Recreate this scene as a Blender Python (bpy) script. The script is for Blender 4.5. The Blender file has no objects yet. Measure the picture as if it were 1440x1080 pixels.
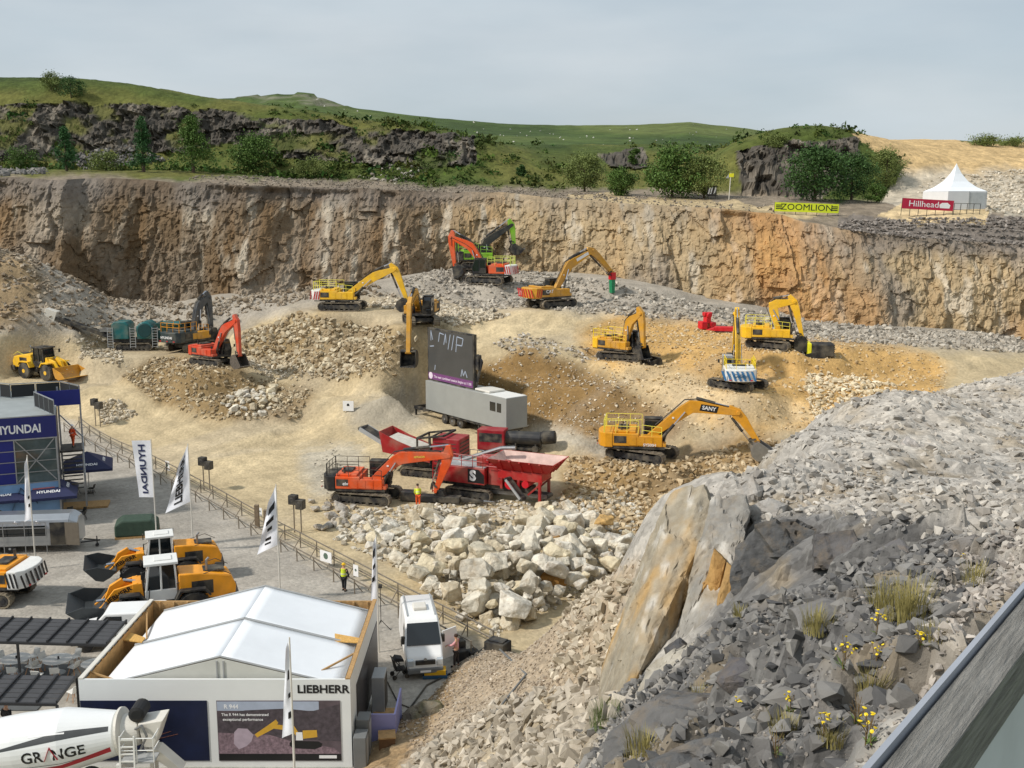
import bpy, bmesh, math, random
import numpy as np
from mathutils import Vector, Matrix, Euler
R = math.radians
random.seed(7); RNG = np.random.default_rng(7)
S = bpy.context.scene
COL = S.collection
# ---------------------------------------------------------------- camera
F = 1500.0; PITCH = R(9.84); CZ = 24.0
cam = bpy.data.cameras.new('camera'); camo = bpy.data.objects.new('camera', cam); COL.objects.link(camo)
cam.sensor_width = 36.0; cam.lens = 36.0 * F / 1440.0; cam.clip_start = 0.1; cam.clip_end = 6000
camo.location = (0, 0, CZ); camo.rotation_euler = (math.pi / 2 - PITCH, 0, 0)
S.camera = camo
# ---------------------------------------------------------------- sky and sun
SUN_AZ = R(-112)      # compass-like angle from +Y towards +X: the sun stands to the left, a little behind the camera
SUN_EL = R(44)
w = bpy.data.worlds.new('World'); S.world = w; w.use_nodes = True
nt = w.node_tree; nt.nodes.clear()
def N(nt, t, **k):
    n = nt.nodes.new(t)
    for a, b in k.items():
        if a in n.inputs: n.inputs[a].default_value = b
        else: setattr(n, a, b)
    return n
def L(nt, a, b): nt.links.new(a, b)
sky = N(nt, 'ShaderNodeTexSky'); sky.sky_type = 'NISHITA'; sky.sun_disc = False
sky.sun_elevation = SUN_EL; sky.sun_rotation = SUN_AZ; sky.air_density = 1.0; sky.dust_density = 2.0; sky.ozone_density = 1.5
tc = N(nt, 'ShaderNodeTexCoord'); mp = N(nt, 'ShaderNodeMapping'); mp.inputs['Scale'].default_value = (1.3, 1.3, 5.0)
L(nt, tc.outputs['Generated'], mp.inputs['Vector'])
nz = N(nt, 'ShaderNodeTexNoise'); nz.inputs['Scale'].default_value = 1.7; nz.inputs['Detail'].default_value = 6; nz.inputs['Roughness'].default_value = 0.55
L(nt, mp.outputs['Vector'], nz.inputs['Vector'])
cr = N(nt, 'ShaderNodeValToRGB'); cr.color_ramp.elements[0].position = 0.30; cr.color_ramp.elements[1].position = 0.72
cr.color_ramp.elements[0].color = (0.6, 0.6, 0.6, 1); cr.color_ramp.elements[1].color = (0.95, 0.95, 0.95, 1)
L(nt, nz.outputs['Fac'], cr.inputs['Fac'])
nz2 = N(nt, 'ShaderNodeTexNoise'); nz2.inputs['Scale'].default_value = 2.2; nz2.inputs['Detail'].default_value = 3
L(nt, mp.outputs['Vector'], nz2.inputs['Vector'])
cr2 = N(nt, 'ShaderNodeValToRGB'); cr2.color_ramp.elements[0].position = 0.35; cr2.color_ramp.elements[1].position = 0.7
cr2.color_ramp.elements[0].color = (6.6, 7.6, 8.3, 1); cr2.color_ramp.elements[1].color = (8.0, 8.6, 9.0, 1)   # thin high cloud, grey to white
L(nt, nz2.outputs['Fac'], cr2.inputs['Fac'])
mx = N(nt, 'ShaderNodeMixRGB'); L(nt, cr.outputs['Color'], mx.inputs['Fac']); L(nt, sky.outputs['Color'], mx.inputs['Color1']); L(nt, cr2.outputs['Color'], mx.inputs['Color2'])
bg = N(nt, 'ShaderNodeBackground'); bg.inputs['Strength'].default_value = 0.088
L(nt, mx.outputs['Color'], bg.inputs['Color'])
wo = N(nt, 'ShaderNodeOutputWorld'); L(nt, bg.outputs['Background'], wo.inputs['Surface'])
sl = bpy.data.lights.new('sun', 'SUN'); sl.energy = 3.4; sl.angle = R(4); sl.color = (1.0, 0.94, 0.86)
so = bpy.data.objects.new('sun', sl); COL.objects.link(so)
sd = Vector((math.sin(SUN_AZ) * math.cos(SUN_EL), math.cos(SUN_AZ) * math.cos(SUN_EL), math.sin(SUN_EL)))
so.rotation_euler = sd.to_track_quat('Z', 'Y').to_euler(); so.location = sd * 300
S.view_settings.view_transform = 'Standard'; S.view_settings.look = 'None'; S.view_settings.exposure = 0.0; S.view_settings.gamma = 1.0
# ---------------------------------------------------------------- pixel <-> place
UP = np.array([0, math.sin(PITCH), math.cos(PITCH)]); FW = np.array([0, math.cos(PITCH), -math.sin(PITCH)]); C0 = np.array([0, 0, CZ])
def ray(px, py):
    return np.array([(px - 720) / F, 0, 0]) + UP * ((540 - py) / F) + FW
def P(px, py, Y):
    d = ray(px, py); return C0 + d * (Y / d[1])
def Pz(px, py, z):
    d = ray(px, py); return C0 + d * ((z - CZ) / d[2])
def proj(x, y, z):
    v = np.stack([np.asarray(x, float), np.asarray(y, float), np.asarray(z, float) - CZ], -1)
    f = v @ FW; return 720 + F * v[..., 0] / f, 540 - F * (v @ UP) / f
# ---------------------------------------------------------------- noise
def _h(ix, iy, iz):
    n = (ix.astype(np.int64) * 374761393 + iy.astype(np.int64) * 668265263 + iz.astype(np.int64) * 2147483647) & 0xffffffff
    n = ((n ^ (n >> 13)) * 1274126177) & 0xffffffff
    n = ((n ^ (n >> 16)) * 2246822519) & 0xffffffff
    return ((n ^ (n >> 15)) & 0xffffff) / float(0xffffff)
def vn(x, y, z=0.0):
    x, y, z = np.broadcast_arrays(np.asarray(x, float), np.asarray(y, float), np.asarray(z, float))
    fx, fy, fz = np.floor(x), np.floor(y), np.floor(z); a, b, c = x - fx, y - fy, z - fz
    a = a * a * (3 - 2 * a); b = b * b * (3 - 2 * b); c = c * c * (3 - 2 * c); r = 0
    for i in (0, 1):
        for j in (0, 1):
            for k in (0, 1):
                r = r + _h(fx + i, fy + j, fz + k) * (a if i else 1 - a) * (b if j else 1 - b) * (c if k else 1 - c)
    return r * 2 - 1
def fbm(x, y, z=0.0, o=4, g=0.5):
    r = 0; am = 1; t = 0
    for i in range(o):
        r = r + am * vn(np.asarray(x) * 2 ** i + 17 * i, np.asarray(y) * 2 ** i + 5 * i, np.asarray(z) * 2 ** i); t += am; am *= g
    return r / t
def cell(x, y, z=0.0):
    """distance to nearest jittered cell centre and the cell's random value (blocky rock)"""
    x, y, z = np.broadcast_arrays(np.asarray(x, float), np.asarray(y, float), np.asarray(z, float))
    fx, fy = np.floor(x), np.floor(y); best = np.full(x.shape, 9.0); val = np.zeros(x.shape)
    zz = np.floor(z)
    for i in (-1, 0, 1):
        for j in (-1, 0, 1):
            cx = fx + i; cy = fy + j
            d = (cx + 0.15 + 0.7 * _h(cx, cy, zz) - x) ** 2 + (cy + 0.15 + 0.7 * _h(cx, cy, zz + 91) - y) ** 2
            m = d < best; best = np.where(m, d, best); val = np.where(m, _h(cx, cy, zz + 37), val)
    return np.sqrt(best), val
class TPS:
    def __init__(s, pts, lam=0.02):
        p = np.array(pts, float); s.p = p[:, :2]; n = len(p)
        K = s.k(s.p, s.p) + lam * np.eye(n) * 100
        A = np.zeros((n + 3, n + 3)); A[:n, :n] = K; A[:n, n] = 1; A[:n, n + 1:] = s.p; A[n, :n] = 1; A[n + 1:, :n] = s.p.T
        b = np.zeros(n + 3); b[:n] = p[:, 2]; s.w = np.linalg.solve(A, b)
    def k(s, a, b):
        d2 = ((a[:, None, :] - b[None]) ** 2).sum(-1); return 0.5 * d2 * np.log(d2 + 1e-9)
    def __call__(s, x, y):
        sh = np.broadcast(np.asarray(x, float), np.asarray(y, float)).shape
        q = np.stack([np.broadcast_to(x, sh).ravel(), np.broadcast_to(y, sh).ravel()], -1).astype(float); out = np.empty(len(q)); n = len(s.p)
        for i in range(0, len(q), 20000):
            c = q[i:i + 20000]; out[i:i + 20000] = s.k(c, s.p) @ s.w[:n] + s.w[n] + c @ s.w[n + 1:]
        return out.reshape(sh)
def inpoly(x, y, poly):
    x = np.asarray(x, float); y = np.asarray(y, float); r = np.zeros(np.broadcast(x, y).shape, bool); n = len(poly)
    for i in range(n):
        x0, y0 = poly[i]; x1, y1 = poly[(i + 1) % n]
        c = ((y0 > y) != (y1 > y)) & (x < (x1 - x0) * (y - y0) / ((y1 - y0) + 1e-12) + x0); r ^= c
    return r
def sm(a, b, x):
    t = np.clip((np.asarray(x, float) - a) / (b - a), 0, 1); return t * t * (3 - 2 * t)
def lin(c):   # sRGB 0..255 -> linear
    c = np.asarray(c, float) / 255; return np.where(c <= 0.04045, c / 12.92, ((c + 0.055) / 1.055) ** 2.4)
# ---------------------------------------------------------------- materials
MATS = {}
def mat(name, col, rough=0.6, metal=0.0, nscale=3.0, namt=0.12, bump=0.0, bscale=None, emit=0.0, alpha=1.0, spec=0.5, dust=0.0, trans=0.0, aniso=None):
    if name in MATS: return MATS[name]
    m = bpy.data.materials.new(name); m.use_nodes = True; t = m.node_tree; b = t.nodes['Principled BSDF']
    c = tuple(float(v) for v in (lin(col) if max(col) > 1.0 else col))
    b.inputs['Roughness'].default_value = rough; b.inputs['Metallic'].default_value = metal; b.inputs['Specular IOR Level'].default_value = spec
    b.inputs['Transmission Weight'].default_value = trans; b.inputs['Alpha'].default_value = alpha
    co = N(t, 'ShaderNodeTexCoord'); n1 = N(t, 'ShaderNodeTexNoise'); n1.inputs['Scale'].default_value = nscale; n1.inputs['Detail'].default_value = 6; n1.inputs['Roughness'].default_value = 0.6
    cv = co.outputs['Object']
    if aniso: ma = N(t, 'ShaderNodeMapping'); ma.inputs['Scale'].default_value = aniso; L(t, cv, ma.inputs['Vector']); cv = ma.outputs['Vector']
    L(t, cv, n1.inputs['Vector'])
    mr = N(t, 'ShaderNodeMapRange'); mr.inputs['From Min'].default_value = 0.3; mr.inputs['From Max'].default_value = 0.7
    mr.inputs['To Min'].default_value = 1 - namt; mr.inputs['To Max'].default_value = 1 + namt; L(t, n1.outputs['Fac'], mr.inputs['Value'])
    mu = N(t, 'ShaderNodeMixRGB', blend_type='MULTIPLY'); mu.inputs['Fac'].default_value = 1; mu.inputs['Color1'].default_value = (*c, 1)
    L(t, mr.outputs['Result'], mu.inputs['Color2']); out = mu.outputs['Color']
    if dust > 0:     # pale quarry dust lying in patches
        n2 = N(t, 'ShaderNodeTexNoise'); n2.inputs['Scale'].default_value = nscale * 0.55; n2.inputs['Detail'].default_value = 8; L(t, co.outputs['Object'], n2.inputs['Vector'])
        m2 = N(t, 'ShaderNodeMapRange'); m2.inputs['From Min'].default_value = 0.42; m2.inputs['From Max'].default_value = 0.72; m2.inputs['To Max'].default_value = dust; L(t, n2.outputs['Fac'], m2.inputs['Value'])
        mm = N(t, 'ShaderNodeMixRGB'); mm.inputs['Color2'].default_value = (0.36, 0.31, 0.22, 1); L(t, m2.outputs['Result'], mm.inputs['Fac']); L(t, out, mm.inputs['Color1']); out = mm.outputs['Color']
        ra = N(t, 'ShaderNodeMapRange'); ra.inputs['To Min'].default_value = rough; ra.inputs['To Max'].default_value = min(1, rough + 0.35); L(t, m2.outputs['Result'], ra.inputs['Value']); L(t, ra.outputs['Result'], b.inputs['Roughness'])
    L(t, out, b.inputs['Base Color'])
    if emit > 0: b.inputs['Emission Color'].default_value = (*c, 1); b.inputs['Emission Strength'].default_value = emit
    if bump > 0:
        n3 = N(t, 'ShaderNodeTexNoise'); n3.inputs['Scale'].default_value = bscale or nscale * 4; n3.inputs['Detail'].default_value = 8; n3.inputs['Roughness'].default_value = 0.65; L(t, cv, n3.inputs['Vector'])
        bp = N(t, 'ShaderNodeBump'); bp.inputs['Strength'].default_value = bump; bp.inputs['Distance'].default_value = 0.1; L(t, n3.outputs['Fac'], bp.inputs['Height']); L(t, bp.outputs['Normal'], b.inputs['Normal'])
    MATS[name] = m; return m
def ground_mat(name, fine=9.0, amt=0.22, bump=0.8, speck=0.25, bdist=0.12, coarse=0.35, stain=0.0):
    """rock or soil: the vertex tint says which stone it is, noise gives grain, stones and relief"""
    m = bpy.data.materials.new(name); m.use_nodes = True; t = m.node_tree; b = t.nodes['Principled BSDF']; b.inputs['Roughness'].default_value = 0.95; b.inputs['Specular IOR Level'].default_value = 0.15
    at = N(t, 'ShaderNodeAttribute', attribute_name='Col'); g = N(t, 'ShaderNodeNewGeometry')
    n1 = N(t, 'ShaderNodeTexNoise'); n1.inputs['Scale'].default_value = coarse; n1.inputs['Detail'].default_value = 10; n1.inputs['Roughness'].default_value = 0.65; L(t, g.outputs['Position'], n1.inputs['Vector'])
    r1 = N(t, 'ShaderNodeMapRange'); r1.inputs['From Min'].default_value = 0.3; r1.inputs['From Max'].default_value = 0.7; r1.inputs['To Min'].default_value = 1 - amt; r1.inputs['To Max'].default_value = 1 + amt; L(t, n1.outputs['Fac'], r1.inputs['Value'])
    v = N(t, 'ShaderNodeTexVoronoi'); v.inputs['Scale'].default_value = fine * 0.45; L(t, g.outputs['Position'], v.inputs['Vector'])
    r2 = N(t, 'ShaderNodeMapRange'); r2.inputs['To Min'].default_value = 1 - speck; r2.inputs['To Max'].default_value = 1 + speck
    sp = N(t, 'ShaderNodeSeparateColor'); L(t, v.outputs['Color'], sp.inputs['Color']); L(t, sp.outputs['Red'], r2.inputs['Value'])
    mu = N(t, 'ShaderNodeMath', operation='MULTIPLY'); L(t, r1.outputs['Result'], mu.inputs[0]); L(t, r2.outputs['Result'], mu.inputs[1])
    mm = N(t, 'ShaderNodeMixRGB', blend_type='MULTIPLY'); mm.inputs['Fac'].default_value = 1; L(t, at.outputs['Color'], mm.inputs['Color1']); L(t, mu.outputs[0], mm.inputs['Color2']); oc_ = mm.outputs['Color']
    if stain > 0:    # clay and iron staining in patches
        n4 = N(t, 'ShaderNodeTexNoise'); n4.inputs['Scale'].default_value = coarse * 1.7; n4.inputs['Detail'].default_value = 7; n4.inputs['Roughness'].default_value = 0.7; L(t, g.outputs['Position'], n4.inputs['Vector'])
        m4 = N(t, 'ShaderNodeMapRange'); m4.inputs['From Min'].default_value = 0.48; m4.inputs['From Max'].default_value = 0.68; m4.inputs['To Max'].default_value = stain; L(t, n4.outputs['Fac'], m4.inputs['Value'])
        x4 = N(t, 'ShaderNodeMixRGB'); x4.inputs['Color2'].default_value = (0.30, 0.21, 0.11, 1); L(t, m4.outputs['Result'], x4.inputs['Fac']); L(t, oc_, x4.inputs['Color1']); oc_ = x4.outputs['Color']
    L(t, oc_, b.inputs['Base Color'])
    n3 = N(t, 'ShaderNodeTexNoise'); n3.inputs['Scale'].default_value = fine * 0.35; n3.inputs['Detail'].default_value = 9; n3.inputs['Roughness'].default_value = 0.7; L(t, g.outputs['Position'], n3.inputs['Vector'])
    ad = N(t, 'ShaderNodeMath', operation='MULTIPLY_ADD'); L(t, v.outputs['Distance'], ad.inputs[0]); ad.inputs[1].default_value = -0.5; L(t, n3.outputs['Fac'], ad.inputs[2])
    bp = N(t, 'ShaderNodeBump'); bp.inputs['Strength'].default_value = bump; bp.inputs['Distance'].default_value = bdist; L(t, ad.outputs[0], bp.inputs['Height']); L(t, bp.outputs['Normal'], b.inputs['Normal'])
    return m
# ---------------------------------------------------------------- objects
def tag(o, label=None, cat=None, group=None, kind=None):
    if label: o['label'] = label
    if cat: o['category'] = cat
    if group: o['group'] = group
    if kind: o['kind'] = kind
    return o
def np_mesh(name, V, Fq, m, kind=None, cols=None, smooth=False, parent=None):
    me = bpy.data.meshes.new(name); V = np.asarray(V, float).reshape(-1, 3); Fq = np.asarray(Fq); k = Fq.shape[1]
    me.vertices.add(len(V)); me.vertices.foreach_set('co', V.ravel()); me.loops.add(Fq.size); me.loops.foreach_set('vertex_index', Fq.ravel().astype(np.int32))
    me.polygons.add(len(Fq)); me.polygons.foreach_set('loop_start', np.arange(0, Fq.size, k, dtype=np.int32))
    me.polygons.foreach_set('use_smooth', np.full(len(Fq), bool(smooth)))
    if cols is not None:
        a = me.color_attributes.new('Col', 'FLOAT_COLOR', 'POINT'); c = np.ones((len(V), 4)); c[:, :3] = np.asarray(cols).reshape(-1, 3); a.data.foreach_set('color', c.ravel())
    me.update(calc_edges=True); me.validate(); me.materials.append(m)
    o = bpy.data.objects.new(name, me); COL.objects.link(o)
    if parent: o.parent = parent
    if kind: o['kind'] = kind
    return o
def gridfaces(nu, nv):
    i = np.arange(nu * nv).reshape(nu, nv); return np.stack([i[:-1, :-1], i[1:, :-1], i[1:, 1:], i[:-1, 1:]], -1).reshape(-1, 4)
# ================================================================= TERRAIN
TW = [P(*p) for p in [
    (60, 535, 116), (130, 545, 113), (200, 562, 110), (300, 625, 98), (420, 605, 103), (500, 600, 102),
    # heap under the dark and the red excavator, left
    (265, 493, 121), (315, 516, 112.5), (215, 500, 121), (180, 528, 114), (240, 572, 108.5), (310, 592, 104.5), (400, 588, 104), (350, 545, 109), (380, 515, 116), (430, 545, 110),
    # heap under the yellow excavator and the one facing the camera
    (480, 438, 120), (420, 440, 122), (380, 465, 121), (440, 485, 116), (480, 528, 110.5), (420, 520, 114), (560, 470, 113), (590, 458, 113), (540, 505, 110),
    # haul ramp climbing behind the screen
    (470, 572, 106), (540, 540, 108), (600, 520, 109), (680, 482, 112), (760, 445, 119), (700, 440, 121), (810, 432, 123),
    # screen trailer stands here
    (600, 612, 99), (720, 640, 93), (660, 640, 94),
    # brown slope right of the screen and terrace above
    (720, 498, 108), (830, 518, 105), (790, 480, 111), (780, 605, 95.5), (700, 590, 99.5), (860, 632, 91.5), (850, 570, 98.5),
    (880, 508, 107), (820, 462, 115), (960, 470, 114), (1037, 547, 98), (940, 560, 98), (1180, 585, 94), (1320, 545, 100), (1090, 491, 108), (1000, 462, 116), (1250, 502, 107), (1250, 580, 95), (1150, 530, 102), (1170, 480, 110), (1330, 500, 108),
    (905, 648, 89.5), (1050, 645, 89.5), (1000, 602, 94), (870, 705, 83.5), (800, 690, 83), (960, 690, 85),
    # broken rock up against the face
    (690, 400, 132), (620, 390, 131), (560, 420, 125), (640, 440, 122), (300, 415, 134), (200, 445, 131), (150, 462, 127), (860, 402, 129), (900, 432, 123), (1000, 443, 121), (1200, 474, 117), (1440, 494, 114), (760, 395, 134), (430, 408, 133), (500, 402, 133),
    (1000, 425, 128), (1200, 455, 125), (1440, 478, 123), (1600, 500, 118), (1600, 485, 124),
    # grey heap far left
    (0, 350, 131), (-120, 345, 132), (60, 378, 129), (0, 385, 138), (-120, 385, 139), (60, 405, 138), (120, 418, 138), (200, 425, 138), (300, 418, 138), (400, 412, 138), (40, 420, 124), (130, 420, 130), (0, 485, 118), (90, 470, 121), (-150, 500, 118), (170, 490, 123)]]
TW += [(x, y, 0.0) for x in (-75, -55, -38, -22, -8) for y in (34, 50, 66, 80) if not (x < -50 and y < 45)] + [(-48, 95, 0.6), (-34, 92, 0.1), (-20, 86, 0), (-10, 80, 0), (0, 70, 0), (6, 62, 0), (8, 76, 0.2), (2, 82, 0.1), (-75, 95, 1), (-60, 104, 2), (-80, 110, 3.5), (20, 60, 0), (25, 75, 1.0), (45, 60, 0), (45, 80, 3), (70, 60, 0), (70, 90, 4), (-100, 70, 0), (-100, 100, 2), (95, 100, 5), (0, 40, 0), (20, 40, 0)]
FLOOR = TPS(TW, 0.0003)
def floor_z(x, y):
    z = FLOOR(x, y); x = np.asarray(x, float); y = np.asarray(y, float)
    ph = 0.35 * fbm(x * 0.05, y * 0.05, 61, o=2); hs_ = 2.6          # benches cut into the spoil: flats and steeper banks
    z = z + 0.8 * sm(1.2, 2.6, z) * sm(134, 124, y) * (hs_ / 6.2832) * np.sin(6.2832 * (z / hs_ + ph))
    flat = sm(84, 72, y) * sm(14, 4, x)                      # the level show yard
    return z * (1 - flat)
# boulder heap swell
HEAP = [(480, 730), (560, 715), (660, 705), (780, 705), (850, 735), (885, 770), (850, 800), (800, 830), (735, 870), (690, 885), (640, 870), (600, 830), (540, 770)]
def heap_w(x, y):
    px, py = proj(x, y, np.zeros_like(np.asarray(x, float) + np.asarray(y, float)))
    c = (680, 780); return px, py
def on_floor(px, py, fn=None, y0=36, y1=150):
    """where the line of sight through a pixel first meets the ground"""
    fn = fn or floor_z; d = ray(px, py); t = np.arange(y0, y1, 0.1) / d[1]; q = C0[None] + d[None] * t[:, None]
    zz = fn(q[:, 0], q[:, 1]); k = np.argmax(q[:, 2] <= zz); return q[k] * [1, 1, 0] + [0, 0, zz[k]]
def tint(px, py, base, zones, jit=10, sc=0.03):
    """stone and soil colours by area, edges broken up by noise"""
    jx = px + jit * fbm(px * sc, py * sc * 1.6, 3.0); jy = py + jit * 0.7 * fbm(px * sc, py * sc * 1.6, 9.0)
    c = np.broadcast_to(lin(base), px.shape + (3,)).copy()
    for poly, col, wgt in zones:
        f = 0
        for k in range(6): f = f + inpoly(jx + 7 * math.cos(k * 1.05) * (1 + k % 2), jy + 5 * math.sin(k * 1.05) * (1 + k % 2), poly) / 6.0
        f = (f * wgt)[..., None]; c = c * (1 - f) + lin(col) * f
    return c
xs = np.arange(-100, 100.1, 0.42); ys = np.arange(33, 143.1, 0.42); GX, GY = np.meshgrid(xs, ys, indexing='ij')
GZ = floor_z(GX, GY)
PADS = [(268, 492, 3.2), (300, 513, 3.0), (482, 436, 3.4), (592, 456, 3.2), (688, 399, 3.4), (672, 388, 3.2), (775, 432, 3.4), (874, 505, 3.2), (1037, 546, 3.2), (1088, 490, 3.4), (903, 645, 3.6), (62, 533, 4.0), (182, 496, 4.6), (994, 463, 1.5), (1019, 467, 1.5), (1152, 502, 1.6), (921, 512, 1.3)]
for px_, py_, rr_ in PADS:      # machines stand on levelled ground
    c_ = on_floor(px_, py_); w_ = sm(rr_ + 2.2, rr_, np.hypot(GX - c_[0], GY - c_[1])); GZ = GZ * (1 - w_) + c_[2] * w_
c_ = on_floor(712, 621); a_ = R(-51); lx = (GX - c_[0]) * math.cos(a_) + (GY - c_[1]) * math.sin(a_); ly = -(GX - c_[0]) * math.sin(a_) + (GY - c_[1]) * math.cos(a_)
w_ = sm(2.5, .8, np.maximum(np.abs(lx + 7.2) - 8.4, np.abs(ly - 1.25) - 1.6)); GZ = GZ * (1 - w_) + c_[2] * w_
gz_dx, gz_dy = np.gradient(GZ, 0.42); slope = np.hypot(gz_dx, gz_dy)
rough = sm(0.12, 0.45, slope) * sm(70, 84, GY)
for px_, py_, rr_ in PADS: c_ = on_floor(px_, py_); rough *= sm(rr_ - .8, rr_ + 1, np.hypot(GX - c_[0], GY - c_[1]))
cd, cv = cell(GX * 0.55, GY * 0.55)
GZ = GZ + rough * (0.8 * fbm(GX * 0.22, GY * 0.22, o=4) + 0.3 * fbm(GX * 1.1, GY * 1.1, 4, o=3) + 0.16 * (cv - 0.5)) + 0.035 * fbm(GX * 0.9, GY * 0.9, o=3) * sm(78, 86, GY) + 0.012 * fbm(GX * 0.5, GY * 0.5, 2)
# wheel ruts along the haul ramp
PX, PY = proj(GX, GY, GZ)
ZON = [
    ([(-300, 560), (60, 575), (110, 598), (300, 700), (420, 770), (560, 850), (690, 915), (720, 1000), (600, 1200), (-300, 1200)], (164, 158, 148), 1.0),
    ([(420, 640), (470, 620), (520, 640), (500, 690), (440, 700)], (172, 166, 152), 0.8),
    ([(170, 528), (215, 500), (300, 492), (345, 530), (440, 548), (420, 590), (300, 592), (220, 565)], (134, 113, 80), 0.95),
    ([(345, 470), (440, 440), (560, 460), (600, 490), (560, 520), (480, 530), (400, 520), (340, 500)], (146, 126, 92), 0.95),
    ([(645, 545), (690, 505), (740, 488), (830, 518), (900, 555), (970, 598), (930, 625), (860, 630), (780, 607), (700, 592)], (136, 109, 70), 1.0),
    ([(810, 462), (880, 440), (1010, 458), (1180, 465), (1330, 505), (1330, 560), (1200, 600), (1050, 606), (970, 590), (890, 535), (830, 505)], (194, 157, 99), 0.95),
    ([(860, 480), (1000, 540), (1100, 560), (1180, 580), (1100, 600), (960, 580), (880, 530)], (198, 182, 150), 0.6),
    ([(800, 640), (930, 640), (1080, 600), (1120, 650), (960, 720), (880, 800), (790, 700)], (152, 125, 84), 0.95),
    ([(730, 590), (790, 600), (880, 632), (850, 650), (760, 620)], (170, 162, 146), 0.9),
    ([(480, 575), (600, 528), (600, 600), (500, 605)], (158, 150, 134), 0.9),
    ([(-50, 280), (500, 300), (740, 330), (860, 360), (1000, 405), (1200, 440), (1500, 465), (1500, 500), (1200, 482), (1000, 455), (900, 445), (820, 440), (740, 430), (700, 440), (600, 420), (500, 425), (420, 435), (300, 470), (150, 470), (60, 470), (-50, 470)], (160, 153, 142), 0.9),
    ([(-50, 345), (40, 355), (70, 400), (40, 450), (-50, 470)], (150, 126, 90), 0.8)]
COLF = tint(PX, PY, (184, 167, 134), ZON, 12)
rt = GX * 0.86 + GY * 0.5; rn = -GX * 0.5 + GY * 0.86
COLF *= (1 + 0.16 * fbm(rt * 0.06, rn * 0.7, 7, o=4) + 0.10 * fbm(GX * 0.25, GY * 0.25, 13, o=5))[..., None]
wet = sm(0.1, 0.5, fbm(rt * 0.05, rn * 0.22, 23, o=4))[..., None]; COLF = COLF * (1 - 0.25 * wet) + lin((160, 152, 140)) * 0.25 * wet
GM = ground_mat('quarry_ground', fine=10.0, amt=0.18, speck=0.12, bump=0.7, bdist=0.08)
# wheel ruts worn along the haul roads
def polydist(x, y, pts):
    best = np.full(x.shape, 1e9); sg = np.zeros(x.shape)
    for a, b in zip(pts[:-1], pts[1:]):
        dx, dy = b[0] - a[0], b[1] - a[1]; l2 = dx * dx + dy * dy; t = np.clip(((x - a[0]) * dx + (y - a[1]) * dy) / l2, 0, 1); ex, ey = x - a[0] - t * dx, y - a[1] - t * dy
        d = np.hypot(ex, ey); s = np.sign(ex * dy - ey * dx); m = d < best; best = np.where(m, d, best); sg = np.where(m, s, sg)
    return best * sg
for path, wd in (([(250, 690), (330, 640), (420, 603), (475, 570), (590, 520), (700, 470), (770, 442)], 3.6), ([(60, 548), (150, 560), (240, 600), (330, 650), (430, 700), (470, 760)], 4.5), ([(330, 640), (440, 640), (560, 640)], 3.0), ([(700, 470), (790, 470), (860, 520), (960, 565), (1100, 590), (1250, 585)], 3.0), ([(760, 610), (860, 636), (900, 650)], 2.5)):
    d = polydist(GX, GY, [on_floor(*p)[:2] for p in path]) + 0.5 * fbm(GX * 0.15, GY * 0.15, 3)
    m = sm(wd, wd * .6, np.abs(d)); st_ = np.sin(d * 3.3) * 0.6 + np.sin(d * 7.9 + 1) * 0.4; COLF *= (1 + m * (0.10 * st_ + 0.06))[..., None]; GZ = GZ + m * 0.035 * st_
V = np.stack([GX, GY, GZ], -1)
floor = np_mesh('quarry_floor', V, gridfaces(len(xs), len(ys)), GM, 'structure', COLF, True)
_xi, _yi = xs[0], ys[0]
def ground(x, y):
    """height of the built floor mesh"""
    a = np.clip((np.asarray(x, float) - _xi) / 0.42, 0, len(xs) - 2.001); b = np.clip((np.asarray(y, float) - _yi) / 0.42, 0, len(ys) - 2.001)
    i = a.astype(int); j = b.astype(int); a = a - i; b = b - j
    return GZ[i, j] * (1 - a) * (1 - b) + GZ[i + 1, j] * a * (1 - b) + GZ[i, j + 1] * (1 - a) * b + GZ[i + 1, j + 1] * a * b
def at(px, py): return on_floor(px, py, ground)
# ---- far ground reaching the horizon
m = ground_mat('far_meadow', fine=0.3, amt=0.3, speck=0.1, bump=0.1, coarse=0.02)
np_mesh('ground', [(-4000, -600, -9), (4000, -600, -9), (4000, 5000, -9), (-4000, 5000, -9)], np.array([[0, 1, 2, 3]]), m, 'structure', [lin((92, 110, 62))] * 4)
# ---- the working face
FACE = [(-160, 425, 139, 250, 146), (0, 412, 137, 250, 144), (95, 415, 136, 250, 141.5), (120, 415, 138.5, 251, 145.5), (200, 420, 139, 254, 146), (250, 415, 137, 256, 143), (330, 408, 134, 258, 140), (360, 405, 134, 260, 141), (430, 402, 137, 262, 144), (500, 398, 136, 264, 144), (560, 392, 137, 266, 145), (620, 384, 140, 270, 148), (720, 384, 142, 271, 149), (800, 384, 139, 278, 145), (900, 400, 133, 286, 140), (1000, 430, 129, 292, 137), (1050, 440, 127, 296, 135), (1100, 445, 127, 302, 134), (1130, 448, 125.5, 312, 132.5), (1200, 460, 125.5, 326, 131), (1300, 470, 124, 335, 129), (1440, 485, 123, 345, 127.5), (1600, 500, 121, 355, 126)]
FA = np.array(FACE, float); NU = 1000; NV = 84
U = np.linspace(-160, 1600, NU)
fb, fyb, fc, fyc = (np.interp(U, FA[:, 0], FA[:, i]) for i in (1, 2, 3, 4))
fc = fc + 5.0 * fbm(U * 0.012, U * 0 + 3.3, o=5) ; fyc = fyc + 1.0 * fbm(U * 0.012, U * 0 + 8.1, o=3); fyb = fyb + 1.3 * fbm(U * 0.014, U * 0 + 1.7, o=3)
Bp = np.array([P(u, b + 14, y) for u, b, y in zip(U, fb, fyb)]); Cp = np.array([P(u, c, y) for u, c, y in zip(U, fc, fyc)])
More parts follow.
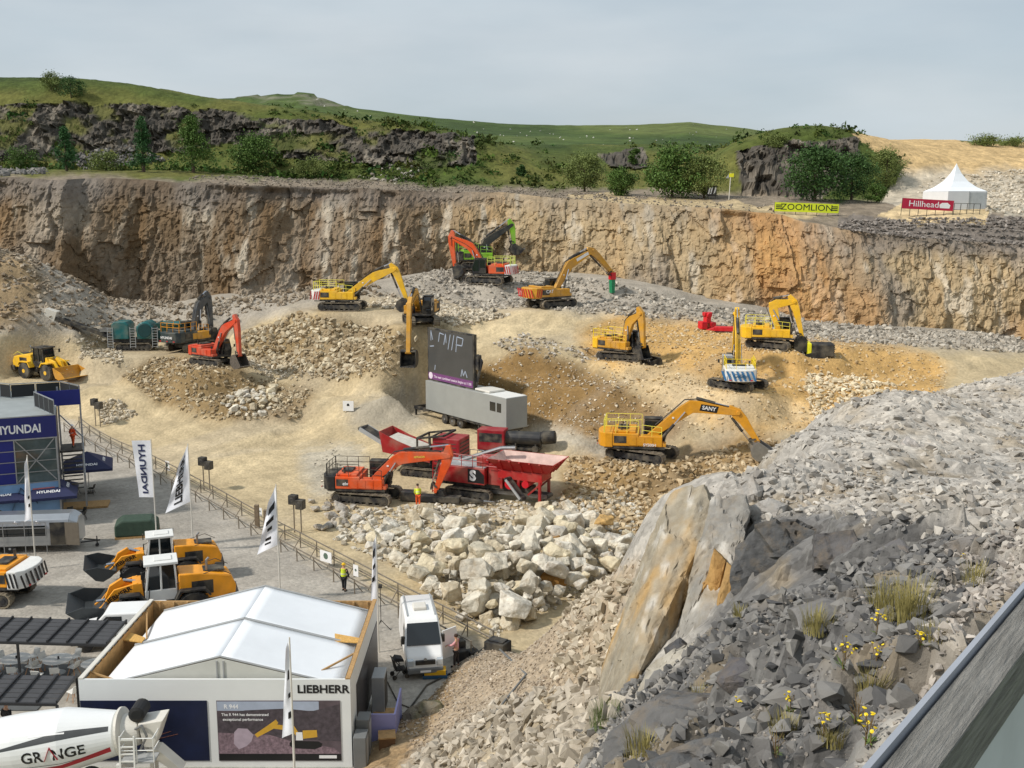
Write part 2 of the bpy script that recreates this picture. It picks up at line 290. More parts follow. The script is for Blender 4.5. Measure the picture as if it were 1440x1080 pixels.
v = np.linspace(0, 1, NV)[None, :]; prof = v ** 1.15
FV = Bp[:, None, :] * (1 - v[..., None]) + Cp[:, None, :] * v[..., None]
FV[..., 1] = Bp[:, None, 1] + (Cp[:, None, 1] - Bp[:, None, 1]) * (0.35 * v + 0.65 * v ** 2.6)
fx, fz = FV[..., 0], FV[..., 2]
d1, v1 = cell(fx * 0.30, fz * 0.22); d2, v2 = cell(fx * 0.9, fz * 0.75, 5.0); d3, v3 = cell(fx * 2.1, fz * 1.7, 3.0)
taper = sm(1.0, 0.93, v) * 0.85 + 0.15
disp = taper * (1.0 * (v1 - 0.5) + 0.5 * (v2 - 0.5) + 0.34 * (v3 - 0.5) + 0.25 * fbm(fx * 2.2, fz * 1.2, 8, o=3) + 2.6 * fbm(fx * 0.07, fz * 0.04, 2, o=4) + 0.7 * fbm(fx * 0.5, fz * 0.16, 6, o=4))

FV[..., 1] -= disp; FV[..., 2] += 0.25 * fbm(fx * 0.7, fz * 0.7, 3, o=3) * sm(1, 0.96, v)
upx = np.broadcast_to(U[:, None], fx.shape)
st = fbm(fx * 0.35, fz * 0.05, 11, o=4); st2 = fbm(fx * 0.16, fz * 0.09, 21, o=4); st3 = fbm(fx * 0.8, fz * 0.25, 31, o=4)
leftw = sm(760, 560, upx)[..., None]
cl = lin((128, 110, 88)) * leftw + lin((174, 154, 122)) * (1 - leftw)
def mixc(c, col, f): return c * (1 - f[..., None]) + lin(col) * f[..., None]
cl = mixc(cl, (150, 138, 122), sm(0.0, 0.45, st2))                         # grey limestone
cl = mixc(cl, (112, 84, 50), 0.45 * sm(0.05, 0.4, st) * (0.4 + 0.6 * leftw[..., 0]))   # brown clay streaks
cl = mixc(cl, (178, 142, 92), 0.42 * sm(0.1, 0.42, fbm(fx * 0.22, fz * 0.035, 51, o=4)) * (1 - leftw[..., 0]))   # ochre stain, right
cl = mixc(cl, (196, 186, 168), 0.65 * sm(0.12, 0.5, st3))                  # fresh pale breaks
cl = mixc(cl, (120, 112, 104), 0.85 * sm(0.72, 0.9, v + 0.16 * fbm(fx * 0.1, fz * 0.1, 2)) * (0.35 + 0.65 * np.maximum(leftw[..., 0], sm(1150, 1230, upx))))   # weathered grey rubble at the lip
cl = cl * (1 + 0.30 * fbm(fx * 0.05, fz * 0.07, 71, o=3))[..., None]
cl = mixc(cl, (190, 140, 78), 0.6 * sm(0.12, 0.4, fbm(fx * 0.06, fz * 0.05, 81, o=4)) * sm(820, 1000, upx) * (0.5 + 0.5 * sm(-.2, .3, st)))   # rusty patches, right
cl = mixc(cl, (100, 82, 60), 0.55 * sm(0.05, 0.35, fbm(fx * 0.06, fz * 0.06, 91, o=4)) * leftw[..., 0])   # dark earthy patches, left
RM = ground_mat('quarry_rock', fine=4.0, amt=0.24, speck=0.10, bump=0.9, bdist=0.2, coarse=0.6)
np_mesh('quarry_face', FV, gridfaces(NU, NV), RM, 'structure', cl, False)
# ---- bench, upper cliffs and grassy hillside behind the face
HP = [P(*p) for p in [
    (-160, 250, 150), (0, 249, 150), (200, 251, 151), (400, 257, 150), (600, 268, 155), (800, 277, 152), (1000, 287, 144), (1100, 294, 141), (1200, 313, 135), (1340, 297, 138), (1270, 300, 139), (1440, 318, 133), (1600, 330, 131), (1340, 316, 133.5), (1440, 296, 142), (1600, 300, 142),
    (0, 243, 172), (130, 243, 175), (300, 243, 176), (450, 255, 170), (600, 262, 172), (800, 269, 170), (950, 274, 165), (1100, 280, 160), (1200, 284, 156),
    (0, 215, 192), (100, 213, 195), (200, 210, 197), (300, 208, 198), (400, 218, 196), (550, 225, 192), (650, 232, 189), (-160, 215, 192),
    (0, 163, 199), (100, 150, 202), (200, 157, 203), (300, 167, 203), (400, 176, 201), (550, 186, 198), (640, 198, 196), (-160, 160, 199),
    (-160, 110, 240), (0, 118, 240), (110, 128, 238), (200, 141, 234), (300, 157, 230), (400, 170, 225), (600, 190, 215), (-160, 120, 275), (0, 128, 275), (200, 150, 272), (400, 178, 265),
    (700, 250, 185), (700, 203, 215), (800, 206, 222), (800, 250, 190), (950, 205, 225), (950, 248, 192), (1030, 208, 222),
    (1050, 272, 176), (1150, 270, 176), (1210, 268, 176), (1050, 214, 183), (1150, 198, 184), (1195, 195, 185), (1120, 192, 205),
    (1260, 252, 178), (1240, 196, 198), (1300, 199, 203), (1440, 206, 205), (1440, 250, 178), (1350, 278, 155), (1560, 212, 203), (1600, 260, 176), (1260, 285, 152),
    (800, 208, 270), (1000, 206, 270), (1200, 207, 270), (1440, 216, 270), (1600, 220, 270)]]
HILL = TPS(HP, 0.0015)
NW = 130
rw = np.concatenate([np.linspace(0, 1, 34)[:-1], 1 + np.linspace(0, 1, 18)[:-1], 2 + np.linspace(0, 1, 80)[:-1], 3 + np.linspace(0, 1, 27)]); NW = len(rw)     # rows close together where the crags stand
hy = np.stack([np.interp(rw, [0, 1, 2, 3, 4], [c_, 163, 180, 206, 275]) for c_ in Cp[:, 1] - 0.1]); hx = Cp[:, None, 0] * hy / Cp[:, None, 1]
hz = HILL(hx, hy); bl = sm(0, 3.5, hy - Cp[:, None, 1]); 
FVt = FV[:, -1, :]
hz = hz * bl + FVt[:, None, 2] * (1 - bl); hy[:, 0] = FVt[:, 1]; hx[:, 0] = FVt[:, 0]; hz[:, 0] = FVt[:, 2]
gu = np.gradient(hz, axis=1) / np.maximum(np.gradient(hy, axis=1), 0.05); hs = np.abs(gu)
hpx, hpy = proj(hx, hy, hz)
CLIFF = [[(-200, 150), (100, 146), (250, 150), (400, 168), (560, 180), (668, 196), (672, 232), (600, 236), (480, 226), (380, 222), (330, 200), (240, 214), (160, 208), (90, 224), (-200, 226)],
         [(1030, 215), (1100, 203), (1205, 192), (1212, 225), (1190, 262), (1110, 285), (1040, 272)], [(840, 216), (905, 208), (908, 232), (860, 238)]]
jx = hpx + 9 * fbm(hpx * 0.03, hpy * 0.05, 3); jy = hpy + 8 * fbm(hpx * 0.03, hpy * 0.05, 9)
rk = np.zeros(hx.shape)
for c in CLIFF: rk = np.maximum(rk, inpoly(jx, jy, c) * 1.0)
veg = np.maximum(0.85 * sm(0.16, 0.36, fbm(hx * 0.05, hz * 0.12 + hy * 0.05, 6, o=5)), 0.8 * sm(0.16, 0.36, fbm(hx * 0.2, hz * 0.35, 16, o=4)))
rk = rk * (1 - veg * (hpx < 700))
e1, w1 = cell(hx * 0.28, hz * 0.3 + hy * 0.1); e2, w2 = cell(hx * 0.8, hz * 0.8, 7.0)
e3, w3 = cell(hx * 2.2, hz * 2.0, 9.0); hy2 = hy - rk * (2.6 * (w1 - 0.4) + 1.5 * (w2 - 0.5) + 0.7 * (w3 - .5) + .8 * fbm(hx * .9, hz * .9, 5, o=3)) * sm(150, 160, hy)
hz2 = hz + (0.35 * fbm(hx * 0.15, hy * 0.15, 4, o=4) + 0.1 * fbm(hx * 0.9, hy * 0.9, 4, o=3)) * bl + rk * 0.5 * (w2 - 0.5)
gn = fbm(hx * 0.05, hy * 0.05, 12, o=5)
hc = np.broadcast_to(lin((76, 88, 42)), hx.shape + (3,)).copy()
hc = mixc(hc, (102, 102, 54), sm(0.0, 0.45, gn)); hc = mixc(hc, (48, 64, 30), 0.8 * sm(0.05, 0.4, -gn))
hc = mixc(hc, (84, 79, 72), rk); hc = mixc(hc, (128, 120, 108), rk * sm(0.1, 0.5, fbm(hx * 0.3, hz * 0.3, 41)))
bz = np.interp(hpx, [0, 420, 720, 1060, 1140], [249, 251, 266, 270, 284]) + 8 * fbm(hpx * 0.02, hpx * 0, 4)
bench = sm(-5, 5, hpy - bz + 6 * fbm(hpx * 0.05, hpy * 0.08, 14)); hc = mixc(hc, (136, 124, 108), bench * (hy < 185))
TAN = [(1195, 190), (1230, 188), (1300, 196), (1620, 204), (1620, 300), (1300, 300), (1240, 285), (1275, 240), (1235, 215)]
tn = inpoly(jx, jy, TAN) * 1.0; hc = mixc(hc, (196, 168, 122), tn); hc = mixc(hc, (184, 174, 156), tn * sm(228, 255, hpy + 14 * fbm(hpx * .03, hpy * .05, 5)))
low = inpoly(jx, jy, [(800, 272), (960, 276), (1090, 288), (1180, 300), (1100, 310), (900, 300), (780, 290)]) * 1.0; hc = mixc(hc, (190, 170, 132), low * 0.8)
dk = inpoly(jx, jy, [(1180, 308), (1260, 306), (1400, 302), (1620, 308), (1620, 370), (1180, 335)]) * 1.0; hc = mixc(hc, (122, 114, 106), dk)
pad = inpoly(jx, jy, [(1230, 306), (1275, 285), (1390, 288), (1385, 312), (1290, 316)]) * 1.0; hc = mixc(hc, (204, 182, 142), pad)
np_mesh('hillside', np.stack([hx, hy2, hz2], -1), gridfaces(NU, NW), ground_mat('hillside_ground', fine=3.0, amt=0.3, speck=0.14, bump=0.8, bdist=0.25, coarse=0.35), 'structure', hc, False)
# ---- far hill with its limestone scar
SK = np.array([(-260, 178), (150, 168), (250, 143), (300, 138), (350, 136), (385, 131), (430, 134), (455, 137), (480, 145), (500, 152), (600, 164), (700, 173), (830, 178), (900, 177), (970, 173), (1020, 179), (1100, 188), (1200, 196), (1300, 202), (1700, 212)], float)
U2 = np.linspace(-260, 1700, 420); V2 = np.linspace(0, 1, 60); sk = np.interp(U2, SK[:, 0], SK[:, 1]) + 1.2 * fbm(U2 * 0.03, U2 * 0, 2)
q = np.empty((420, 60, 3))
for i, u in enumerate(U2):
    a = P(u, 222, 330); b = P(u, sk[i], 760)
    for j, t in enumerate(V2):
        y = 330 + (760 - 330) * t; f = y / 760.0; z = a[2] + (b[2] - a[2]) * (0.55 * t + 0.45 * t * t)
        q[i, j] = (b[0] * f, y, z)
ex = np.concatenate([q, q[:, -1:, :] + [0, 160, -30]], 1)
q = ex; sp = fbm(q[..., 0] * 0.01, q[..., 1] * 0.01, 3, o=5)
scar = inpoly(*proj(q[..., 0], q[..., 1], q[..., 2]), [(330, 134), (385, 128), (460, 134), (490, 148), (470, 150), (400, 147), (340, 143)]) * 1.0
c, wv = cell(q[..., 0] * 0.08, q[..., 2] * 0.1); q[..., 2] += 2.0 * sp + scar * 3 * (wv - 0.3)
fc_ = np.broadcast_to(lin((76, 92, 48)), q.shape).copy(); fc_ = mixc(fc_, (94, 104, 58), sm(0, .4, sp)); fc_ = mixc(fc_, (58, 74, 40), 0.8 * sm(0, .4, -sp)); fc_ = mixc(fc_, (126, 122, 108), scar * 0.75 * sm(-.1, .4, fbm(q[..., 0] * .05, q[..., 2] * .3, 3)))
FARQ = q.copy()
np_mesh('far_hill', q, gridfaces(420, 61), ground_mat('far_hill_grass', fine=0.6, amt=0.3, speck=0.15, bump=0.5, bdist=0.8, coarse=0.06), 'structure', fc_, True)
# ---- foreground slope: the haul road side falling from the viewpoint into the pit
RP = [P(*p) for p in [
    (985, 690, 34), (1060, 668, 40), (1110, 632, 48), (1170, 608, 56), (1260, 586, 66), (1340, 560, 76), (1440, 522, 88), (1560, 492, 96),
    (1440, 600, 50), (1440, 700, 28), (1440, 800, 17), (1300, 630, 40), (1200, 690, 32), (1300, 770, 20), (1420, 900, 10.5), (1100, 770, 27), (1090, 855, 22), (1200, 905, 14), (1210, 1000, 9.8), (1150, 1080, 8), (1000, 905, 20), (1000, 1000, 14.5), (950, 1080, 12),
    (860, 985, 29), (800, 1080, 22), (700, 1045, 35), (700, 1000, 39), (620, 1030, 43.2), (640, 1078, 37.5), (855, 930, 33), (800, 950, 38), (780, 880, 45), (890, 800, 43), (850, 830, 46), (730, 935, 44.5), (920, 730, 37), (1560, 700, 30), (1700, 560, 70), (1600, 900, 11), (1300, 1080, 6.5), (1500, 1080, 6), (900, 1080, 15.5)]]
RP += [(6.5, 39, 6), (9.5, 47, 6), (14, 57, 6), (20, 66, 6), (27, 76, 6), (36, 88, 7), (48, 99, 7), (3, 55, -2), (0.2, 58, -3), (-5.5, 50.5, -1.2), (-8.5, 44, -1.5), (-11, 38, -2), (6, 50, 2), (9, 56, 1), (-4, 33, 2.5), (-1.5, 26, 8), (3, 8, 20), (-2, 12, 14), (-6, 20, 5), (8, 2, 21.4), (0, 2, 21), (45, 40, 17), (55, 80, 13), (50, 10, 21), (-0.9, 54.6, 0), (-3.5, 50, 0), (-6.7, 44.5, 0), (-9, 38, 0)]
RIDGE = TPS(RP, 0.001)
rx = np.concatenate([np.arange(-12, 12, 0.13), np.arange(12, 60, 0.34)]); ry = np.concatenate([np.arange(3.2, 34, 0.13), np.arange(34, 62, 0.22), np.arange(62, 103, 0.45)])
QX, QY = np.meshgrid(rx, ry, indexing='ij'); QZ = RIDGE(QX, QY)
g1, h1 = cell(QX * 0.9, QY * 0.9); g2, h2 = cell(QX * 2.3, QY * 2.3, 4.0); g3, h3 = cell(QX * 0.4, QY * 0.4, 8.0)
qpx, qpy = proj(QX, QY, QZ)
GRAV = [(540, 1010), (690, 905), (905, 780), (880, 880), (850, 960), (780, 1000), (700, 985), (600, 1060)]
gv = inpoly(qpx, qpy, GRAV) * 1.0
ROCKY = (1 - gv) * sm(34, 12, QY) * 0.8 + (1 - gv) * 0.35
QZ = QZ + ROCKY * (0.5 * (h1 - 0.5) + 0.26 * (h2 - 0.5) + 0.7 * (h3 - 0.5)) * sm(4, 9, QY) + 0.22 * fbm(QX * 0.5, QY * 0.5, 2, o=5) * (0.3 + ROCKY)
qpx, qpy = proj(QX, QY, QZ)
DARKZ = [(1020, 770), (1060, 725), (1160, 720), (1260, 715), (1390, 760), (1400, 800), (1330, 900), (1250, 1000), (1180, 1100), (830, 1100), (880, 1000), (960, 930), (1000, 870)]
qc = tint(qpx, qpy, (166, 161, 153), [(GRAV, (166, 150, 128), 1.0), ([(560, 1080), (600, 1050), (700, 985), (850, 960), (860, 1000), (800, 1100), (540, 1100)], (160, 146, 122), 0.9), (DARKZ, (104, 103, 102), 0.9), ([(1180, 560), (1330, 540), (1500, 500), (1500, 640), (1330, 640), (1200, 660)], (182, 175, 164), 0.85), ([(480, 1090), (600, 955), (680, 912), (640, 960), (560, 1090)], (150, 124, 88), 0.9)], 14)
qc = qc * (1 + 0.3 * (h2 - 0.5) * (1 - gv))[..., None]
fn_ = (1 - gv) * 0.6 * sm(0.05, 0.4, fbm(QX * 0.6, QY * 0.6, 31, o=5)); qc = mixc(qc, (150, 134, 108), fn_)
keep = (QZ > np.where((QX > -99) & (QY > 33.2), ground(QX, QY), -5) - 0.6)
fq = gridfaces(len(rx), len(ry)); kf = keep.ravel()[fq].any(1); fq = fq[kf]
used = np.unique(fq); remap = np.full(QX.size, -1); remap[used] = np.arange(len(used))
np_mesh('rubble_slope', np.stack([QX, QY, QZ], -1).reshape(-1, 3)[used], remap[fq], ground_mat('slope_rock', fine=14.0, amt=0.22, speck=0.2, bump=0.7, bdist=0.05, coarse=0.8), 'structure', qc.reshape(-1, 3)[used], False)
def ridge(x, y):
    x = np.asarray(x, float); y = np.asarray(y, float)
    i = np.clip(np.searchsorted(rx, x) - 1, 0, len(rx) - 2); j = np.clip(np.searchsorted(ry, y) - 1, 0, len(ry) - 2)
    a = (x - rx[i]) / (rx[i + 1] - rx[i]); b = (y - ry[j]) / (ry[j + 1] - ry[j])
    return QZ[i, j] * (1 - a) * (1 - b) + QZ[i + 1, j] * a * (1 - b) + QZ[i, j + 1] * (1 - a) * b + QZ[i + 1, j + 1] * a * b
def on_ridge(px, py, y0=3.5, y1=100): return on_floor(px, py, ridge, y0, y1)
# ================================================================= MESH HELPERS
class MB:
    def __init__(s): s.v = []; s.f = []
    def add(s, V, Fc):
        o = len(s.v); s.v += [tuple(map(float, p)) for p in V]; s.f += [tuple(o + i for i in f) for f in Fc]; return s
    def box(s, x0, x1, y0, y1, z0, z1, M=None):
        V = [(x, y, z) for x in (x0, x1) for y in (y0, y1) for z in (z0, z1)]
        if M is not None: V = [M @ Vector(p) for p in V]
        return s.add(V, [(0, 1, 3, 2), (4, 6, 7, 5), (0, 4, 5, 1), (2, 3, 7, 6), (0, 2, 6, 4), (1, 5, 7, 3)])
    def bar(s, a, b, w, h=None):
        """square bar from a to b"""
        h = h or w; a = Vector(a); b = Vector(b); d = (b - a).normalized(); u = Vector((0, 0, 1)) if abs(d.z) < 0.95 else Vector((1, 0, 0))
        r = d.cross(u).normalized(); u = r.cross(d)
        V = [p + r * (w / 2 * i) + u * (h / 2 * j) for p in (a, b) for i in (-1, 1) for j in (-1, 1)]
        return s.add(V, [(0, 1, 3, 2), (4, 6, 7, 5), (0, 4, 5, 1), (2, 3, 7, 6), (0, 2, 6, 4), (1, 5, 7, 3)])
    def prism(s, poly, c0, c1, ax='y', t0=None, t1=None):
        """polygon in the plane across ax, pushed from c0 to c1; t0/t1 = other outlines at the ends"""
        a = t0 or poly; b = t1 or poly; n = len(poly)
        mk = {'y': lambda p, c: (p[0], c, p[1]), 'z': lambda p, c: (p[0], p[1], c), 'x': lambda p, c: (c, p[0], p[1])}[ax]
        V = [mk(p, c0) for p in a] + [mk(p, c1) for p in b]
        return s.add(V, [tuple(range(n)), tuple(range(2 * n - 1, n - 1, -1))] + [(i, i + n, (i + 1) % n + n, (i + 1) % n) for i in range(n)])
    def cyl(s, a, b, r0, r1=None, n=10, cap=True):
        r1 = r0 if r1 is None else r1; a = Vector(a); b = Vector(b); d = (b - a).normalized(); u = Vector((0, 0, 1)) if abs(d.z) < 0.95 else Vector((1, 0, 0))
        r = d.cross(u).normalized(); u = r.cross(d); V = []
        for p, q in ((a, r0), (b, r1)):
            V += [p + (r * math.cos(6.28318 * i / n) + u * math.sin(6.28318 * i / n)) * q for i in range(n)]
        return s.add(V, [(i, (i + 1) % n, (i + 1) % n + n, i + n) for i in range(n)] + ([tuple(range(n - 1, -1, -1)), tuple(range(n, 2 * n))] if cap else []))
    def tube(s, pts, r, n=5):
        for a, b in zip(pts[:-1], pts[1:]): s.cyl(a, b, r, n=n)
        return s
    def lathe(s, prof, o, d, n=20):
        o = Vector(o); d = Vector(d).normalized(); u = Vector((0, 0, 1)) if abs(d.z) < 0.95 else Vector((1, 0, 0)); r = d.cross(u).normalized(); u = r.cross(d); V = []
        for t, q in prof: V += [o + d * t + (r * math.cos(6.28318 * i / n) + u * math.sin(6.28318 * i / n)) * q for i in range(n)]
        k = len(prof); return s.add(V, [(j * n + i, j * n + (i + 1) % n, (j + 1) * n + (i + 1) % n, (j + 1) * n + i) for j in range(k - 1) for i in range(n)] + [tuple(range(n - 1, -1, -1)), tuple(range((k - 1) * n, k * n))])
    def mesh(s, name, m, smooth=False):
        me = bpy.data.meshes.new(name); me.from_pydata(s.v, [], s.f); me.materials.append(m)
        bm = bmesh.new(); bm.from_mesh(me); bmesh.ops.recalc_face_normals(bm, faces=bm.faces); bm.to_mesh(me); bm.free()
        if smooth: me.polygons.foreach_set('use_smooth', [True] * len(me.polygons))
        return me
    def build(s, name, m, parent=None, bevel=0.0, smooth=False):
        o = bpy.data.objects.new(name, s.mesh(name, m, smooth)); COL.objects.link(o)
        if parent: o.parent = parent
        if bevel:
            b = o.modifiers.new('edge', 'BEVEL'); b.width = bevel; b.segments = 2; b.limit_method = 'ANGLE'; b.angle_limit = 0.6
        return o
def thing(name, label, cat, loc, yaw=0.0, group=None, tilt=None):
    e = bpy.data.objects.new(name, None); COL.objects.link(e); e.empty_display_size = 0.3; e.location = tuple(map(float, loc)); e.rotation_euler = (0, 0, R(yaw))
    if tilt: e.rotation_euler = (R(tilt[0]), R(tilt[1]), R(yaw))
    return tag(e, label, cat, group)
def copy_tree(o, parent=None):
    c = o.copy(); COL.objects.link(c); c.parent = parent
    for ch in o.children: copy_tree(ch, c)
    return c
TXT = {}
def text_mesh(s, bold=0.0, depth=0.004):
    k = (s, bold)
    if k not in TXT:
        cu = bpy.data.curves.new('lettering', 'FONT'); cu.body = s; cu.size = 1.0; cu.align_x = 'CENTER'; cu.align_y = 'CENTER'; cu.offset = bold; cu.extrude = depth; cu.resolution_u = 3
        ob = bpy.data.objects.new('lettering', cu); me = bpy.data.meshes.new_from_object(ob); bpy.data.objects.remove(ob); TXT[k] = me
    return TXT[k].copy()
def letter(parent, s, org, right, up, size, m, bold=0.02, stretch=1.0, warp=None, name='lettering'):
    me = text_mesh(s, bold); r = Vector(right).normalized(); u = Vector(up).normalized(); n = r.cross(u); o = Vector(org)
    for v in me.vertices:
        p = o + r * (v.co.x * size * stretch) + u * (v.co.y * size) + n * (v.co.z * 1.0)
        v.co = warp(v.co.x * size * stretch, v.co.y * size, v.co.z) if warp else p
    me.materials.clear(); me.materials.append(m); ob = bpy.data.objects.new(name, me); COL.objects.link(ob); ob.parent = parent; return ob
# ---------------------------------------------------------------- shared materials
BLACK = mat('black_rubber', (28, 28, 30), 0.75, nscale=2, namt=0.2, dust=0.35)
DARK = mat('dark_steel', (48, 48, 50), 0.55, 0.3, nscale=3, namt=0.2, dust=0.4)
TRK = mat('track_steel', (104, 95, 83), 0.65, 0.35, nscale=4, namt=0.35, dust=0.8)
STEEL = mat('bare_steel', (150, 150, 150), 0.35, 0.8, nscale=4, namt=0.15)
CHROME = mat('ram_chrome', (205, 205, 210), 0.15, 1.0)
GLASS = mat('tinted_glass', (22, 28, 32), 0.06, 0.0, namt=0.05, spec=0.8)
WHITE = mat('white_paint', (226, 226, 222), 0.4, nscale=2, namt=0.05)
CREAM = mat('off_white_paint', (214, 210, 200), 0.5, nscale=2, namt=0.06)
YRAIL = mat('rail_yellow', (232, 222, 90), 0.45, namt=0.05)
REDM = mat('machine_red', (156, 26, 30), 0.42, nscale=1.5, namt=0.15, dust=0.35)
LGREY = mat('light_grey_paint', (160, 162, 162), 0.5, nscale=1.5, namt=0.08)
MGREY = mat('mid_grey_paint', (110, 112, 112), 0.55, nscale=1.5, namt=0.1)
CWHITE = mat('lettering_white', (235, 235, 235), 0.5, namt=0.02); CBLACK = mat('lettering_black', (20, 20, 22), 0.5, namt=0.02)
CRED = mat('stripe_red', (190, 40, 44), 0.5, namt=0.05)
TIMBER = mat('timber', (176, 140, 92), 0.8, nscale=6, namt=0.25, bump=0.2)
NAVY = mat('navy_fabric', (34, 40, 78), 0.7, nscale=4, namt=0.1); BLUEP = mat('blue_panel', (24, 34, 120), 0.45, nscale=1, namt=0.06)
def paint(name, c, dust=0.34): return mat(name, c, 0.42, 0.0, nscale=1.6, namt=0.14, dust=dust)
YEL = paint('machine_yellow', (240, 188, 34), .22); CATY = paint('dull_machine_yellow', (206, 150, 40)); AMB = paint('amber_machine_yellow', (238, 158, 32), 0.1); ORG = paint('machine_orange', (226, 84, 26)); ORR = paint('machine_orange_red', (204, 66, 34)); LIME = paint('lime_green', (140, 200, 40)); DKTEAL = paint('dark_slate_paint', (44, 58, 62)); TEAL = paint('teal_paint', (16, 96, 98)); MUST = paint('mustard_paint', (196, 138, 28), 0.35)
# ================================================================= EXCAVATOR
def local_px(root, yaw, px, py):
    a = R(yaw); n = np.array([-math.sin(a), math.cos(a), 0]); d = ray(px, py); t = np.dot(n, np.asarray(root) - C0) / np.dot(n, d)
    q = C0 + d * t - np.asarray(root); return (q[0] * math.cos(a) + q[1] * math.sin(a), q[2])
def track_parts(root, Lt, H, yc, wd, n=46, yaw=0.0, belt=None):
    ca = Matrix.Rotation(R(yaw), 4, 'Z'); r = H / 2; st = Lt - H
    def loop(rr, k, alt):
        pts = []; per = 2 * st + 2 * math.pi * r
        for i in range(k):
            q = per * i / k; e = rr + (alt if i % 2 else 0)
            if q < st: p = (-st / 2 + q, r + e)
            elif q < st + math.pi * r: a = (q - st) / r; p = (st / 2 + math.sin(a) * e, r + math.cos(a) * e)
            elif q < 2 * st + math.pi * r: p = (st / 2 - (q - st - math.pi * r), r - e)
            else: a = (q - 2 * st - math.pi * r) / r; p = (-st / 2 - math.sin(a) * e, r - math.cos(a) * e)
            pts.append(p)
        return pts
    for sy in (-1, 1):
        y0 = sy * yc - wd / 2; y1 = sy * yc + wd / 2; k = n * 2; o = loop(r, k, -0.045); i_ = loop(r - 0.12, k, 0)
        V = [(p[0], y, p[1]) for lp, y in ((o, y0), (o, y1), (i_, y1), (i_, y0)) for p in lp]
        Fc = [(a * k + j, a * k + (j + 1) % k, ((a + 1) % 4) * k + (j + 1) % k, ((a + 1) % 4) * k + j) for a in range(4) for j in range(k)]
        b = MB(); b.add([ca @ Vector(v) for v in V], Fc); tr = b.build('track', belt or TRK, root)
        f = MB(); f.box(-st / 2, st / 2, y0 + .08, y1 - .08, r - .22, r + .2)
        for j in range(7): x = -st / 2 + st * (j + .5) / 7; f.cyl((x, y0 + .03, .17), (x, y1 - .03, .17), .14, n=10)
        for j in (-.22, .22): f.cyl((j * st, y0 + .06, H - .2), (j * st, y1 - .06, H - .2), .1, n=8)
        f.v = [tuple(ca @ Vector(v)) for v in f.v]; f.build('track_frame', DARK, tr)
        for x in (-st / 2, st / 2):
            g = MB(); g.cyl((x, y0 + .02, r), (x, y1 - .02, r), r - .16, n=16); g.cyl((x, y0 - .01, r), (x, y1 + .01, r), r * .35, n=10); g.v = [tuple(ca @ Vector(v)) for v in g.v]; g.build('sprocket', DARK, tr)
def offset_poly(cl, th):
    """outline of a limb along a centre line with given thickness"""
    up = []; dn = []
    for i, p in enumerate(cl):
        a = cl[max(0, i - 1)]; b = cl[min(len(cl) - 1, i + 1)]; d = Vector((b[0] - a[0], b[1] - a[1])).normalized(); nn = Vector((-d.y, d.x))
        up.append((p[0] + nn.x * th[i] / 2, p[1] + nn.y * th[i] / 2)); dn.append((p[0] - nn.x * th[i] / 2, p[1] - nn.y * th[i] / 2))
    return up + dn[::-1]
def strip_prism(mb, up_dn, w):
    """limb outline as quads across so that bent outlines stay clean"""
    n = len(up_dn) // 2; u = up_dn[:n]; d = up_dn[n:][::-1]; V = []
    for y in (-w / 2, w / 2): V += [(p[0], y, p[1]) for p in u] + [(p[0], y, p[1]) for p in d]
    Fc = []
    for i in range(n - 1):
        Fc += [(i, i + 1, n + i + 1, n + i), (2 * n + i, 3 * n + i, 3 * n + i + 1, 2 * n + i + 1), (i, 2 * n + i, 2 * n + i + 1, i + 1), (n + i, n + i + 1, 3 * n + i + 1, 3 * n + i)]
    Fc += [(0, n, 3 * n, 2 * n), (n - 1, 2 * n + n - 1, 3 * n + n - 1, 2 * n - 1)]
    return mb.add(V, Fc)
def bucket_mesh(w, s=1.0, ang=0.0, org=(0, 0), flip=1):
    """curved shell, side plates, teeth; pin at the origin, opening towards -x"""
    sh = [(-.15, .12), (.25, .28), (.75, .15), (1.08, -.25), (1.1, -.75), (.8, -1.15), (.3, -1.32), (-.3, -1.36)]
    inn = [(-.12, .03), (.24, .18), (.68, .07), (.98, -.28), (1.0, -.72), (.74, -1.06), (.28, -1.22), (-.28, -1.3)]
    ca, sa = math.cos(ang), math.sin(ang)
    def T(p): x, z = p[0] * s * flip, p[1] * s; return (org[0] + x * ca - z * sa, org[1] + x * sa + z * ca)
    b = MB(); n = len(sh); V = [(T(p)[0], y, T(p)[1]) for y in (-w / 2, w / 2) for lp in (sh, inn) for p in lp]
    Fc = []
    for i in range(n - 1): Fc += [(i, i + 1, 2 * n + i + 1, 2 * n + i), (n + i, 3 * n + i, 3 * n + i + 1, n + i + 1), (i, n + i, n + i + 1, i + 1), (2 * n + i, 2 * n + i + 1, 3 * n + i + 1, 3 * n + i)]
    Fc += [(0, 2 * n, 3 * n, n), (n - 1, 2 * n - 1, 4 * n - 1, 3 * n - 1)]; b.add(V, Fc)
    for y in (-w / 2, w / 2 - .05): b.prism([T(p) for p in sh], y - .001, y + .051)
    t = MB()
    for i in range(5):
        y = -w / 2 + w * (i + .5) / 5; p = [T(q) for q in [(-.28, -1.38), (-.28, -1.28), (-.56, -1.34)]]; t.prism(p, y - .06, y + .06)
    ears = MB()
    for y in (-.22, .14): ears.prism([T(q) for q in [(-.18, .0), (.0, .14), (.45, .3), (.3, .0)]], y, y + .08)
    return b, t, ears
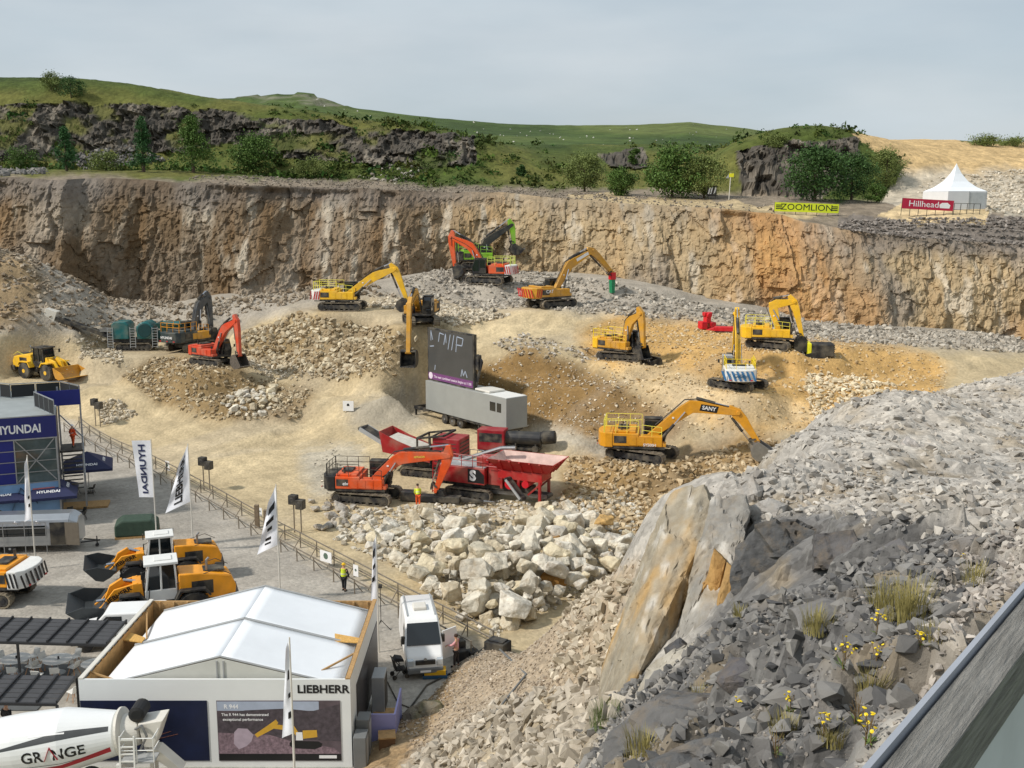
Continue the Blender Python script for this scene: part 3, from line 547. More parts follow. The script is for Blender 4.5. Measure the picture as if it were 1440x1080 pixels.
def excavator(label, pos, yaw, tyaw, body, boomc, armc=None, pts=None, loc=None, sc=1.0, cw=None, cabc=None, rails=YRAIL, stripes=None, tool='bucket', bang=0.0, bw=1.5, bs=1.0, words=(), boomwords=None, panel=None, cabglass=GLASS, toolc=None, bcol=None, belt=None, lean=None):
    pos = np.asarray(pos, float)
    t = thing('excavator', label, 'excavator', pos, yaw, 'excavators working the demonstration ground', tilt=lean); t.scale = (sc,) * 3
    armc = armc or boomc; cw = cw or body; cabc = cabc or BLACK
    track_parts(t, 5.0, 1.0, 1.3, .62, yaw=tyaw - yaw, belt=belt)
    rot = Matrix.Rotation(R(tyaw - yaw), 4, 'Z')
    m = MB(); m.box(-1.5, 1.5, -1.0, 1.0, .42, .8, rot); m.cyl((0, 0, .8), (0, 0, 1.12), .85, n=20); m.build('undercarriage', DARK, t)
    # ---- house
    m = MB(); m.box(-2.9, 1.75, -1.42, 1.42, 1.1, 1.3); m.build('platform', DARK, t)
    m = MB(); pl = [(-2.25, -1.5), (-2.25, 1.5), (-2.85, 1.48), (-3.25, 1.1), (-3.42, .5), (-3.45, 0), (-3.42, -.5), (-3.25, -1.1), (-2.85, -1.48)]
    m.prism(pl, 1.18, 2.32, 'z'); c = m.build('counterweight', cw, t, .06)
    if stripes:
        sm_ = MB()
        for k in range(-3, 4):
            y = k * .46; sm_.add([(-3.52 + .12 * abs(k) ** 1.3 * .32, y - .1, 1.28), (-3.52 + .12 * abs(k) ** 1.3 * .32, y + .12, 1.28), (-3.52 + .12 * abs(k + .5) ** 1.3 * .32, y + .5, 2.2), (-3.52 + .12 * abs(k + .5) ** 1.3 * .32, y + .28, 2.2)], [(0, 1, 2, 3)])
        for k in range(3):
            for yy_ in (-1.515, 1.515): x = -3.0 + k * .26; sm_.add([(x, yy_, 1.28), (x + .13, yy_, 1.28), (x + .33, yy_, 2.2), (x + .2, yy_, 2.2)], [(0, 1, 2, 3)])
        sm_.build('warning_stripes', stripes, c)
    m = MB(); m.box(-2.24, -.25, -1.47, 1.47, 1.302, 2.3); m.box(-2.2, -.5, -1.3, 1.3, 2.3, 2.48); m.build('engine_cover', body, t, .05)
    MB().box(-1.9, -1.1, -.6, .7, 2.482, 2.6).build('air_intake', DARK, t); MB().cyl((-1.6, -.9, 2.45), (-1.6, -.9, 2.95), .09).build('exhaust', DARK, t); MB().box(-2.15, -1.2, -1.475, -1.49, 1.55, 2.1).build('grille', DARK, t); MB().box(-2.15, -1.2, 1.475, 1.49, 1.55, 2.1).build('grille', DARK, t)
    m = MB(); m.box(-.24, 1.55, -1.46, -.62, 1.302, 2.12); m.box(1.55, 1.85, -1.4, -.7, 1.302, 1.6); tb = m.build('tool_box', panel or body, t, .04)
    for k in range(3): x = -1.0 + .62 * k; q = MB(); q.box(x, x + .58, -1.497, -1.485 + .02, 1.4, 2.05); q.build('side_door', panel or body, t)
    # ---- cab
    cp = [(.05, 1.3), (1.72, 1.3), (1.85, 1.95), (1.5, 3.05), (.1, 3.08)]
    m = MB(); m.prism(cp, .55, 1.48); cab = m.build('cab', cabc, t, .05)
    g = MB(); g.prism([(.95, 1.6), (1.66, 1.6), (1.74, 1.98), (1.42, 2.92), (.95, 2.92)], 1.482, 1.492); g.prism([(.18, 2.0), (.85, 2.0), (.85, 2.92), (.18, 2.92)], 1.482, 1.492); g.prism([(.18, 2.0), (1.6, 2.0), (1.42, 2.92), (.18, 2.92)], .538, .548)
    g.add([(1.80, .64, 1.72), (1.80, 1.40, 1.72), (1.52, 1.40, 3.0), (1.52, .64, 3.0)], [(0, 1, 2, 3)]); g.add([(.04, .64, 2.1), (.04, 1.4, 2.1), (.085, 1.4, 2.95), (.085, .64, 2.95)], [(0, 1, 2, 3)])
    for i in range(12, 20): g.v[i] = g.v[i]
    g.v = [(v[0] + (.03 if v[0] > 1.5 and .6 < v[1] < 1.45 else 0), v[1], v[2]) for v in g.v]; g.build('window', cabglass, cab)
    m = MB(); m.box(.05, 1.5, .52, 1.5, 3.085, 3.16); m.build('roof', cabc, cab, .03)
    m = MB(); m.tube([(1.8, 1.5, 2.0), (2.0, 1.75, 2.3)], .02); m.box(1.95, 2.02, 1.65, 1.85, 2.2, 2.55); m.tube([(1.7, -1.4, 1.6), (1.9, -1.5, 2.4)], .02); m.box(1.86, 1.93, -1.6, -1.42, 2.3, 2.6); m.build('mirror', BLACK, t)
    # ---- handrails
    if rails:
        m = MB()
        def rail(p, q, h=1.0, posts=3):
            p = Vector(p); q = Vector(q)
            for zz in (h, h * .55): m.cyl(p + Vector((0, 0, zz)), q + Vector((0, 0, zz)), .026, n=5)
            for k in range(posts): r_ = p.lerp(q, k / (posts - 1)); m.cyl(r_, r_ + Vector((0, 0, h)), .026, n=5)
        rail((-2.9, -1.35, 2.3), (-.3, -1.38, 2.3), 1.0, 4); rail((-2.9, 1.35, 2.3), (-.1, 1.38, 2.3), 1.0, 4); rail((-2.95, -1.35, 2.3), (-2.95, 1.35, 2.3), 1.0, 4); rail((.0, -1.4, 2.1), (1.5, -1.4, 1.95), .9, 3)
        m.build('handrail', rails, t)
    # ---- boom, arm and rams, in the plane y = 0
    if pts:
        k = 1.0 / sc; A, K, B, D = [tuple(c_ * k for c_ in local_px(pos, yaw, *p)) for p in pts]
    else: A, K, B, D = loc
    A = (.45, 1.75)
    def lp(a, b, f): return (a[0] + (b[0] - a[0]) * f, a[1] + (b[1] - a[1]) * f)
    def perp(a, b, f, h): d = Vector((b[0] - a[0], b[1] - a[1])).normalized(); p = lp(a, b, f); return (p[0] - d.y * h, p[1] + d.x * h)
    cl = [A, lp(A, K, .45), lp(A, K, .8), lp(lp(A, K, .95), lp(K, B, .06), .5), lp(K, B, .22), lp(K, B, .6), B]
    m = MB(); strip_prism(m, offset_poly(cl, [.42, .72, .92, .98, .9, .66, .42]), .5); m.cyl((A[0], -.4, A[1]), (A[0], .4, A[1]), .2); m.cyl((B[0], -.34, B[1]), (B[0], .34, B[1]), .17); bo = m.build('boom', boomc, t, .025)
    for y in (-.42, .42):
        a = (A[0] + .75, y, A[1] - .35); b = lp(A, K, .86); b = (b[0], y * .8, b[1] - .1); a = Vector(a); b = Vector(b); q = MB(); q.cyl(a, a.lerp(b, .6), .12); r_ = q.build('boom_ram', body if cabc is not BLACK else DARK, t); q = MB(); q.cyl(a.lerp(b, .6), b, .065, n=8); q.build('rod', CHROME, r_)
    dn = Vector((D[0] - B[0], D[1] - B[1])); Ln = dn.length; dn.normalize(); fl = 1 if (dn.x * 0 + (B[0] - K[0]) * -dn.y + (B[1] - K[1]) * dn.x) < 0 else -1
    nn = Vector((-dn.y, dn.x)) * fl          # outer side of the arm
    E = (B[0] - dn.x * .75 + nn.x * .35, B[1] - dn.y * .75 + nn.y * .35)
    ac = [E, (B[0] + nn.x * .12, B[1] + nn.y * .12), lp(B, D, .25), lp(B, D, .6), D]
    m = MB(); strip_prism(m, offset_poly(ac, [.32, .86, .72, .52, .36]), .42); m.cyl((D[0], -.3, D[1]), (D[0], .3, D[1]), .14); ar = m.build('arm', armc, t, .02)
    a = perp(K, B, .08, .62); a = Vector((a[0], 0, a[1])); b = Vector((E[0], 0, E[1])); q = MB(); q.cyl(a, a.lerp(b, .58), .13); r_ = q.build('arm_ram', bcol or DARK, t); q = MB(); q.cyl(a.lerp(b, .58), b, .07, n=8); q.build('rod', CHROME, r_)
    b0 = Vector((B[0] + nn.x * .62 + dn.x * .1, 0, B[1] + nn.y * .62 + dn.y * .1)); lk = Vector((D[0] - dn.x * .55 + nn.x * .5, 0, D[1] - dn.y * .55 + nn.y * .5)); q = MB(); q.cyl(b0, b0.lerp(lk, .62), .11); r_ = q.build('bucket_ram', DARK, t); q = MB(); q.cyl(b0.lerp(lk, .62), lk, .06, n=8); q.build('rod', CHROME, r_)
    m = MB()
    for y in (-.26, .2): m.bar((lk.x, y, lk.z), (D[0] - dn.x * .35, y, D[1] - dn.y * .35), .06, .14); m.bar((lk.x, y * .8, lk.z), (D[0] + nn.x * .4, y * .8, D[1] + nn.y * .4), .06, .14)
    m.build('linkage', DARK, t)
    for y_ in (-.12, 0.0, .12):
        hz = MB(); hz.tube([(p[0], y_, p[1]) for p in [perp(A, K, .25, .46), perp(A, K, .7, .56), perp(A, K, .97, .66), perp(K, B, .12, .58), perp(K, B, .45, .46), perp(K, B, .8, .36), (B[0] + nn.x * .7, B[1] + nn.y * .7)]], .028, 4); hz.build('hose', BLACK, t)
    for y_ in (-.29, .25): MB().box(-.08, .08, y_, y_ + .04, -.06, .06).build('work_light', CWHITE, t).location = (*[perp(A, K, .6, .1)[0]], 0, perp(A, K, .6, .1)[1])
    for y_ in (-1.0, 0.0, 1.0): MB().box(-3.47, -3.44, y_ - .12, y_ + .12, 1.3, 1.4).build('tail_light', CRED, t)
    hz = MB(); hz.tube([(p[0], .27, p[1]) for p in [lp(A, K, .3), lp(A, K, .9), lp(K, B, .3), lp(K, B, .95), lp(B, D, .3)]], .03, 4); hz.build('hose', BLACK, t)
    if tool == 'bucket':
        sb, tt, er = bucket_mesh(bw, bs, bang, D, fl * (1 if True else 1)); o = sb.build('bucket', toolc or DARK, t, .015); tt.build('teeth', STEEL, o); er.build('bracket', DARK, o)
    elif tool == 'breaker':
        o = MB().box(-.32, .32, -.34, .34, -.75, .1).build('breaker_head', mat('breaker_red', (205, 30, 40), 0.4), t, .05); o.location = (D[0], 0, D[1]); o.rotation_euler = (0, bang, 0)
        q = MB(); q.prism([(-.26, -.75), (.26, -.75), (.2, -2.3), (-.2, -2.3)], -.28, .28); q.build('breaker_housing', mat('breaker_green', (28, 130, 84), 0.45), o, .03)
        q = MB(); q.cyl((0, 0, -2.3), (0, 0, -3.0), .09, .05); q.build('chisel', STEEL, o)
    for s_, x, z, h, mt, face in words:
        if face == 'R': letter(t, s_, (x, -1.53, z), (1, 0, 0), (0, 0, 1), h, mt)
        elif face == 'B': letter(t, s_, (-3.53, x, z), (0, -1, 0), (0, 0, 1), h, mt)
        elif face == 'L': letter(t, s_, (x, 1.53, z), (-1, 0, 0), (0, 0, 1), h, mt)
    if boomwords:
        s_, f, h, mt, plate = boomwords; d = Vector((B[0] - K[0], 0, B[1] - K[1])).normalized(); p = lp(K, B, f)
        side = -1
        if plate: q = MB(); n2 = Vector((-d.z, 0, d.x)); w_ = h * len(s_) * .42; cc = Vector((p[0], -.262, p[1])); q.add([cc + d * a_ + n2 * b_ for a_, b_ in ((-w_, -h * .62), (w_ * .9, -h * .62), (w_, h * .62), (-w_ * .9, h * .62))], [(0, 1, 2, 3)]); q.build('name_plate', plate, bo)
        rt = d if d.x > 0 else d
        letter(t, s_, (p[0], -.268, p[1]), tuple(d), tuple(Vector((-d.z, 0, d.x))), h, mt)
    return t
def spot(px, py): return at(px, py)
EX = {}
EX['dark'] = excavator('dark slate excavator on the left heap, seen from behind, grey boom raised', spot(268, 492), 62, 66, DKTEAL, mat('charcoal_boom', (70, 74, 78), 0.5, dust=.2), pts=[(272, 456), (280, 428), (293, 418), (297, 462)], cw=DKTEAL, rails=mat('amber_rail', (220, 150, 30), .5), words=[('HYUNDAI', 0, 1.75, .38, CWHITE, 'B')], bang=.2, sc=1.02, panel=CATY)
EX['redl'] = excavator('orange-red excavator on the left heap with toothed bucket hanging at its edge', spot(300, 513), -38, -30, ORR, ORR, pts=[(308, 487), (316, 462), (333, 451), (337, 500)], rails=None, cw=ORR, bang=.5, sc=.88, bw=1.5, bs=1.15, toolc=mat('worn_bucket', (112, 104, 96), .5, .5, nscale=5, namt=.3))
EX['yelb'] = excavator('bright yellow excavator with red and white striped tail, boom arched to the right', spot(482, 436), -4, -6, YEL, YEL, pts=[(500, 418), (528, 388), (556, 378), (573, 424)], stripes=CRED, cw=WHITE, rails=YRAIL, bang=-.3, sc=1.0)
EX['face'] = excavator('yellow and black excavator facing the camera, arm reaching down the heap to a bucket', spot(592, 456), -98, -75, CATY, CATY, loc=[(.4, 1.8), (2.6, 3.6), (5.0, 2.6), (5.9, -2.2)], rails=None, cw=BLACK, bang=.1, sc=1.0, bw=1.6, bs=1.1)
EX['orgb'] = excavator('orange excavator with pale green rails on the pale rock pile, boom folded to the left', spot(688, 399), 168, 155, ORG, ORG, pts=[(678, 368), (662, 346), (634, 333), (640, 376)], stripes=CRED, cw=WHITE, rails=mat('pale_lime_rail', (214, 226, 110), .5), sc=1.0, bang=-.2, bw=1.4)
EX['lime'] = excavator('black and lime green excavator half hidden behind the orange one', spot(672, 388) + np.array([0, 4.5, 0.6]), 12, 8, LIME, mat('black_boom', (40, 44, 44), .45, dust=.15), armc=LIME, pts=[(674, 360), (684, 340), (720, 316), (723, 344)], cw=DARK, rails=LIME, bang=.9, bw=1.4, sc=1.0)
EX['brk'] = excavator('mustard yellow excavator with a red and green rock breaker, on the haul ramp', spot(775, 432), 32, 38, CATY, CATY, pts=[(784, 402), (800, 372), (833, 352), (861, 384)], stripes=CRED, cw=CATY, rails=None, tool='breaker', bang=0.0, words=[('CAT', -1.2, 1.9, .5, CWHITE, 'R')], sc=1.02)
m = MB(); tb_ = EX['brk']
q = MB().box(-.9, .9, -.265, -.258, -.17, .17).build('white_banner', CWHITE, [c for c in tb_.children if c.name.startswith('boom')][0])
_A, _K, _B = (.45, 1.75), *[local_px(spot(775, 432), 32, *p) for p in [(800, 372), (833, 352)]]
q.location = ((_K[0] + _B[0]) / 2, 0, (_K[1] + _B[1]) / 2 - .02); q.rotation_euler = (0, -math.atan2(_B[1] - _K[1], _B[0] - _K[0]), 0)
EX['mid'] = excavator('yellow excavator with tall yellow rails and black cab on the terrace edge, bucket down', spot(874, 505), -42, -22, CATY, CATY, pts=[(880, 474), (886, 452), (902, 441), (905, 488)], rails=mat('bright_rail', (240, 210, 30), .45), cw=YEL, bang=.2, sc=.92, bw=1.5)
EX['blue'] = excavator('white and blue striped excavator seen from behind with its yellow boom upright', spot(1037, 546), 83, 135, WHITE, YEL, loc=[(.4, 1.8), (1.7, 4.6), (4.0, 6.9), (5.4, 2.6)], cw=WHITE, cabc=LGREY, stripes=mat('stripe_blue', (60, 120, 170), .5), rails=mat('bright_rail', (240, 210, 30), .45), words=[('Cullion', 0, 1.75, .5, mat('lettering_blue', (30, 90, 130), .5), 'B')], panel=YEL, bang=.3, sc=.95)
EX['yelr'] = excavator('yellow excavator on the right terrace, boom arched over a black sorting bucket', spot(1088, 490), -14, -42, YEL, YEL, pts=[(1074, 450), (1086, 428), (1117, 424), (1128, 474)], rails=YRAIL, cw=YEL, bang=.6, bw=1.9, bs=1.1, toolc=BLACK, sc=.98)
EX['sany'] = excavator('large dark-yellow excavator lettered on its boom, digging beside the grey rubble ridge', spot(903, 645), -9, -32, paint('deep_machine_yellow', (216, 150, 26), .12), paint('deep_machine_yellow', (216, 150, 26), .12), pts=[(928, 604), (972, 570), (1038, 580), (1066, 622)], rails=YRAIL, cw=paint('deep_machine_yellow', (216, 150, 26), .12), bang=.9, sc=1.1, boomwords=('SANY', .38, .42, CWHITE, CBLACK), words=[('SY500H', .6, 1.45, .3, CWHITE, 'R')], toolc=STEEL, panel=paint('deep_machine_yellow', (216, 150, 26), .12), bw=1.6)
EX['hit'] = excavator('orange excavator with black tail beside the red crushers, arm lowered to an attachment', spot(517, 704), -6, -14, ORG, ORG, pts=[(534, 668), (563, 643), (632, 640), (613, 690)], cw=BLACK, rails=BLACK, tool='none', sc=1.0, words=[('eiv', -1.4, 1.75, .4, CWHITE, 'R')], boomwords=('HITACHI', .4, .22, YRAIL, None), panel=ORG)
EX['lieb'] = excavator('amber excavator with black and white striped tail cut by the left edge', Pz(-20, 842, 0), 177, 176, AMB, AMB, loc=[(.4, 1.8), (2.8, 4.9), (6.2, 4.6), (6.8, .8)], cw=WHITE, stripes=CBLACK, rails=None, sc=.98, panel=AMB)
# quick coupler plate, black attachment and blade under the orange excavator's arm
p = Pz(612, 706, 0.0)
t = thing('breaker_attachment', 'long black hydraulic attachment lying on the ground by the orange arm', 'attachment', p + [.4, 0, 0], -12)
m = MB(); m.box(-1.6, 1.7, -.4, .4, .05, .55); m.prism([(1.7, .1), (3.6, .2), (3.6, .35), (1.7, .5)], -.2, .2); m.prism([(-.5, .55), (.5, .55), (.25, 1.1), (-.25, 1.1)], -.3, .3); m.build('housing', BLACK, t, .04)
MB().box(-3.2, -1.7, -.45, .45, .05, .8).build('mount', DARK, t, .04); MB().cyl((3.6, 0, .28), (4.5, 0, .28), .1, .04).build('point', STEEL, t)
for k, (px_, py_, s_, yw, lb) in enumerate([(1152, 502, 1.2, -8, 'black screening bucket with a yellow side standing right of the black sorting bucket'), (921, 512, .85, 30, 'spare black bucket lying right of the terrace excavator')]):
    t = thing('spare_bucket', lb, 'bucket', at(px_, py_) + [0, 0, .05], yw); b, tt, er = bucket_mesh(1.9 * s_, s_, -1.2, (0, .55)); b.build('shell', BLACK, t, .02); tt.build('teeth', STEEL, t)
    if k == 0:
        MB().box(-.9, 1.3, -1.1, 1.1, .1, 1.35).build('drum_housing', BLACK, t, .12); MB().box(-1.25, -.92, -1.12, 1.12, .05, 1.4).build('side_plate', mat('sign_yellow', (226, 222, 40), .5), t, .05)
        m = MB()
        for j in range(6): m.cyl((1.28 - .001 * j, -1.0, .25 + j * .2), (1.28, 1.0, .25 + j * .2), .06)
        m.build('screen_bar', DARK, t)
t = thing('red_grab', 'red demolition attachment standing at the back of the right terrace', 'attachment', at(994, 463), 20)
m = MB(); m.box(-.9, -.2, -.5, .5, .05, .9); m.box(.2, .9, -.5, .5, .05, .8); m.box(-.3, .3, -.4, .4, .7, 1.5); m.box(-.5, .5, -.3, .3, 1.5, 1.9); m.cyl((0, -.6, 1.6), (0, .6, 1.6), .3); m.build('jaw', mat('attachment_red', (206, 24, 40), .4, dust=.1), t, .08)
t = thing('red_crusher_jaw', 'low red attachment lying just right of the red grab', 'attachment', at(1019, 467), -10)
m = MB(); m.box(-1.1, 1.3, -.5, .5, .1, .6); m.prism([(-1.1, .1), (-2.0, .2), (-1.1, .5)], -.3, .3); m.build('jaw', mat('attachment_red', (206, 24, 40), .4, dust=.1), t, .06); MB().box(-1.0, 1.2, -.6, .6, .0, .12).build('skid', DARK, t)
# ================================================================= WHEEL LOADERS
def wheel(parent, x, y, r, wd, rimc, side, hub=True):
    m = MB(); pr = [(-wd / 2, r * .62), (-wd / 2, r * .93), (-wd * .36, r), (wd * .36, r), (wd / 2, r * .93), (wd / 2, r * .62)]; m.lathe(pr, (x, y, r), (0, 1, 0), 28)
    o = m.build('wheel', BLACK, parent)
    if r > .6:
        g = MB()
        for i in range(22):
            a = i * 6.28318 / 22
            for s_ in (-1, 1): c = Vector((x + math.cos(a) * r, y + s_ * wd * .22, r + math.sin(a) * r)); d = Vector((-math.sin(a), 0, math.cos(a))); g.bar(c - d * .09 + Vector((0, s_ * wd * .2, 0)), c + d * .09 - Vector((0, s_ * wd * .2, 0)), .07, .07)
        g.build('tread', BLACK, o)
    m = MB(); m.cyl((x, y - wd * .46, r), (x, y + wd * .46, r), r * .6, n=20); m.cyl((x, y - wd * .52, r), (x, y + wd * .52, r), r * .25, n=12); m.build('rim', rimc, o)
def loader(label, pos, yaw, body, armc, cabc, bucketc, bz=.2, lift=0.0, words=None, sc=1.0, rear=None):
    t = thing('wheel_loader', label, 'wheel loader', pos, yaw, 'wheel loaders'); t.scale = (sc,) * 3
    for x in (-1.75, 1.75):
        for y in (-1.12, 1.12): wheel(t, x, y, .9, .68, rear or body, y)
    m = MB(); m.box(-3.6, -.4, -.75, .75, .75, 1.25); m.box(.3, 2.5, -.6, .6, .7, 1.5); m.box(-.5, .5, -.35, .35, .8, 1.3); m.build('chassis', DARK, t, .03)
    m = MB(); m.prism([(-4.1, 1.15), (-4.2, 1.8), (-3.9, 2.45), (-2.2, 2.75), (-1.0, 2.8), (-1.0, 1.25)], -.98, .98, t0=[(-4.0, 1.15), (-4.1, 1.8), (-3.8, 2.35), (-2.2, 2.65), (-1.0, 2.7), (-1.0, 1.25)]); h = m.build('hood', body, t, .07)
    MB().box(-2.9, -1.7, -.995, -.985, 1.5, 2.3).build('grille', BLACK, h); MB().box(-2.9, -1.7, .985, .995, 1.5, 2.3).build('grille', BLACK, h); MB().box(-3.6, -2.4, -.5, .5, 2.62, 2.7).build('vent', BLACK, h)
    m = MB(); m.prism([(-4.3, .8), (-4.35, 1.3), (-3.7, 1.35), (-3.6, .8)], -1.1, 1.1); m.build('counterweight', DARK, t, .05)
    for s_ in (-1, 1):
        m = MB(); xx = -1.75; m.prism([(xx - 1.0, 1.55), (xx - .7, 1.95), (xx + .7, 1.95), (xx + 1.05, 1.35), (xx + .95, 1.3), (xx + .62, 1.85), (xx - .65, 1.85), (xx - .92, 1.5)], s_ * 1.12 - .33, s_ * 1.12 + .33); m.build('mudguard', BLACK if cabc is WHITE else body, t)
        m = MB(); m.prism([(1.75 - .95, 1.5), (1.75 - .6, 1.98), (1.75 + .45, 2.0), (1.75 + .5, 1.9), (1.75 - .55, 1.88), (1.75 - .86, 1.45)], s_ * 1.12 - .33, s_ * 1.12 + .33); m.build('mudguard', BLACK if cabc is WHITE else body, t)
    # cab: corner posts, glass and roof
    m = MB(); m.box(-.95, .85, -.78, .78, 1.3, 1.95)
    for x0, x1 in ((-.95, -.8), (-.8, -.7)):
        pass
    for sx, sx2 in ((-.9, -.82), (.78, .58), (-.05, -.05)):
        for y in (-.74, .74): m.bar((sx, y, 1.9), (sx2, y * .95, 3.4), .11)
    cab = m.build('cab', cabc, t, .03)
    m = MB(); m.prism([(-.86, 1.95), (.74, 1.95), (.56, 3.38), (-.8, 3.38)], -.70, .70); m.build('window', GLASS, cab)
    m = MB(); m.box(-1.02, .85, -.85, .85, 3.4, 3.56); m.box(-.7, .3, -.4, .4, 3.56, 3.62); m.build('roof', cabc, cab, .04)
    m = MB()
    for y in (-.95, .95): m.tube([(-.9, y, 1.3), (-.9, y, 2.3), (-3.2, y, 2.9), (-3.9, y, 2.5)], .022); m.tube([(.75, y, .6), (.6, y, 2.1)], .03)
    for k in range(4): m.bar((.55 - .0 * k, -1.1, .55 + .3 * k), (.9, -1.1, .55 + .3 * k), .05)
    m.build('handrail', YRAIL if cabc is not WHITE else DARK, t)
    MB().tube([(-2.6, .4, 2.7), (-2.6, .4, 3.3), (-2.75, .4, 3.45)], .07, 8).build('exhaust', STEEL, t)
    m = MB()
    for y in (-1, 1): m.tube([(.7, y * .8, 3.2), (1.0, y * 1.2, 3.2)], .02); m.box(.96, 1.04, y * 1.2 - .1, y * 1.2 + .1, 2.85, 3.25)
    m.build('mirror', BLACK, t)
    # lift arms, rams, bucket
    E = (3.55, .55 + lift); P0 = (1.15, 2.25)
    m = MB()
    for y in (-.62, .62):
        n0 = len(m.v); strip_prism(m, offset_poly([P0, ((P0[0] + E[0]) / 2, (P0[1] + E[1]) / 2 + .38), (E[0] - .5, E[1] + .25), E], [.5, .62, .5, .36]), .16); m.v[n0:] = [(v[0], v[1] + y, v[2]) for v in m.v[n0:]]
    m.prism([(.9, 1.3), (1.6, 1.3), (1.5, 2.45), (1.0, 2.45)], -.72, .72); la = m.build('lift_arm', armc, t, .03)
    q = MB(); strip_prism(q, offset_poly([(2.0, 2.35 + lift * .5), (2.55, 1.9 + lift * .6), (2.9, 1.15 + lift)], [.3, .5, .3]), .3); q.build('bell_crank', armc, t, .02)
    MB().cyl((1.1, 0, 2.3), (2.0, 0, 2.35 + lift * .5), .1).build('tilt_ram', CHROME, t); MB().cyl((2.9, 0, 1.15 + lift), (3.5, 0, 1.1 + lift), .07).build('tilt_link', CHROME, t)
    W = 3.3; sh = [(3.5, 1.5), (3.45, .9), (3.55, .35), (3.95, .05), (5.1, .0)]; up = [(3.62, 1.46), (3.57, .92), (3.66, .43), (4.0, .15), (5.1, .04)]
    ca = math.cos(bz); sa = math.sin(bz)
    def T(p): x, z = p[0] - E[0], p[1] - .55; return (E[0] + x * ca - z * sa, E[1] + x * sa + z * ca)
    q = MB(); n0 = 0; strip_prism(q, [T(p) for p in sh] + [T(p) for p in up][::-1], W)
    for y in (-W / 2 - .03, W / 2 - .03): q.prism([T(p) for p in [(3.5, 1.5), (3.45, .9), (3.55, .35), (3.95, .05), (5.05, .0), (4.6, .75)]], y, y + .06)
    b = q.build('bucket', bucketc, t, .02)
    if words:
        d = Vector((E[0] - P0[0], 0, E[1] - P0[1] + .1)).normalized(); c = Vector(((P0[0] + E[0]) / 2 - .05, 0, (P0[1] + E[1]) / 2 + .3))
        letter(t, words, (c.x, .72, c.z), tuple(-d), tuple(Vector((-d.z, 0, d.x)) if d.x > 0 else Vector((0, 0, 1))), .38, CBLACK, .03)
        letter(t, words, (c.x, -.72, c.z), tuple(d), tuple(Vector((-d.z, 0, d.x))), .38, CBLACK, .03)
    return t
loader('mustard yellow wheel loader with its wide bucket lowered, behind the blue stand', at(62, 533) + [0, .5, 0], -28, YEL, YEL, DARK, MUST, .25, .15, sc=1.0)
LG = mat('dark_grey_bucket', (62, 66, 68), .5, .2, nscale=2, namt=.15)
loader('nearer white-cabbed amber wheel loader lettered along its lift arm, bucket curled up', Pz(228, 868, 0), 200, AMB, AMB, WHITE, LG, .75, .35, 'LIEBHERR', 1.0, rear=DARK)
loader('farther white-cabbed amber wheel loader with a green seat cover above its cab', Pz(226, 818, 0), 200, AMB, AMB, WHITE, LG, .9, .6, 'LIEBHERR', .9, rear=DARK)
t = thing('green_cover', 'dark green folded cover behind the farther white loader cab', 'cover', Pz(194, 752, 0) , 15)
m = MB(); m.box(-1.5, 1.5, -.9, .9, 0, .15); m.build('pallet', TIMBER, t); m = MB(); m.prism([(-1.5, .15), (1.5, .15), (1.45, 1.0), (1.0, 1.3), (-1.0, 1.35), (-1.5, 1.0)], -.9, .9); m.build('cloth', mat('green_tarp', (52, 72, 58), .7, nscale=3, namt=.2, bump=.3), t, .12)
# ================================================================= CRUSHERS AND CONVEYORS
def conveyor(parent, a, b, w=1.0, frame=MGREY, side=.3, name='conveyor'):
    a = Vector(a); b = Vector(b); d = (b - a).normalized(); y = Vector((-d.y, d.x, 0)).normalized() if abs(d.z) < .99 else Vector((0, 1, 0)); u = d.cross(y) * -1
    if u.z < 0: u = -u
    m = MB()
    for s_ in (-1, 1): m.bar(a + y * (s_ * w / 2), b + y * (s_ * w / 2), .1, side)
    for k in range(9): p = a.lerp(b, (k + .5) / 9); m.bar(p - y * w / 2, p + y * w / 2, .07)
    o = m.build(name, frame, parent); q = MB(); n = 8; pr = [(-w * .46, .16), (-w * .2, .08), (w * .2, .08), (w * .46, .16)]
    V = [p + y * c + u * h for p in (a, b) for c, h in pr]; q.add(V, [(i, i + 1, i + 5, i + 4) for i in range(3)]); q.build('belt', BLACK, o)
    q = MB()
    for p in (a, b): q.cyl(p - y * w * .5, p + y * w * .5, .18)
    q.build('drum', DARK, o); return o
def ladder(parent, p, h, w=.5, mt=LGREY, lean=.15, d=(0, -1, 0)):
    p = Vector(p); d = Vector(d); s_ = Vector((-d.y, d.x, 0)); m = MB(); top = p - d * lean + Vector((0, 0, h))
    for k in (-1, 1): m.bar(p + s_ * w / 2 * k, top + s_ * w / 2 * k, .06)
    for k in range(int(h / .28)): q = p.lerp(top, (k + .5) / int(h / .28)); m.bar(q - s_ * w / 2, q + s_ * w / 2, .05)
    return m.build('ladder', mt, parent)
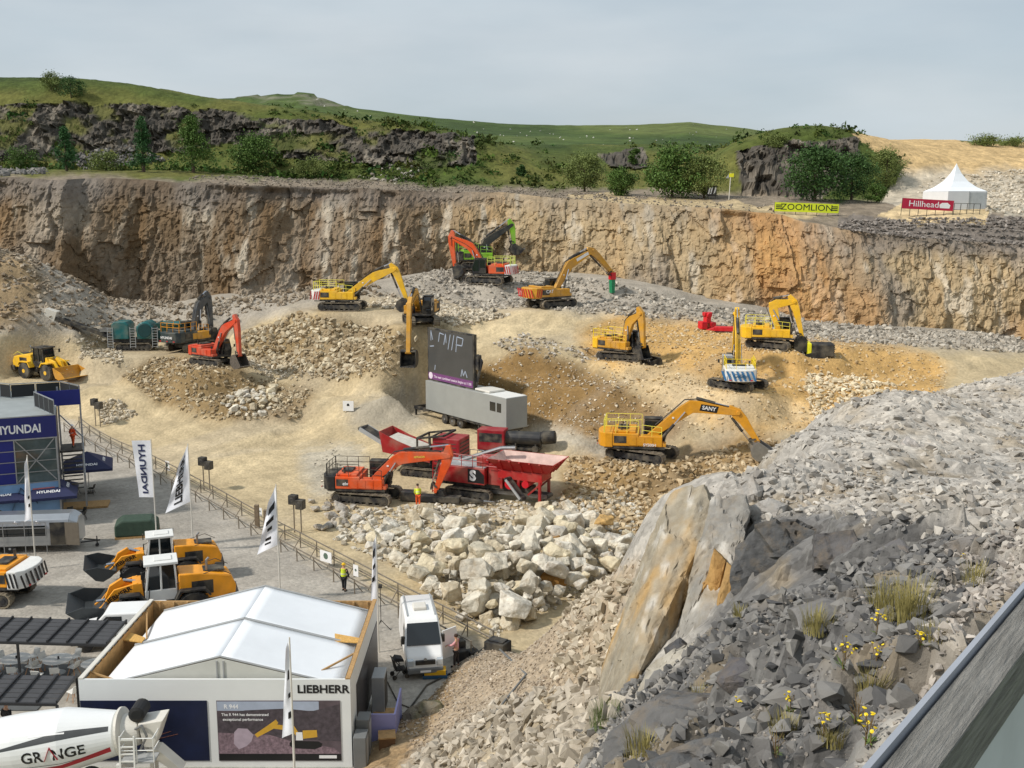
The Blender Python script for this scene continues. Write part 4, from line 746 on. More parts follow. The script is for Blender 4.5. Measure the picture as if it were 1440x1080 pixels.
def hopper(parent, x0, x1, y0, y1, z0, z1, fl=.55, mt=REDM, inner=None):
    """flared open trough with thick plates and ribs"""
    def ring(o, z, k): return [(x0 - k + o, y0 - k + o, z), (x1 + k - o, y0 - k + o, z), (x1 + k - o, y1 + k - o, z), (x0 - k + o, y1 + k - o, z)]
    m = MB(); V = ring(0, z0, 0) + ring(0, z1, fl) + ring(.08, z1, fl) + ring(.08, z0 + .1, 0)
    Fc = [(4 * a + i, 4 * a + (i + 1) % 4, 4 * (a + 1) + (i + 1) % 4, 4 * (a + 1) + i) for a in range(2) for i in range(4)] + [(0, 1, 2, 3)]; m.add(V, Fc)
    o = m.build('hopper', mt, parent)
    q = MB(); q.add(V[8:], [(0, 1, 5, 4), (1, 2, 6, 5), (2, 3, 7, 6), (3, 0, 4, 7), (4, 5, 6, 7)]); q.build('lining', inner or mt, o)
    for k in range(5):
        x = x0 + (x1 - x0) * (k + .5) / 5; MB().bar((x, y0 - .03, z0), (x, y0 - fl - .03, z1 - .05), .12, .1).build('rib', mt, o); MB().bar((x, y1 + .03, z0), (x, y1 + fl + .03, z1 - .05), .12, .1).build('rib', mt, o)
    for k in range(3): y = y0 + (y1 - y0) * (k + .5) / 3; MB().bar((x1 + .03, y, z0), (x1 + fl + .03, y, z1 - .05), .1, .12).build('rib', mt, o)
    return o
DUSTY = mat('dusty_white_lining', (198, 170, 160), .8, nscale=1.2, namt=.25)
# front red impact crusher
t = thing('mobile_crusher', 'front red tracked crusher with a wide red feed hopper dusted white inside', 'crusher', Pz(667, 697, 0), -24)
track_parts(t, 4.3, .95, 1.15, .5, 40)
m = MB(); m.box(-3.2, 5.2, -.7, .7, .95, 1.35); m.box(-1.6, 1.6, -1.1, 1.1, .6, .95); m.build('chassis', DARK, t, .03)
m = MB(); m.box(-2.6, 1.6, -1.38, 1.3, 1.36, 2.7); b = m.build('power_pack', REDM, t, .06)
m = MB(); m.add([(.1, -1.395, 1.5), (1.55, -1.395, 1.5), (1.55, -1.395, 2.2), (1.05, -1.395, 2.62), (.1, -1.395, 2.62)], [(0, 1, 2, 3, 4)]); m.build('black_decal', CBLACK, b); letter(t, 'S', (.55, -1.40, 2.05), (1, 0, 0), (0, 0, 1), 1.15, CWHITE, .05)
m = MB(); m.box(-2.5, 1.5, -1.3, 1.2, 2.702, 2.76); m.build('deck_plate', LGREY, b)
m = MB(); m.box(1.7, 2.9, -.95, .95, 1.36, 3.1); m.box(.6, 1.7, -.8, .8, 2.76, 3.5); m.build('crusher_box', REDM, t, .05)
hopper(t, 2.6, 6.9, -.95, .95, 2.75, 3.7, .75, mat('hopper_red', (176, 28, 30), .42, nscale=1.5, namt=.12, dust=.25), DUSTY)
m = MB(); m.box(2.6, 6.4, -1.0, 1.0, 2.0, 2.73); m.build('feeder', mat('hopper_red', (196, 40, 36), .42), t, .04)
for y in (-.95, .95):
    for x in (2.9, 4.4, 6.2): MB().bar((x, y, .05 if x > 6 else 1.2), (x, y, 2.05), .2).build('leg', REDM, t)
    MB().bar((5.2, y, .9), (6.4, y, 2.0), .14).build('strut', REDM, t)
m = MB(); m.cyl((3.6, -1.0, 1.6), (3.6, 1.0, 1.6), .42, n=18); m.cyl((5.0, -1.1, 1.75), (5.0, 1.1, 1.75), .3, n=16); m.build('drive_wheel', mat('attachment_red', (206, 24, 40), .4), t)
conveyor(t, (3.6, -1.25, 2.1), (5.0, -1.6, .75), .6, LGREY, .2, 'side_conveyor'); conveyor(t, (1.5, 0, .7), (6.6, 0, .75), .9, STEEL)
m = MB()
for z in (2.76, 3.25, 3.7): m.tube([(-2.5, -1.3, z), (1.4, -1.3, z)], .03); m.tube([(1.7, -1.25, z + .2), (2.6, -1.25, z + .2)], .03)
for x in (-2.5, -1.5, -.5, .5, 1.4): m.cyl((x, -1.3, 2.7), (x, -1.3, 3.7), .03, n=5)
m.build('handrail', REDM, t); ladder(t, (-2.9, -1.35, .3), 2.6, .5, REDM)
m = MB(); m.tube([(-1.6, .4, 2.7), (2.2, .6, 4.1), (3.4, .7, 4.2)], .16, 8); m.build('duct', STEEL, t)
# rear red screen / crusher
t = thing('mobile_screener', 'rear red tracked screening machine with a grey conveyor reaching out to the left', 'screener', Pz(598, 677, 0.05) + [0, 1.8, .08], -20)
track_parts(t, 4.0, .9, 1.1, .45, 36)
m = MB(); m.box(-3.4, 3.4, -.8, .8, .9, 1.3); m.build('chassis', DARK, t, .03)
m = MB(); m.box(1.1, 3.6, -1.2, 1.2, 1.31, 3.7); o = m.build('engine_house', mat('deep_red', (150, 26, 38), .45, nscale=1.5, namt=.12, dust=.3), t, .06)
m = MB()
for k in range(6): m.box(3.602, 3.62, -1.0, 1.0, 1.6 + .33 * k, 1.72 + .33 * k); m.box(1.3, 3.3, -1.22, -1.202, 1.6 + .33 * k, 1.66 + .33 * k)
m.build('louvre', BLACK, o)
conveyor(t, (-1.8, .3, 1.5), (-6.6, .9, 3.6), 1.3, LGREY, .35)
m = MB(); m.prism([(-3.6, 2.1), (-3.9, 3.9), (-2.2, 3.2), (.9, 2.2), (.9, 1.5)], -1.35, -1.27); m.prism([(-3.6, 2.1), (-3.9, 3.9), (-2.2, 3.2), (.9, 2.2), (.9, 1.5)], 1.27, 1.35); m.prism([(-3.95, 3.9), (-3.6, 2.1), (-3.52, 2.1), (-3.87, 3.9)], -1.3, 1.3); m.build('screen_side', REDM, t)
m = MB(); m.add([(-3.3, -1.2, 3.35), (-.2, -1.2, 2.5), (-.2, 1.2, 2.5), (-3.3, 1.2, 3.35), (-3.3, -1.2, 3.0), (-.2, -1.2, 2.1), (-.2, 1.2, 2.1), (-3.3, 1.2, 3.0)], [(0, 1, 2, 3), (4, 5, 1, 0), (5, 6, 2, 1), (6, 7, 3, 2), (7, 4, 0, 3)]); m.build('screen_deck', mat('dusty_deck', (206, 202, 190), .7, nscale=3, namt=.15), t)
m = MB(); m.bar((-.3, -1.3, 3.55), (2.2, -1.3, 3.95), .16); m.bar((-.3, 1.3, 3.55), (2.2, 1.3, 3.95), .16); m.bar((-.3, -1.3, 3.55), (-.3, 1.3, 3.55), .16); m.bar((2.2, -1.3, 3.95), (2.2, 1.3, 3.95), .16); m.bar((1, -1.3, 3.75), (1, 1.3, 3.75), .12)
for x, z in ((-.3, 3.5), (.9, 3.7)):
    for y in (-1.25, 1.25): m.bar((x, y, 1.3), (x, y, z), .14)
m.build('gantry', BLACK, t)
m = MB(); m.box(-2.6, .6, -.9, .9, 1.3, 2.1); m.cyl((-1, -1.1, 1.7), (-1, 1.1, 1.7), .45, n=16); m.build('drive', DARK, t); ladder(t, (2.4, -1.35, .3), 2.6, .55, DARK)
m = MB()
for z in (1.9, 2.4): m.tube([(3.7, -1.5, z), (5.0, -1.5, z)], .03); m.tube([(3.7, 1.0, z), (5.0, 1.0, z)], .03)
for x in (3.7, 4.4, 5.0): m.cyl((x, -1.5, 1.3), (x, -1.5, 2.4), .03, n=5); m.cyl((x, 1.0, 1.3), (x, 1.0, 2.4), .03, n=5)
m.box(3.62, 5.05, -1.5, 1.0, 1.25, 1.31); m.build('walkway', LGREY, t)
# red generator and black fan tube by the trailer
t = thing('generator_box', 'dark red generator cabinet beside the end of the screen trailer', 'generator', at(692, 634), -15)
MB().box(-1.2, 1.3, -.7, .8, .15, 2.0).build('cabinet', mat('deep_red', (150, 26, 38), .45), t, .05); m = MB(); m.box(-1.0, 1.1, -.72, -.702, .9, 1.7); m.box(-1.1, 1.2, -.6, .7, 0, .15); m.build('louvre', DARK, t)
t = thing('dust_cannon', 'black barrel-shaped dust cannon lying level behind the red hopper', 'dust cannon', at(742, 634), -12)
m = MB(); m.lathe([(-2.1, .5), (-2.0, .62), (-1.0, .66), (1.2, .66), (1.3, .6)], (0, 0, 1.1), (1, 0, 0), 22); m.build('barrel', mat('black_paint', (34, 35, 38), .45, nscale=2, namt=.15, dust=.2), t, smooth=False)
m = MB(); m.lathe([(1.3, .55), (1.45, .62), (2.5, .58), (2.55, .5)], (0, 0, 1.1), (1, 0, .1), 22); m.build('nozzle', BLACK, t); m = MB(); m.box(-1.6, 1.2, -.6, .6, .15, .35); m.bar((-1, -.5, .3), (-1, -.5, 1), .12); m.bar((.8, -.5, .3), (.8, -.5, 1), .12); m.bar((-1, .5, .3), (-1, .5, 1), .12); m.bar((.8, .5, .3), (.8, .5, 1), .12); m.cyl((-1.2, -.8, .3), (-1.2, .8, .3), .3); m.cyl((.8, -.8, .3), (.8, .8, .3), .3); m.build('stand', DARK, t)
# teal crusher with long discharge conveyor
t = thing('teal_crusher', 'teal green tracked crusher with a long dark conveyor rising to the left', 'crusher', at(182, 496) + [0, 2.5, 0], 4)
track_parts(t, 4.2, .95, 1.15, .5, 36)
m = MB(); m.box(-3.0, 6.5, -.8, .8, .95, 1.4); m.build('chassis', DARK, t, .03)
m = MB(); m.prism([(-2.4, 1.4), (-.5, 1.4), (-.5, 3.1), (-.8, 3.4), (-2.1, 3.4), (-2.4, 3.1)], -1.3, 1.3); m.build('engine_house', TEAL, t, .08)
m = MB(); m.box(.4, 2.3, -1.2, 1.2, 1.4, 2.9); m.lathe([(-1.32, .9), (-1.2, 1.0), (1.2, 1.0), (1.3, .9)], (1.35, 0, 2.4), (0, 1, 0), 24); m.build('crusher_box', TEAL, t, .04); m = MB(); m.lathe([(-1.4, .75), (-1.34, .8)], (1.35, 0, 2.4), (0, 1, 0), 24); m.build('flywheel_guard', mat('teal_dark', (10, 60, 62), .5), t)
hopper(t, 3.2, 6.6, -1.0, 1.0, 2.3, 3.2, .6, TEAL); MB().box(2.6, 6.4, -1.0, 1.0, 1.4, 2.28).build('feeder', mat('teal_dark', (10, 60, 62), .5), t, .04)
conveyor(t, (-1.2, 0, 1.0), (-9.4, 0, 4.0), 1.1, DARK, .4); o = MB().box(-.7, .6, -.65, .65, -.5, .7).build('head_guard', CREAM, t, .04); o.location = (-9.4, 0, 4.1); o.rotation_euler = (0, .35, 0)
for x in (-2.55, .0, 2.5): ladder(t, (x, -1.45, .4), 2.4, .6, LGREY)
m = MB(); m.bar((-5.5, -.5, 2.6), (-2.4, -.6, 3.3), .08); m.bar((-5.5, .5, 2.6), (-2.4, .6, 3.3), .08); m.box(-3.9, -2.5, -.7, .7, 2.2, 2.5); m.build('magnet_frame', STEEL, t)
# ================================================================= SCREEN TRAILER
G0 = at(712, 621); yw = -51
t = thing('screen_trailer', 'grey three-axle box trailer parked on the pit floor with a big screen above it', 'trailer', (G0[0], G0[1], G0[2]), yw)   # origin: near end of the box
Lb = 13.0
m = MB(); m.box(-Lb, 0, 0.0, 2.5, 1.05, 4.0); b = m.build('box_body', mat('trailer_grey', (150, 152, 148), .5, nscale=.8, namt=.06), t, .04)
m = MB(); m.box(-3.6, -.05, .06, 2.44, 4.004, 4.03); m.build('roof_panel', WHITE, b)
m = MB(); m.box(-2.45, -1.6, -.012, -.004, 2.55, 3.4); m.box(-1.4, -.75, -.012, -.004, 2.55, 3.4); m.build('window', GLASS, b)
m = MB(); m.box(-Lb, -.2, .3, 2.2, .82, 1.045); m.bar((-8.6, -.02, .95), (-1.0, -.02, .95), .12); m.build('chassis', DARK, t)
for x in (-9.9, -8.6, -7.3):
    for y in (.25, 2.25): wheel(t, x, y, .5, .34, MGREY, y)
m = MB(); m.bar((-Lb, .5, .85), (-Lb - 2.6, .5, .8), .3); m.bar((-Lb, 2, .85), (-Lb - 2.6, 2, .8), .3); m.bar((-Lb - 2.6, .4, .8), (-Lb - 2.6, 2.1, .8), .3); m.bar((-Lb - 2.5, .5, .0), (-Lb - 2.5, .5, .8), .16); m.build('drawbar', DARK, t)
m = MB()
for x in (-4.3, -1.0):
    for y in (.15, 2.35): m.bar((x, y, 0.0), (x, y, 1.0), .16); m.box(x - .3, x + .3, y - .3, y + .3, -.02, .06)
m.build('stabiliser', DARK, t)
m = MB(); m.box(-5.2, -2.9, .3, 2.2, 4.035, 4.25); m.build('folded_sheet', CREAM, t, .1)
s = thing('video_screen', 'big dark video screen with a purple caption strip standing on the grey trailer', 'screen', (0, 0, 0)); s.location = t.matrix_basis @ Vector((-9.2, .7, 4.35)) if False else (Matrix.Translation(t.location) @ Matrix.Rotation(R(yw), 4, 'Z')) @ Vector((-9.3, .6, 3.85)); s.rotation_euler = (0, 0, R(yw))
m = MB(); m.box(-3.85, 3.85, -.18, .18, .15, 5.45); m.build('frame', BLACK, s, .02)
SCR = mat('screen_face', (70, 70, 69), .3, nscale=.5, namt=.15, emit=.12); o = MB().box(-3.7, 3.7, -.2, -.182, .3, 5.3).build('display', SCR, s)
MB().box(-3.7, 3.7, -.206, -.201, .3, .98).build('caption_strip', mat('caption_purple', (110, 62, 112), .4, emit=.12), o)
letter(s, 'The next combined session begins at 11:00', (.35, -.21, .62), (1, 0, 0), (0, 0, 1), .36, mat('caption_text', (215, 200, 215), .5, emit=.1), .01)
q = MB(); q.lathe([(0, .34), (.01, .34)], (-3.3, -.208, .66), (0, -1, 0), 16); q.build('emblem', mat('caption_text', (215, 200, 215), .5, emit=.1), o)
q = MB(); rr = random.Random(3)
for p_ in [((-3.2, 4.2), (-3.2, 5.2), (-2.9, 4.3)), ((-1.9, 4.2), (-1.7, 5.1), (-1.0, 5.0)), ((-1.0, 4.0), (-.7, 5.1), (-.6, 4.2)), ((-.3, 3.6), (.1, 5.1)), ((.3, 3.6), (.7, 5.1)), ((1.0, 3.5), (1.2, 5.0), (2.2, 4.9), (2.0, 4.2), (1.0, 4.2)), ((-2.6, 1.3), (-2.5, 1.8)), ((1.8, 1.2), (2.0, 1.9), (2.2, 1.3), (2.5, 1.8), (2.8, 1.2)), ((-3.4, 3.6), (-2.7, 3.7))]:
    q = MB()
    for a_, b_ in zip(p_[:-1], p_[1:]): q.bar((a_[0], -.205, a_[1]), (b_[0], -.205, b_[1]), .008, .1)
    q.build('picture_line', mat('screen_lines', (150, 160, 176), .4, emit=.12), o)
m = MB(); m.box(-3.0, -1.6, -.3, .5, -.24, .15); m.box(.2, 2.6, -.3, .5, -.24, .15); m.bar((3.6, .1, .0), (4.5, .3, 2.9), .2); m.bar((4.5, .3, 2.9), (3.9, .2, 3.5), .2); m.box(3.86, 4.3, 0, .4, 2.1, 3.5); m.build('lift_mast', DARK, s)
# small white notice board on the ramp's edge
p = at(490, 581); t = thing('notice_board', 'small white notice board on the gravel bank left of the trailer', 'sign', p, -8)
m = MB(); m.box(-.55, .55, -.03, .03, .15, 1.15); m.build('board', CWHITE, t); m = MB(); m.bar((-.45, .03, 0), (-.45, .03, 1.1), .05); m.bar((.45, .03, 0), (.45, .03, 1.1), .05); m.build('leg', DARK, t); q = MB(); q.prism([(-.15, .65), (.15, .65), (.1, .85), (0, .92), (-.12, .85)], -.038, -.032); q.build('emblem', CBLACK, t)
# ================================================================= PEOPLE
def person(label, pos, yaw, top, legs, h=1.76, hat=None, hair=(60, 44, 34), vest=None, arms=((.1, .35, .95), (.1, -.35, .95)), bend=0.0, skin=(196, 150, 122), stride=.08):
    """arms: hand target (forward, sideways, height share) for left and right"""
    t = thing('person', label, 'person', pos, yaw); k = h / 1.76
    def chain(name, vs, es, rad, m, parent, sub=1):
        me = bpy.data.meshes.new(name); bm = bmesh.new(); ly = bm.verts.layers.skin.verify(); bv = [bm.verts.new(Vector(v) * k) for v in vs]
        for i, v in enumerate(bv): v[ly].radius = (rad[i] * k, rad[i] * k); v[ly].use_root = i == 0
        for a, b in es: bm.edges.new((bv[a], bv[b]))
        bm.to_mesh(me); bm.free(); me.materials.append(m); o = bpy.data.objects.new(name, me); COL.objects.link(o); o.parent = parent
        o.modifiers.new('skin', 'SKIN').use_smooth_shade = True; s = o.modifiers.new('sub', 'SUBSURF'); s.levels = sub; s.render_levels = sub; return o
    bx = math.sin(bend) * .5; bz = .96 + .5 * math.cos(bend); nk = (bx * 1.12, 0, bz + .06); hd = (bx * 1.25 + .02, 0, bz + .22)
    vs = [(0, 0, .98), (bx * .5, 0, (.98 + bz) / 2), (bx, 0, bz - .05), nk, (hd[0], 0, hd[2] - .04), (hd[0] + .015, 0, hd[2] + .05)]; rd = [.13, .13, .14, .06, .092, .088]; es = [(0, 1), (1, 2), (2, 3), (3, 4), (4, 5)]
    hands = []
    for i, s in enumerate((1, -1)):
        a = arms[i]; sh = (bx, s * .19, bz - .04); hn = (a[0] + bx * .3, a[1], a[2]); el = ((sh[0] + hn[0]) / 2 - .06, (sh[1] + hn[1]) / 2 + s * .07, (sh[2] + hn[2]) / 2 - .05); n = len(vs)
        vs += [sh, el, hn, (hn[0] + .07, hn[1], hn[2] - .05)]; rd += [.07, .052, .036, .032]; es += [(2, n), (n, n + 1), (n + 1, n + 2), (n + 2, n + 3)]; hands.append((sh, el, hn))
        for q in range(4): vs.append((hn[0] + .1 + .01 * (q % 2), hn[1] + (q - 1.5) * .017, hn[2] - .1)); rd.append(.009); es.append((n + 3, len(vs) - 1))
        vs.append((hn[0] + .08, hn[1] - s * .05, hn[2] - .05)); rd.append(.01); es.append((n + 2, len(vs) - 1))
        n = len(vs); st = stride * s; vs += [(0, s * .1, .92), (st * .5 + .02, s * .11, .5), (st, s * .11, .09), (st + .13, s * .12, .05)]; rd += [.1, .062, .045, .045]; es += [(0, n), (n, n + 1), (n + 1, n + 2), (n + 2, n + 3)]
    SK = mat('skin_%d' % skin[0], skin, .6, namt=.06); b = chain('body', vs, es, rd, SK, t)
    TM = mat('cloth_%d_%d_%d' % top, top, .85, nscale=8, namt=.12); LM = mat('cloth_%d_%d_%d' % legs, legs, .85, nscale=8, namt=.12)
    v2 = [(0, 0, .95), (bx * .5, 0, (.98 + bz) / 2), (bx, 0, bz - .04)]; r2 = [.155, .155, .165]; e2 = [(0, 1), (1, 2)]
    for sh, el, hn in hands: n = len(v2); v2 += [sh, el, tuple(Vector(el).lerp(Vector(hn), .85))]; r2 += [.088, .068, .052]; e2 += [(2, n), (n, n + 1), (n + 1, n + 2)]
    chain('jacket', v2, e2, r2, TM, t)
    v3 = [(0, 0, .97)]; r3 = [.15]; e3 = []
    for s in (1, -1): n = len(v3); st = stride * s; v3 += [(0, s * .1, .88), (st * .5 + .02, s * .11, .5), (st, s * .11, .13)]; r3 += [.115, .08, .068]; e3 += [(0, n), (n, n + 1), (n + 1, n + 2)]
    chain('trousers', v3, e3, r3, LM, t)
    for s in (1, -1): q = MB(); x = stride * s; q.box((x - .08) * k, (x + .2) * k, (s * .115 - .05) * k, (s * .115 + .05) * k, 0, .1 * k); q.build('boot', BLACK, t, .03)
    if vest:
        q = MB(); z0, z1 = .98 * k, (bz - .0) * k; q.lathe([(0, .175 * k), ((z1 - z0) * .5, .18 * k), (z1 - z0, .17 * k)], (0, 0, z0), (bx * k, 0, z1 - z0), 14); q.build('vest', mat('vest_%d' % vest[0], vest, .7, namt=.05), t)
        q = MB(); q.lathe([(0, .186 * k), (.05, .186 * k)], (bx * .35 * k, 0, z0 + .15 * k), (bx, 0, .5), 14); q.build('reflective_band', mat('reflective', (214, 216, 210), .4), t)
    c = Vector(hd) * k
    q = MB(); q.lathe([(0, .02), (.02, .1 * k), (.08 * k, .112 * k), (.14 * k, .09 * k), (.17 * k, .03)], c + Vector((-.012, 0, -.015)), (0, 0, 1), 14)
    if hat: q.build('helmet', mat('helmet_%d' % hat[0], hat, .4), t); r = MB(); r.lathe([(0, .14 * k), (.015, .15 * k)], c + Vector((.02, 0, .03)), (0, 0, 1), 14); r.build('brim', mat('helmet_%d' % hat[0], hat, .4), t)
    else: q.build('hair', mat('hair_%d' % hair[0], hair, .8), t)
    f = MB()
    for s in (-1, 1): f.cyl(c + Vector((.078 * k, s * .032, .02)), c + Vector((.092 * k, s * .032, .02)), .012)
    f.build('eye', BLACK, t); f = MB(); f.prism([(c.x + .08, c.z + .02), (c.x + .115, c.z - .03), (c.x + .08, c.z - .035)], -.014, .014); f.build('nose', SK, t); f = MB(); f.box(c.x + .074, c.x + .09, -.028, .028, c.z - .075, c.z - .062); f.build('mouth', mat('lips', (150, 84, 74), .6), t)
    return t
HIV = (214, 232, 60)
person('person in lime hi-vis vest and orange trousers bending beside the orange arm', Pz(588, 712, 0), 100, (214, 222, 70), (232, 96, 40), vest=HIV, bend=.35, arms=((.42, .16, .85), (.42, -.16, .85)))
person('person in yellow helmet and hi-vis vest standing at the barrier fence', Pz(484, 831, 0), 70, (40, 44, 48), (30, 32, 38), vest=HIV, hat=(232, 190, 40), arms=((.3, .2, 1.15), (.15, -.28, .9)))
person('person in pink shirt and dark trousers standing by the open van door', Pz(642, 938, 0), 165, (214, 156, 160), (52, 46, 46), arms=((.45, .12, 1.2), (.2, -.26, .95)))
# ================================================================= WHITE VAN
t = thing('van', 'white high-roof panel van facing the camera beside the boulder heap', 'van', Pz(592, 925, 0), -80)
prof = [(-2.7, .45), (-2.75, 1.2), (-2.68, 2.45), (-2.4, 2.6), (.75, 2.6), (1.05, 2.5), (1.85, 1.45), (2.45, 1.12), (2.62, .75), (2.6, .4)]
def nar(p): return .97 - .10 * max(0, (p[1] - 1.2)) / 1.4 - (.06 if p[0] > 2 else 0)
m = MB(); n = len(prof); V = [(p[0], s_ * nar(p), p[1]) for s_ in (-1, 1) for p in prof]; m.add(V, [tuple(range(n)), tuple(range(2 * n - 1, n - 1, -1))] + [(i, (i + 1) % n, n + (i + 1) % n, n + i) for i in range(n)]); b = m.build('body', mat('van_white', (232, 233, 232), .28, nscale=1, namt=.03), t, .13); b.modifiers['edge'].segments = 4; b.data.polygons.foreach_set('use_smooth', [True] * len(b.data.polygons)); b.modifiers['edge'].harden_normals = True
m = MB(); m.add([(1.12, -.80, 2.42), (1.12, .80, 2.42), (1.83, .88, 1.5), (1.83, -.88, 1.5)], [(0, 1, 2, 3)]); m.v = [(v[0] + .025, v[1], v[2] + .02) for v in m.v]; m.build('windscreen', GLASS, b)
for s_ in (-1, 1):
    y = s_ * .945; m = MB(); m.add([(.35, y * .965, 2.2), (1.0, y * .965, 2.2), (1.5, y * .995, 1.55), (.35, y * .995, 1.5)], [(0, 1, 2, 3)]); m.v = [(v[0], v[1] + s_ * .012, v[2]) for v in m.v]; m.build('side_window', GLASS, b)
    m = MB(); m.box(1.3, 1.5, s_ * 1.02 - .1, s_ * 1.02 + .1, 1.45, 1.85); m.build('mirror', BLACK, b, .03)
    m = MB(); m.prism([(2.25, 1.16), (2.6, 1.02), (2.66, .74), (2.3, .74)], s_ * .58, s_ * .9); m.build('headlight', mat('lamp_glass', (190, 196, 200), .1, .3), b, .02)
    for x in (-1.75, 1.75): wheel(t, x, s_ * .82, .35, .23, LGREY, s_)
m = MB(); m.box(2.5, 2.66, -.5, .5, .8, 1.0); m.build('grille', BLACK, b); m = MB(); m.box(2.45, 2.72, -.9, .9, .35, .62); m.build('bumper', MGREY, b, .05); m = MB(); m.box(2.722, 2.735, -.27, .27, .42, .53); m.build('number_plate', CWHITE, b)
m = MB(); m.lathe([(0, .09), (.02, .09)], (2.57, 0, 1.03), (1, 0, .3), 12); m.build('emblem', STEEL, b)
m = MB(); m.box(-.9, -.1, -.35, .35, 2.605, 2.78); m.build('roof_vent', CREAM, b, .05); m = MB()
for y in (-.72, .72): m.box(-2.4, .6, y - .03, y + .03, 2.6, 2.66)
m.build('roof_rail', LGREY, b)
o = MB().add([(0, 0, .45), (.0, 0, 2.0), (.95, .0, 2.0), (1.05, 0, 1.3), (1.0, 0, .45)], [(0, 1, 2, 3, 4)]).build('open_door', mat('van_white', (232, 233, 232), .28), t); so_ = o.modifiers.new('thick', 'SOLIDIFY'); so_.thickness = .06; o.location = (1.35, .98, 0); o.rotation_euler = (0, 0, R(125))
def at_y(px, py, z=0.0): return Pz(px, py, z)
t = thing('pushchair', 'black folding pushchair standing left of the van front', 'pushchair', Pz(562, 952, 0), 20)
for k in range(4):
    x, y = (-.32, .32)[k % 2], (-.27, .27)[k // 2]; m = MB(); m.lathe([(-.03, .12), (.03, .12)], (x, y, .12), (0, 1, 0), 12); m.build('wheel', BLACK, t)
m = MB(); m.tube([(-.32, -.27, .14), (.1, -.27, .6), (-.4, -.27, 1.1)], .02); m.tube([(-.32, .27, .14), (.1, .27, .6), (-.4, .27, 1.1)], .02); m.tube([(.32, -.27, .14), (-.1, -.27, .7)], .02); m.tube([(.32, .27, .14), (-.1, .27, .7)], .02); m.tube([(-.4, -.27, 1.1), (-.4, .27, 1.1)], .025); m.build('frame', DARK, t)
m = MB(); m.box(-.25, .3, -.25, .25, .42, .5); m.prism([(-.25, .45), (-.38, 1.0), (-.3, 1.02), (-.15, .5)], -.25, .25); m.prism([(-.35, .95), (-.2, 1.15), (.15, 1.05), (.2, .9)], -.26, .26); m.build('seat', BLACK, t, .02)
t = thing('equipment_case', 'yellow and blue equipment case on the gravel in front of the van', 'case', Pz(612, 952, 0), 4)
MB().box(-.62, .62, -.3, .3, .03, .2).build('base', mat('case_blue', (40, 80, 110), .5), t, .02); MB().box(-.55, .55, -.28, .28, .2, .48).build('lid', mat('case_yellow', (216, 168, 30), .45), t, .03)
t = thing('black_cases', 'pile of black cases and bags right of the van', 'case', Pz(660, 925, 0), 30); 
for k, (x, y, z, a, b_, c_) in enumerate([(-.5, 0, 0, .7, .5, .55), (.25, .1, 0, .6, .6, .35), (-.3, .5, .0, .5, .5, .9), (.6, -.6, 0, .45, .4, .3)]): MB().box(x - a / 2, x + a / 2, y - b_ / 2, y + b_ / 2, z, z + c_).build('case', BLACK, t, .05)
t = thing('winch_box', 'black winch box at the end of the fence rail on the gravel bank', 'box', Pz(700, 912, .35), -30); MB().box(-.6, .6, -.45, .45, -.2, .45).build('housing', BLACK, t, .05); MB().box(-.45, .45, -.3, .3, .45, .52).build('lid', DARK, t)
t = thing('light_stand', 'thin black tripod stand between the white stand and the van', 'tripod', Pz(536, 886, 0), 0); m = MB()
for a in (0, 2.1, 4.2): m.cyl((0, 0, .6), (.55 * math.cos(a), .55 * math.sin(a), 0), .022, n=5)
m.build('leg', BLACK, t); MB().cyl((0, 0, .4), (0, 0, 2.6), .022, n=6).build('pole', BLACK, t); MB().box(-.1, .1, -.1, .1, 2.5, 2.7).build('head', BLACK, t)
# ================================================================= BARRIER FENCE
FST = mat('galvanised_tube', (140, 130, 116), .5, .4, nscale=3, namt=.2)
def fence(label, pts, off=0.0, h=1.15, step=2.3, rails=(1.1, .62), mesh=True):
    P0 = [Vector(p) for p in pts]; t = thing('barrier_fence', label, 'fence', P0[0]); o0 = P0[0]; q = []
    for a, b in zip(P0[:-1], P0[1:]):
        n = max(1, int((b - a).length / step)); q += [a.lerp(b, i / n) for i in range(n)]
    q.append(P0[-1]); nrm = (q[-1] - q[0]).cross(Vector((0, 0, 1))).normalized(); q = [p + nrm * off for p in q]; q = [Vector((p.x, p.y, float(ground(p.x, p.y)))) for p in q]
    pm = None
    for p in q:
        if pm is None: m = MB(); m.bar((0, 0, 0), (0, 0, h), .07); m.bar((0, 0, .75), nrm * -.55 * (1 if off > 0 else -1), .05); o = m.build('post', FST, t); pm = o.data
        else: o = bpy.data.objects.new('post', pm); COL.objects.link(o); o.parent = t
        o.location = p - o0
    for z in rails:
        m = MB()
        for a, b in zip(q[:-1], q[1:]): m.bar(a - o0 + Vector((0, 0, z)), b - o0 + Vector((0, 0, z)), .065)
        m.build('rail', FST, t)
    return t
FL = [at(112, 602), at(205, 652), at(300, 702), at(362, 738)]; FR_ = [at(380, 748), at(470, 796), at(560, 845), at(694, 915)]
fence('tubular barrier fence running from the blue stand to the timber gate posts', FL); fence('second tubular rail line behind the left stretch of barrier fence', FL, 1.5, h=.95, rails=(.9,))
fence('tubular barrier fence running from the gate posts past the boulders to the van', FR_); fence('second tubular rail line between the right stretch of fence and the boulders', FR_, 1.5, h=.95, rails=(.9,))
for px_, py_, lb in ((362, 742, 'left timber gate post with a notice in the barrier fence'), (375, 750, 'right timber gate post in the barrier fence')):
    t = thing('gate_post', lb, 'post', at(px_, py_)); MB().box(-.16, .16, -.16, .16, 0, 1.75).build('post', mat('weathered_timber', (128, 112, 92), .85, nscale=5, namt=.25, bump=.3), t, .02)
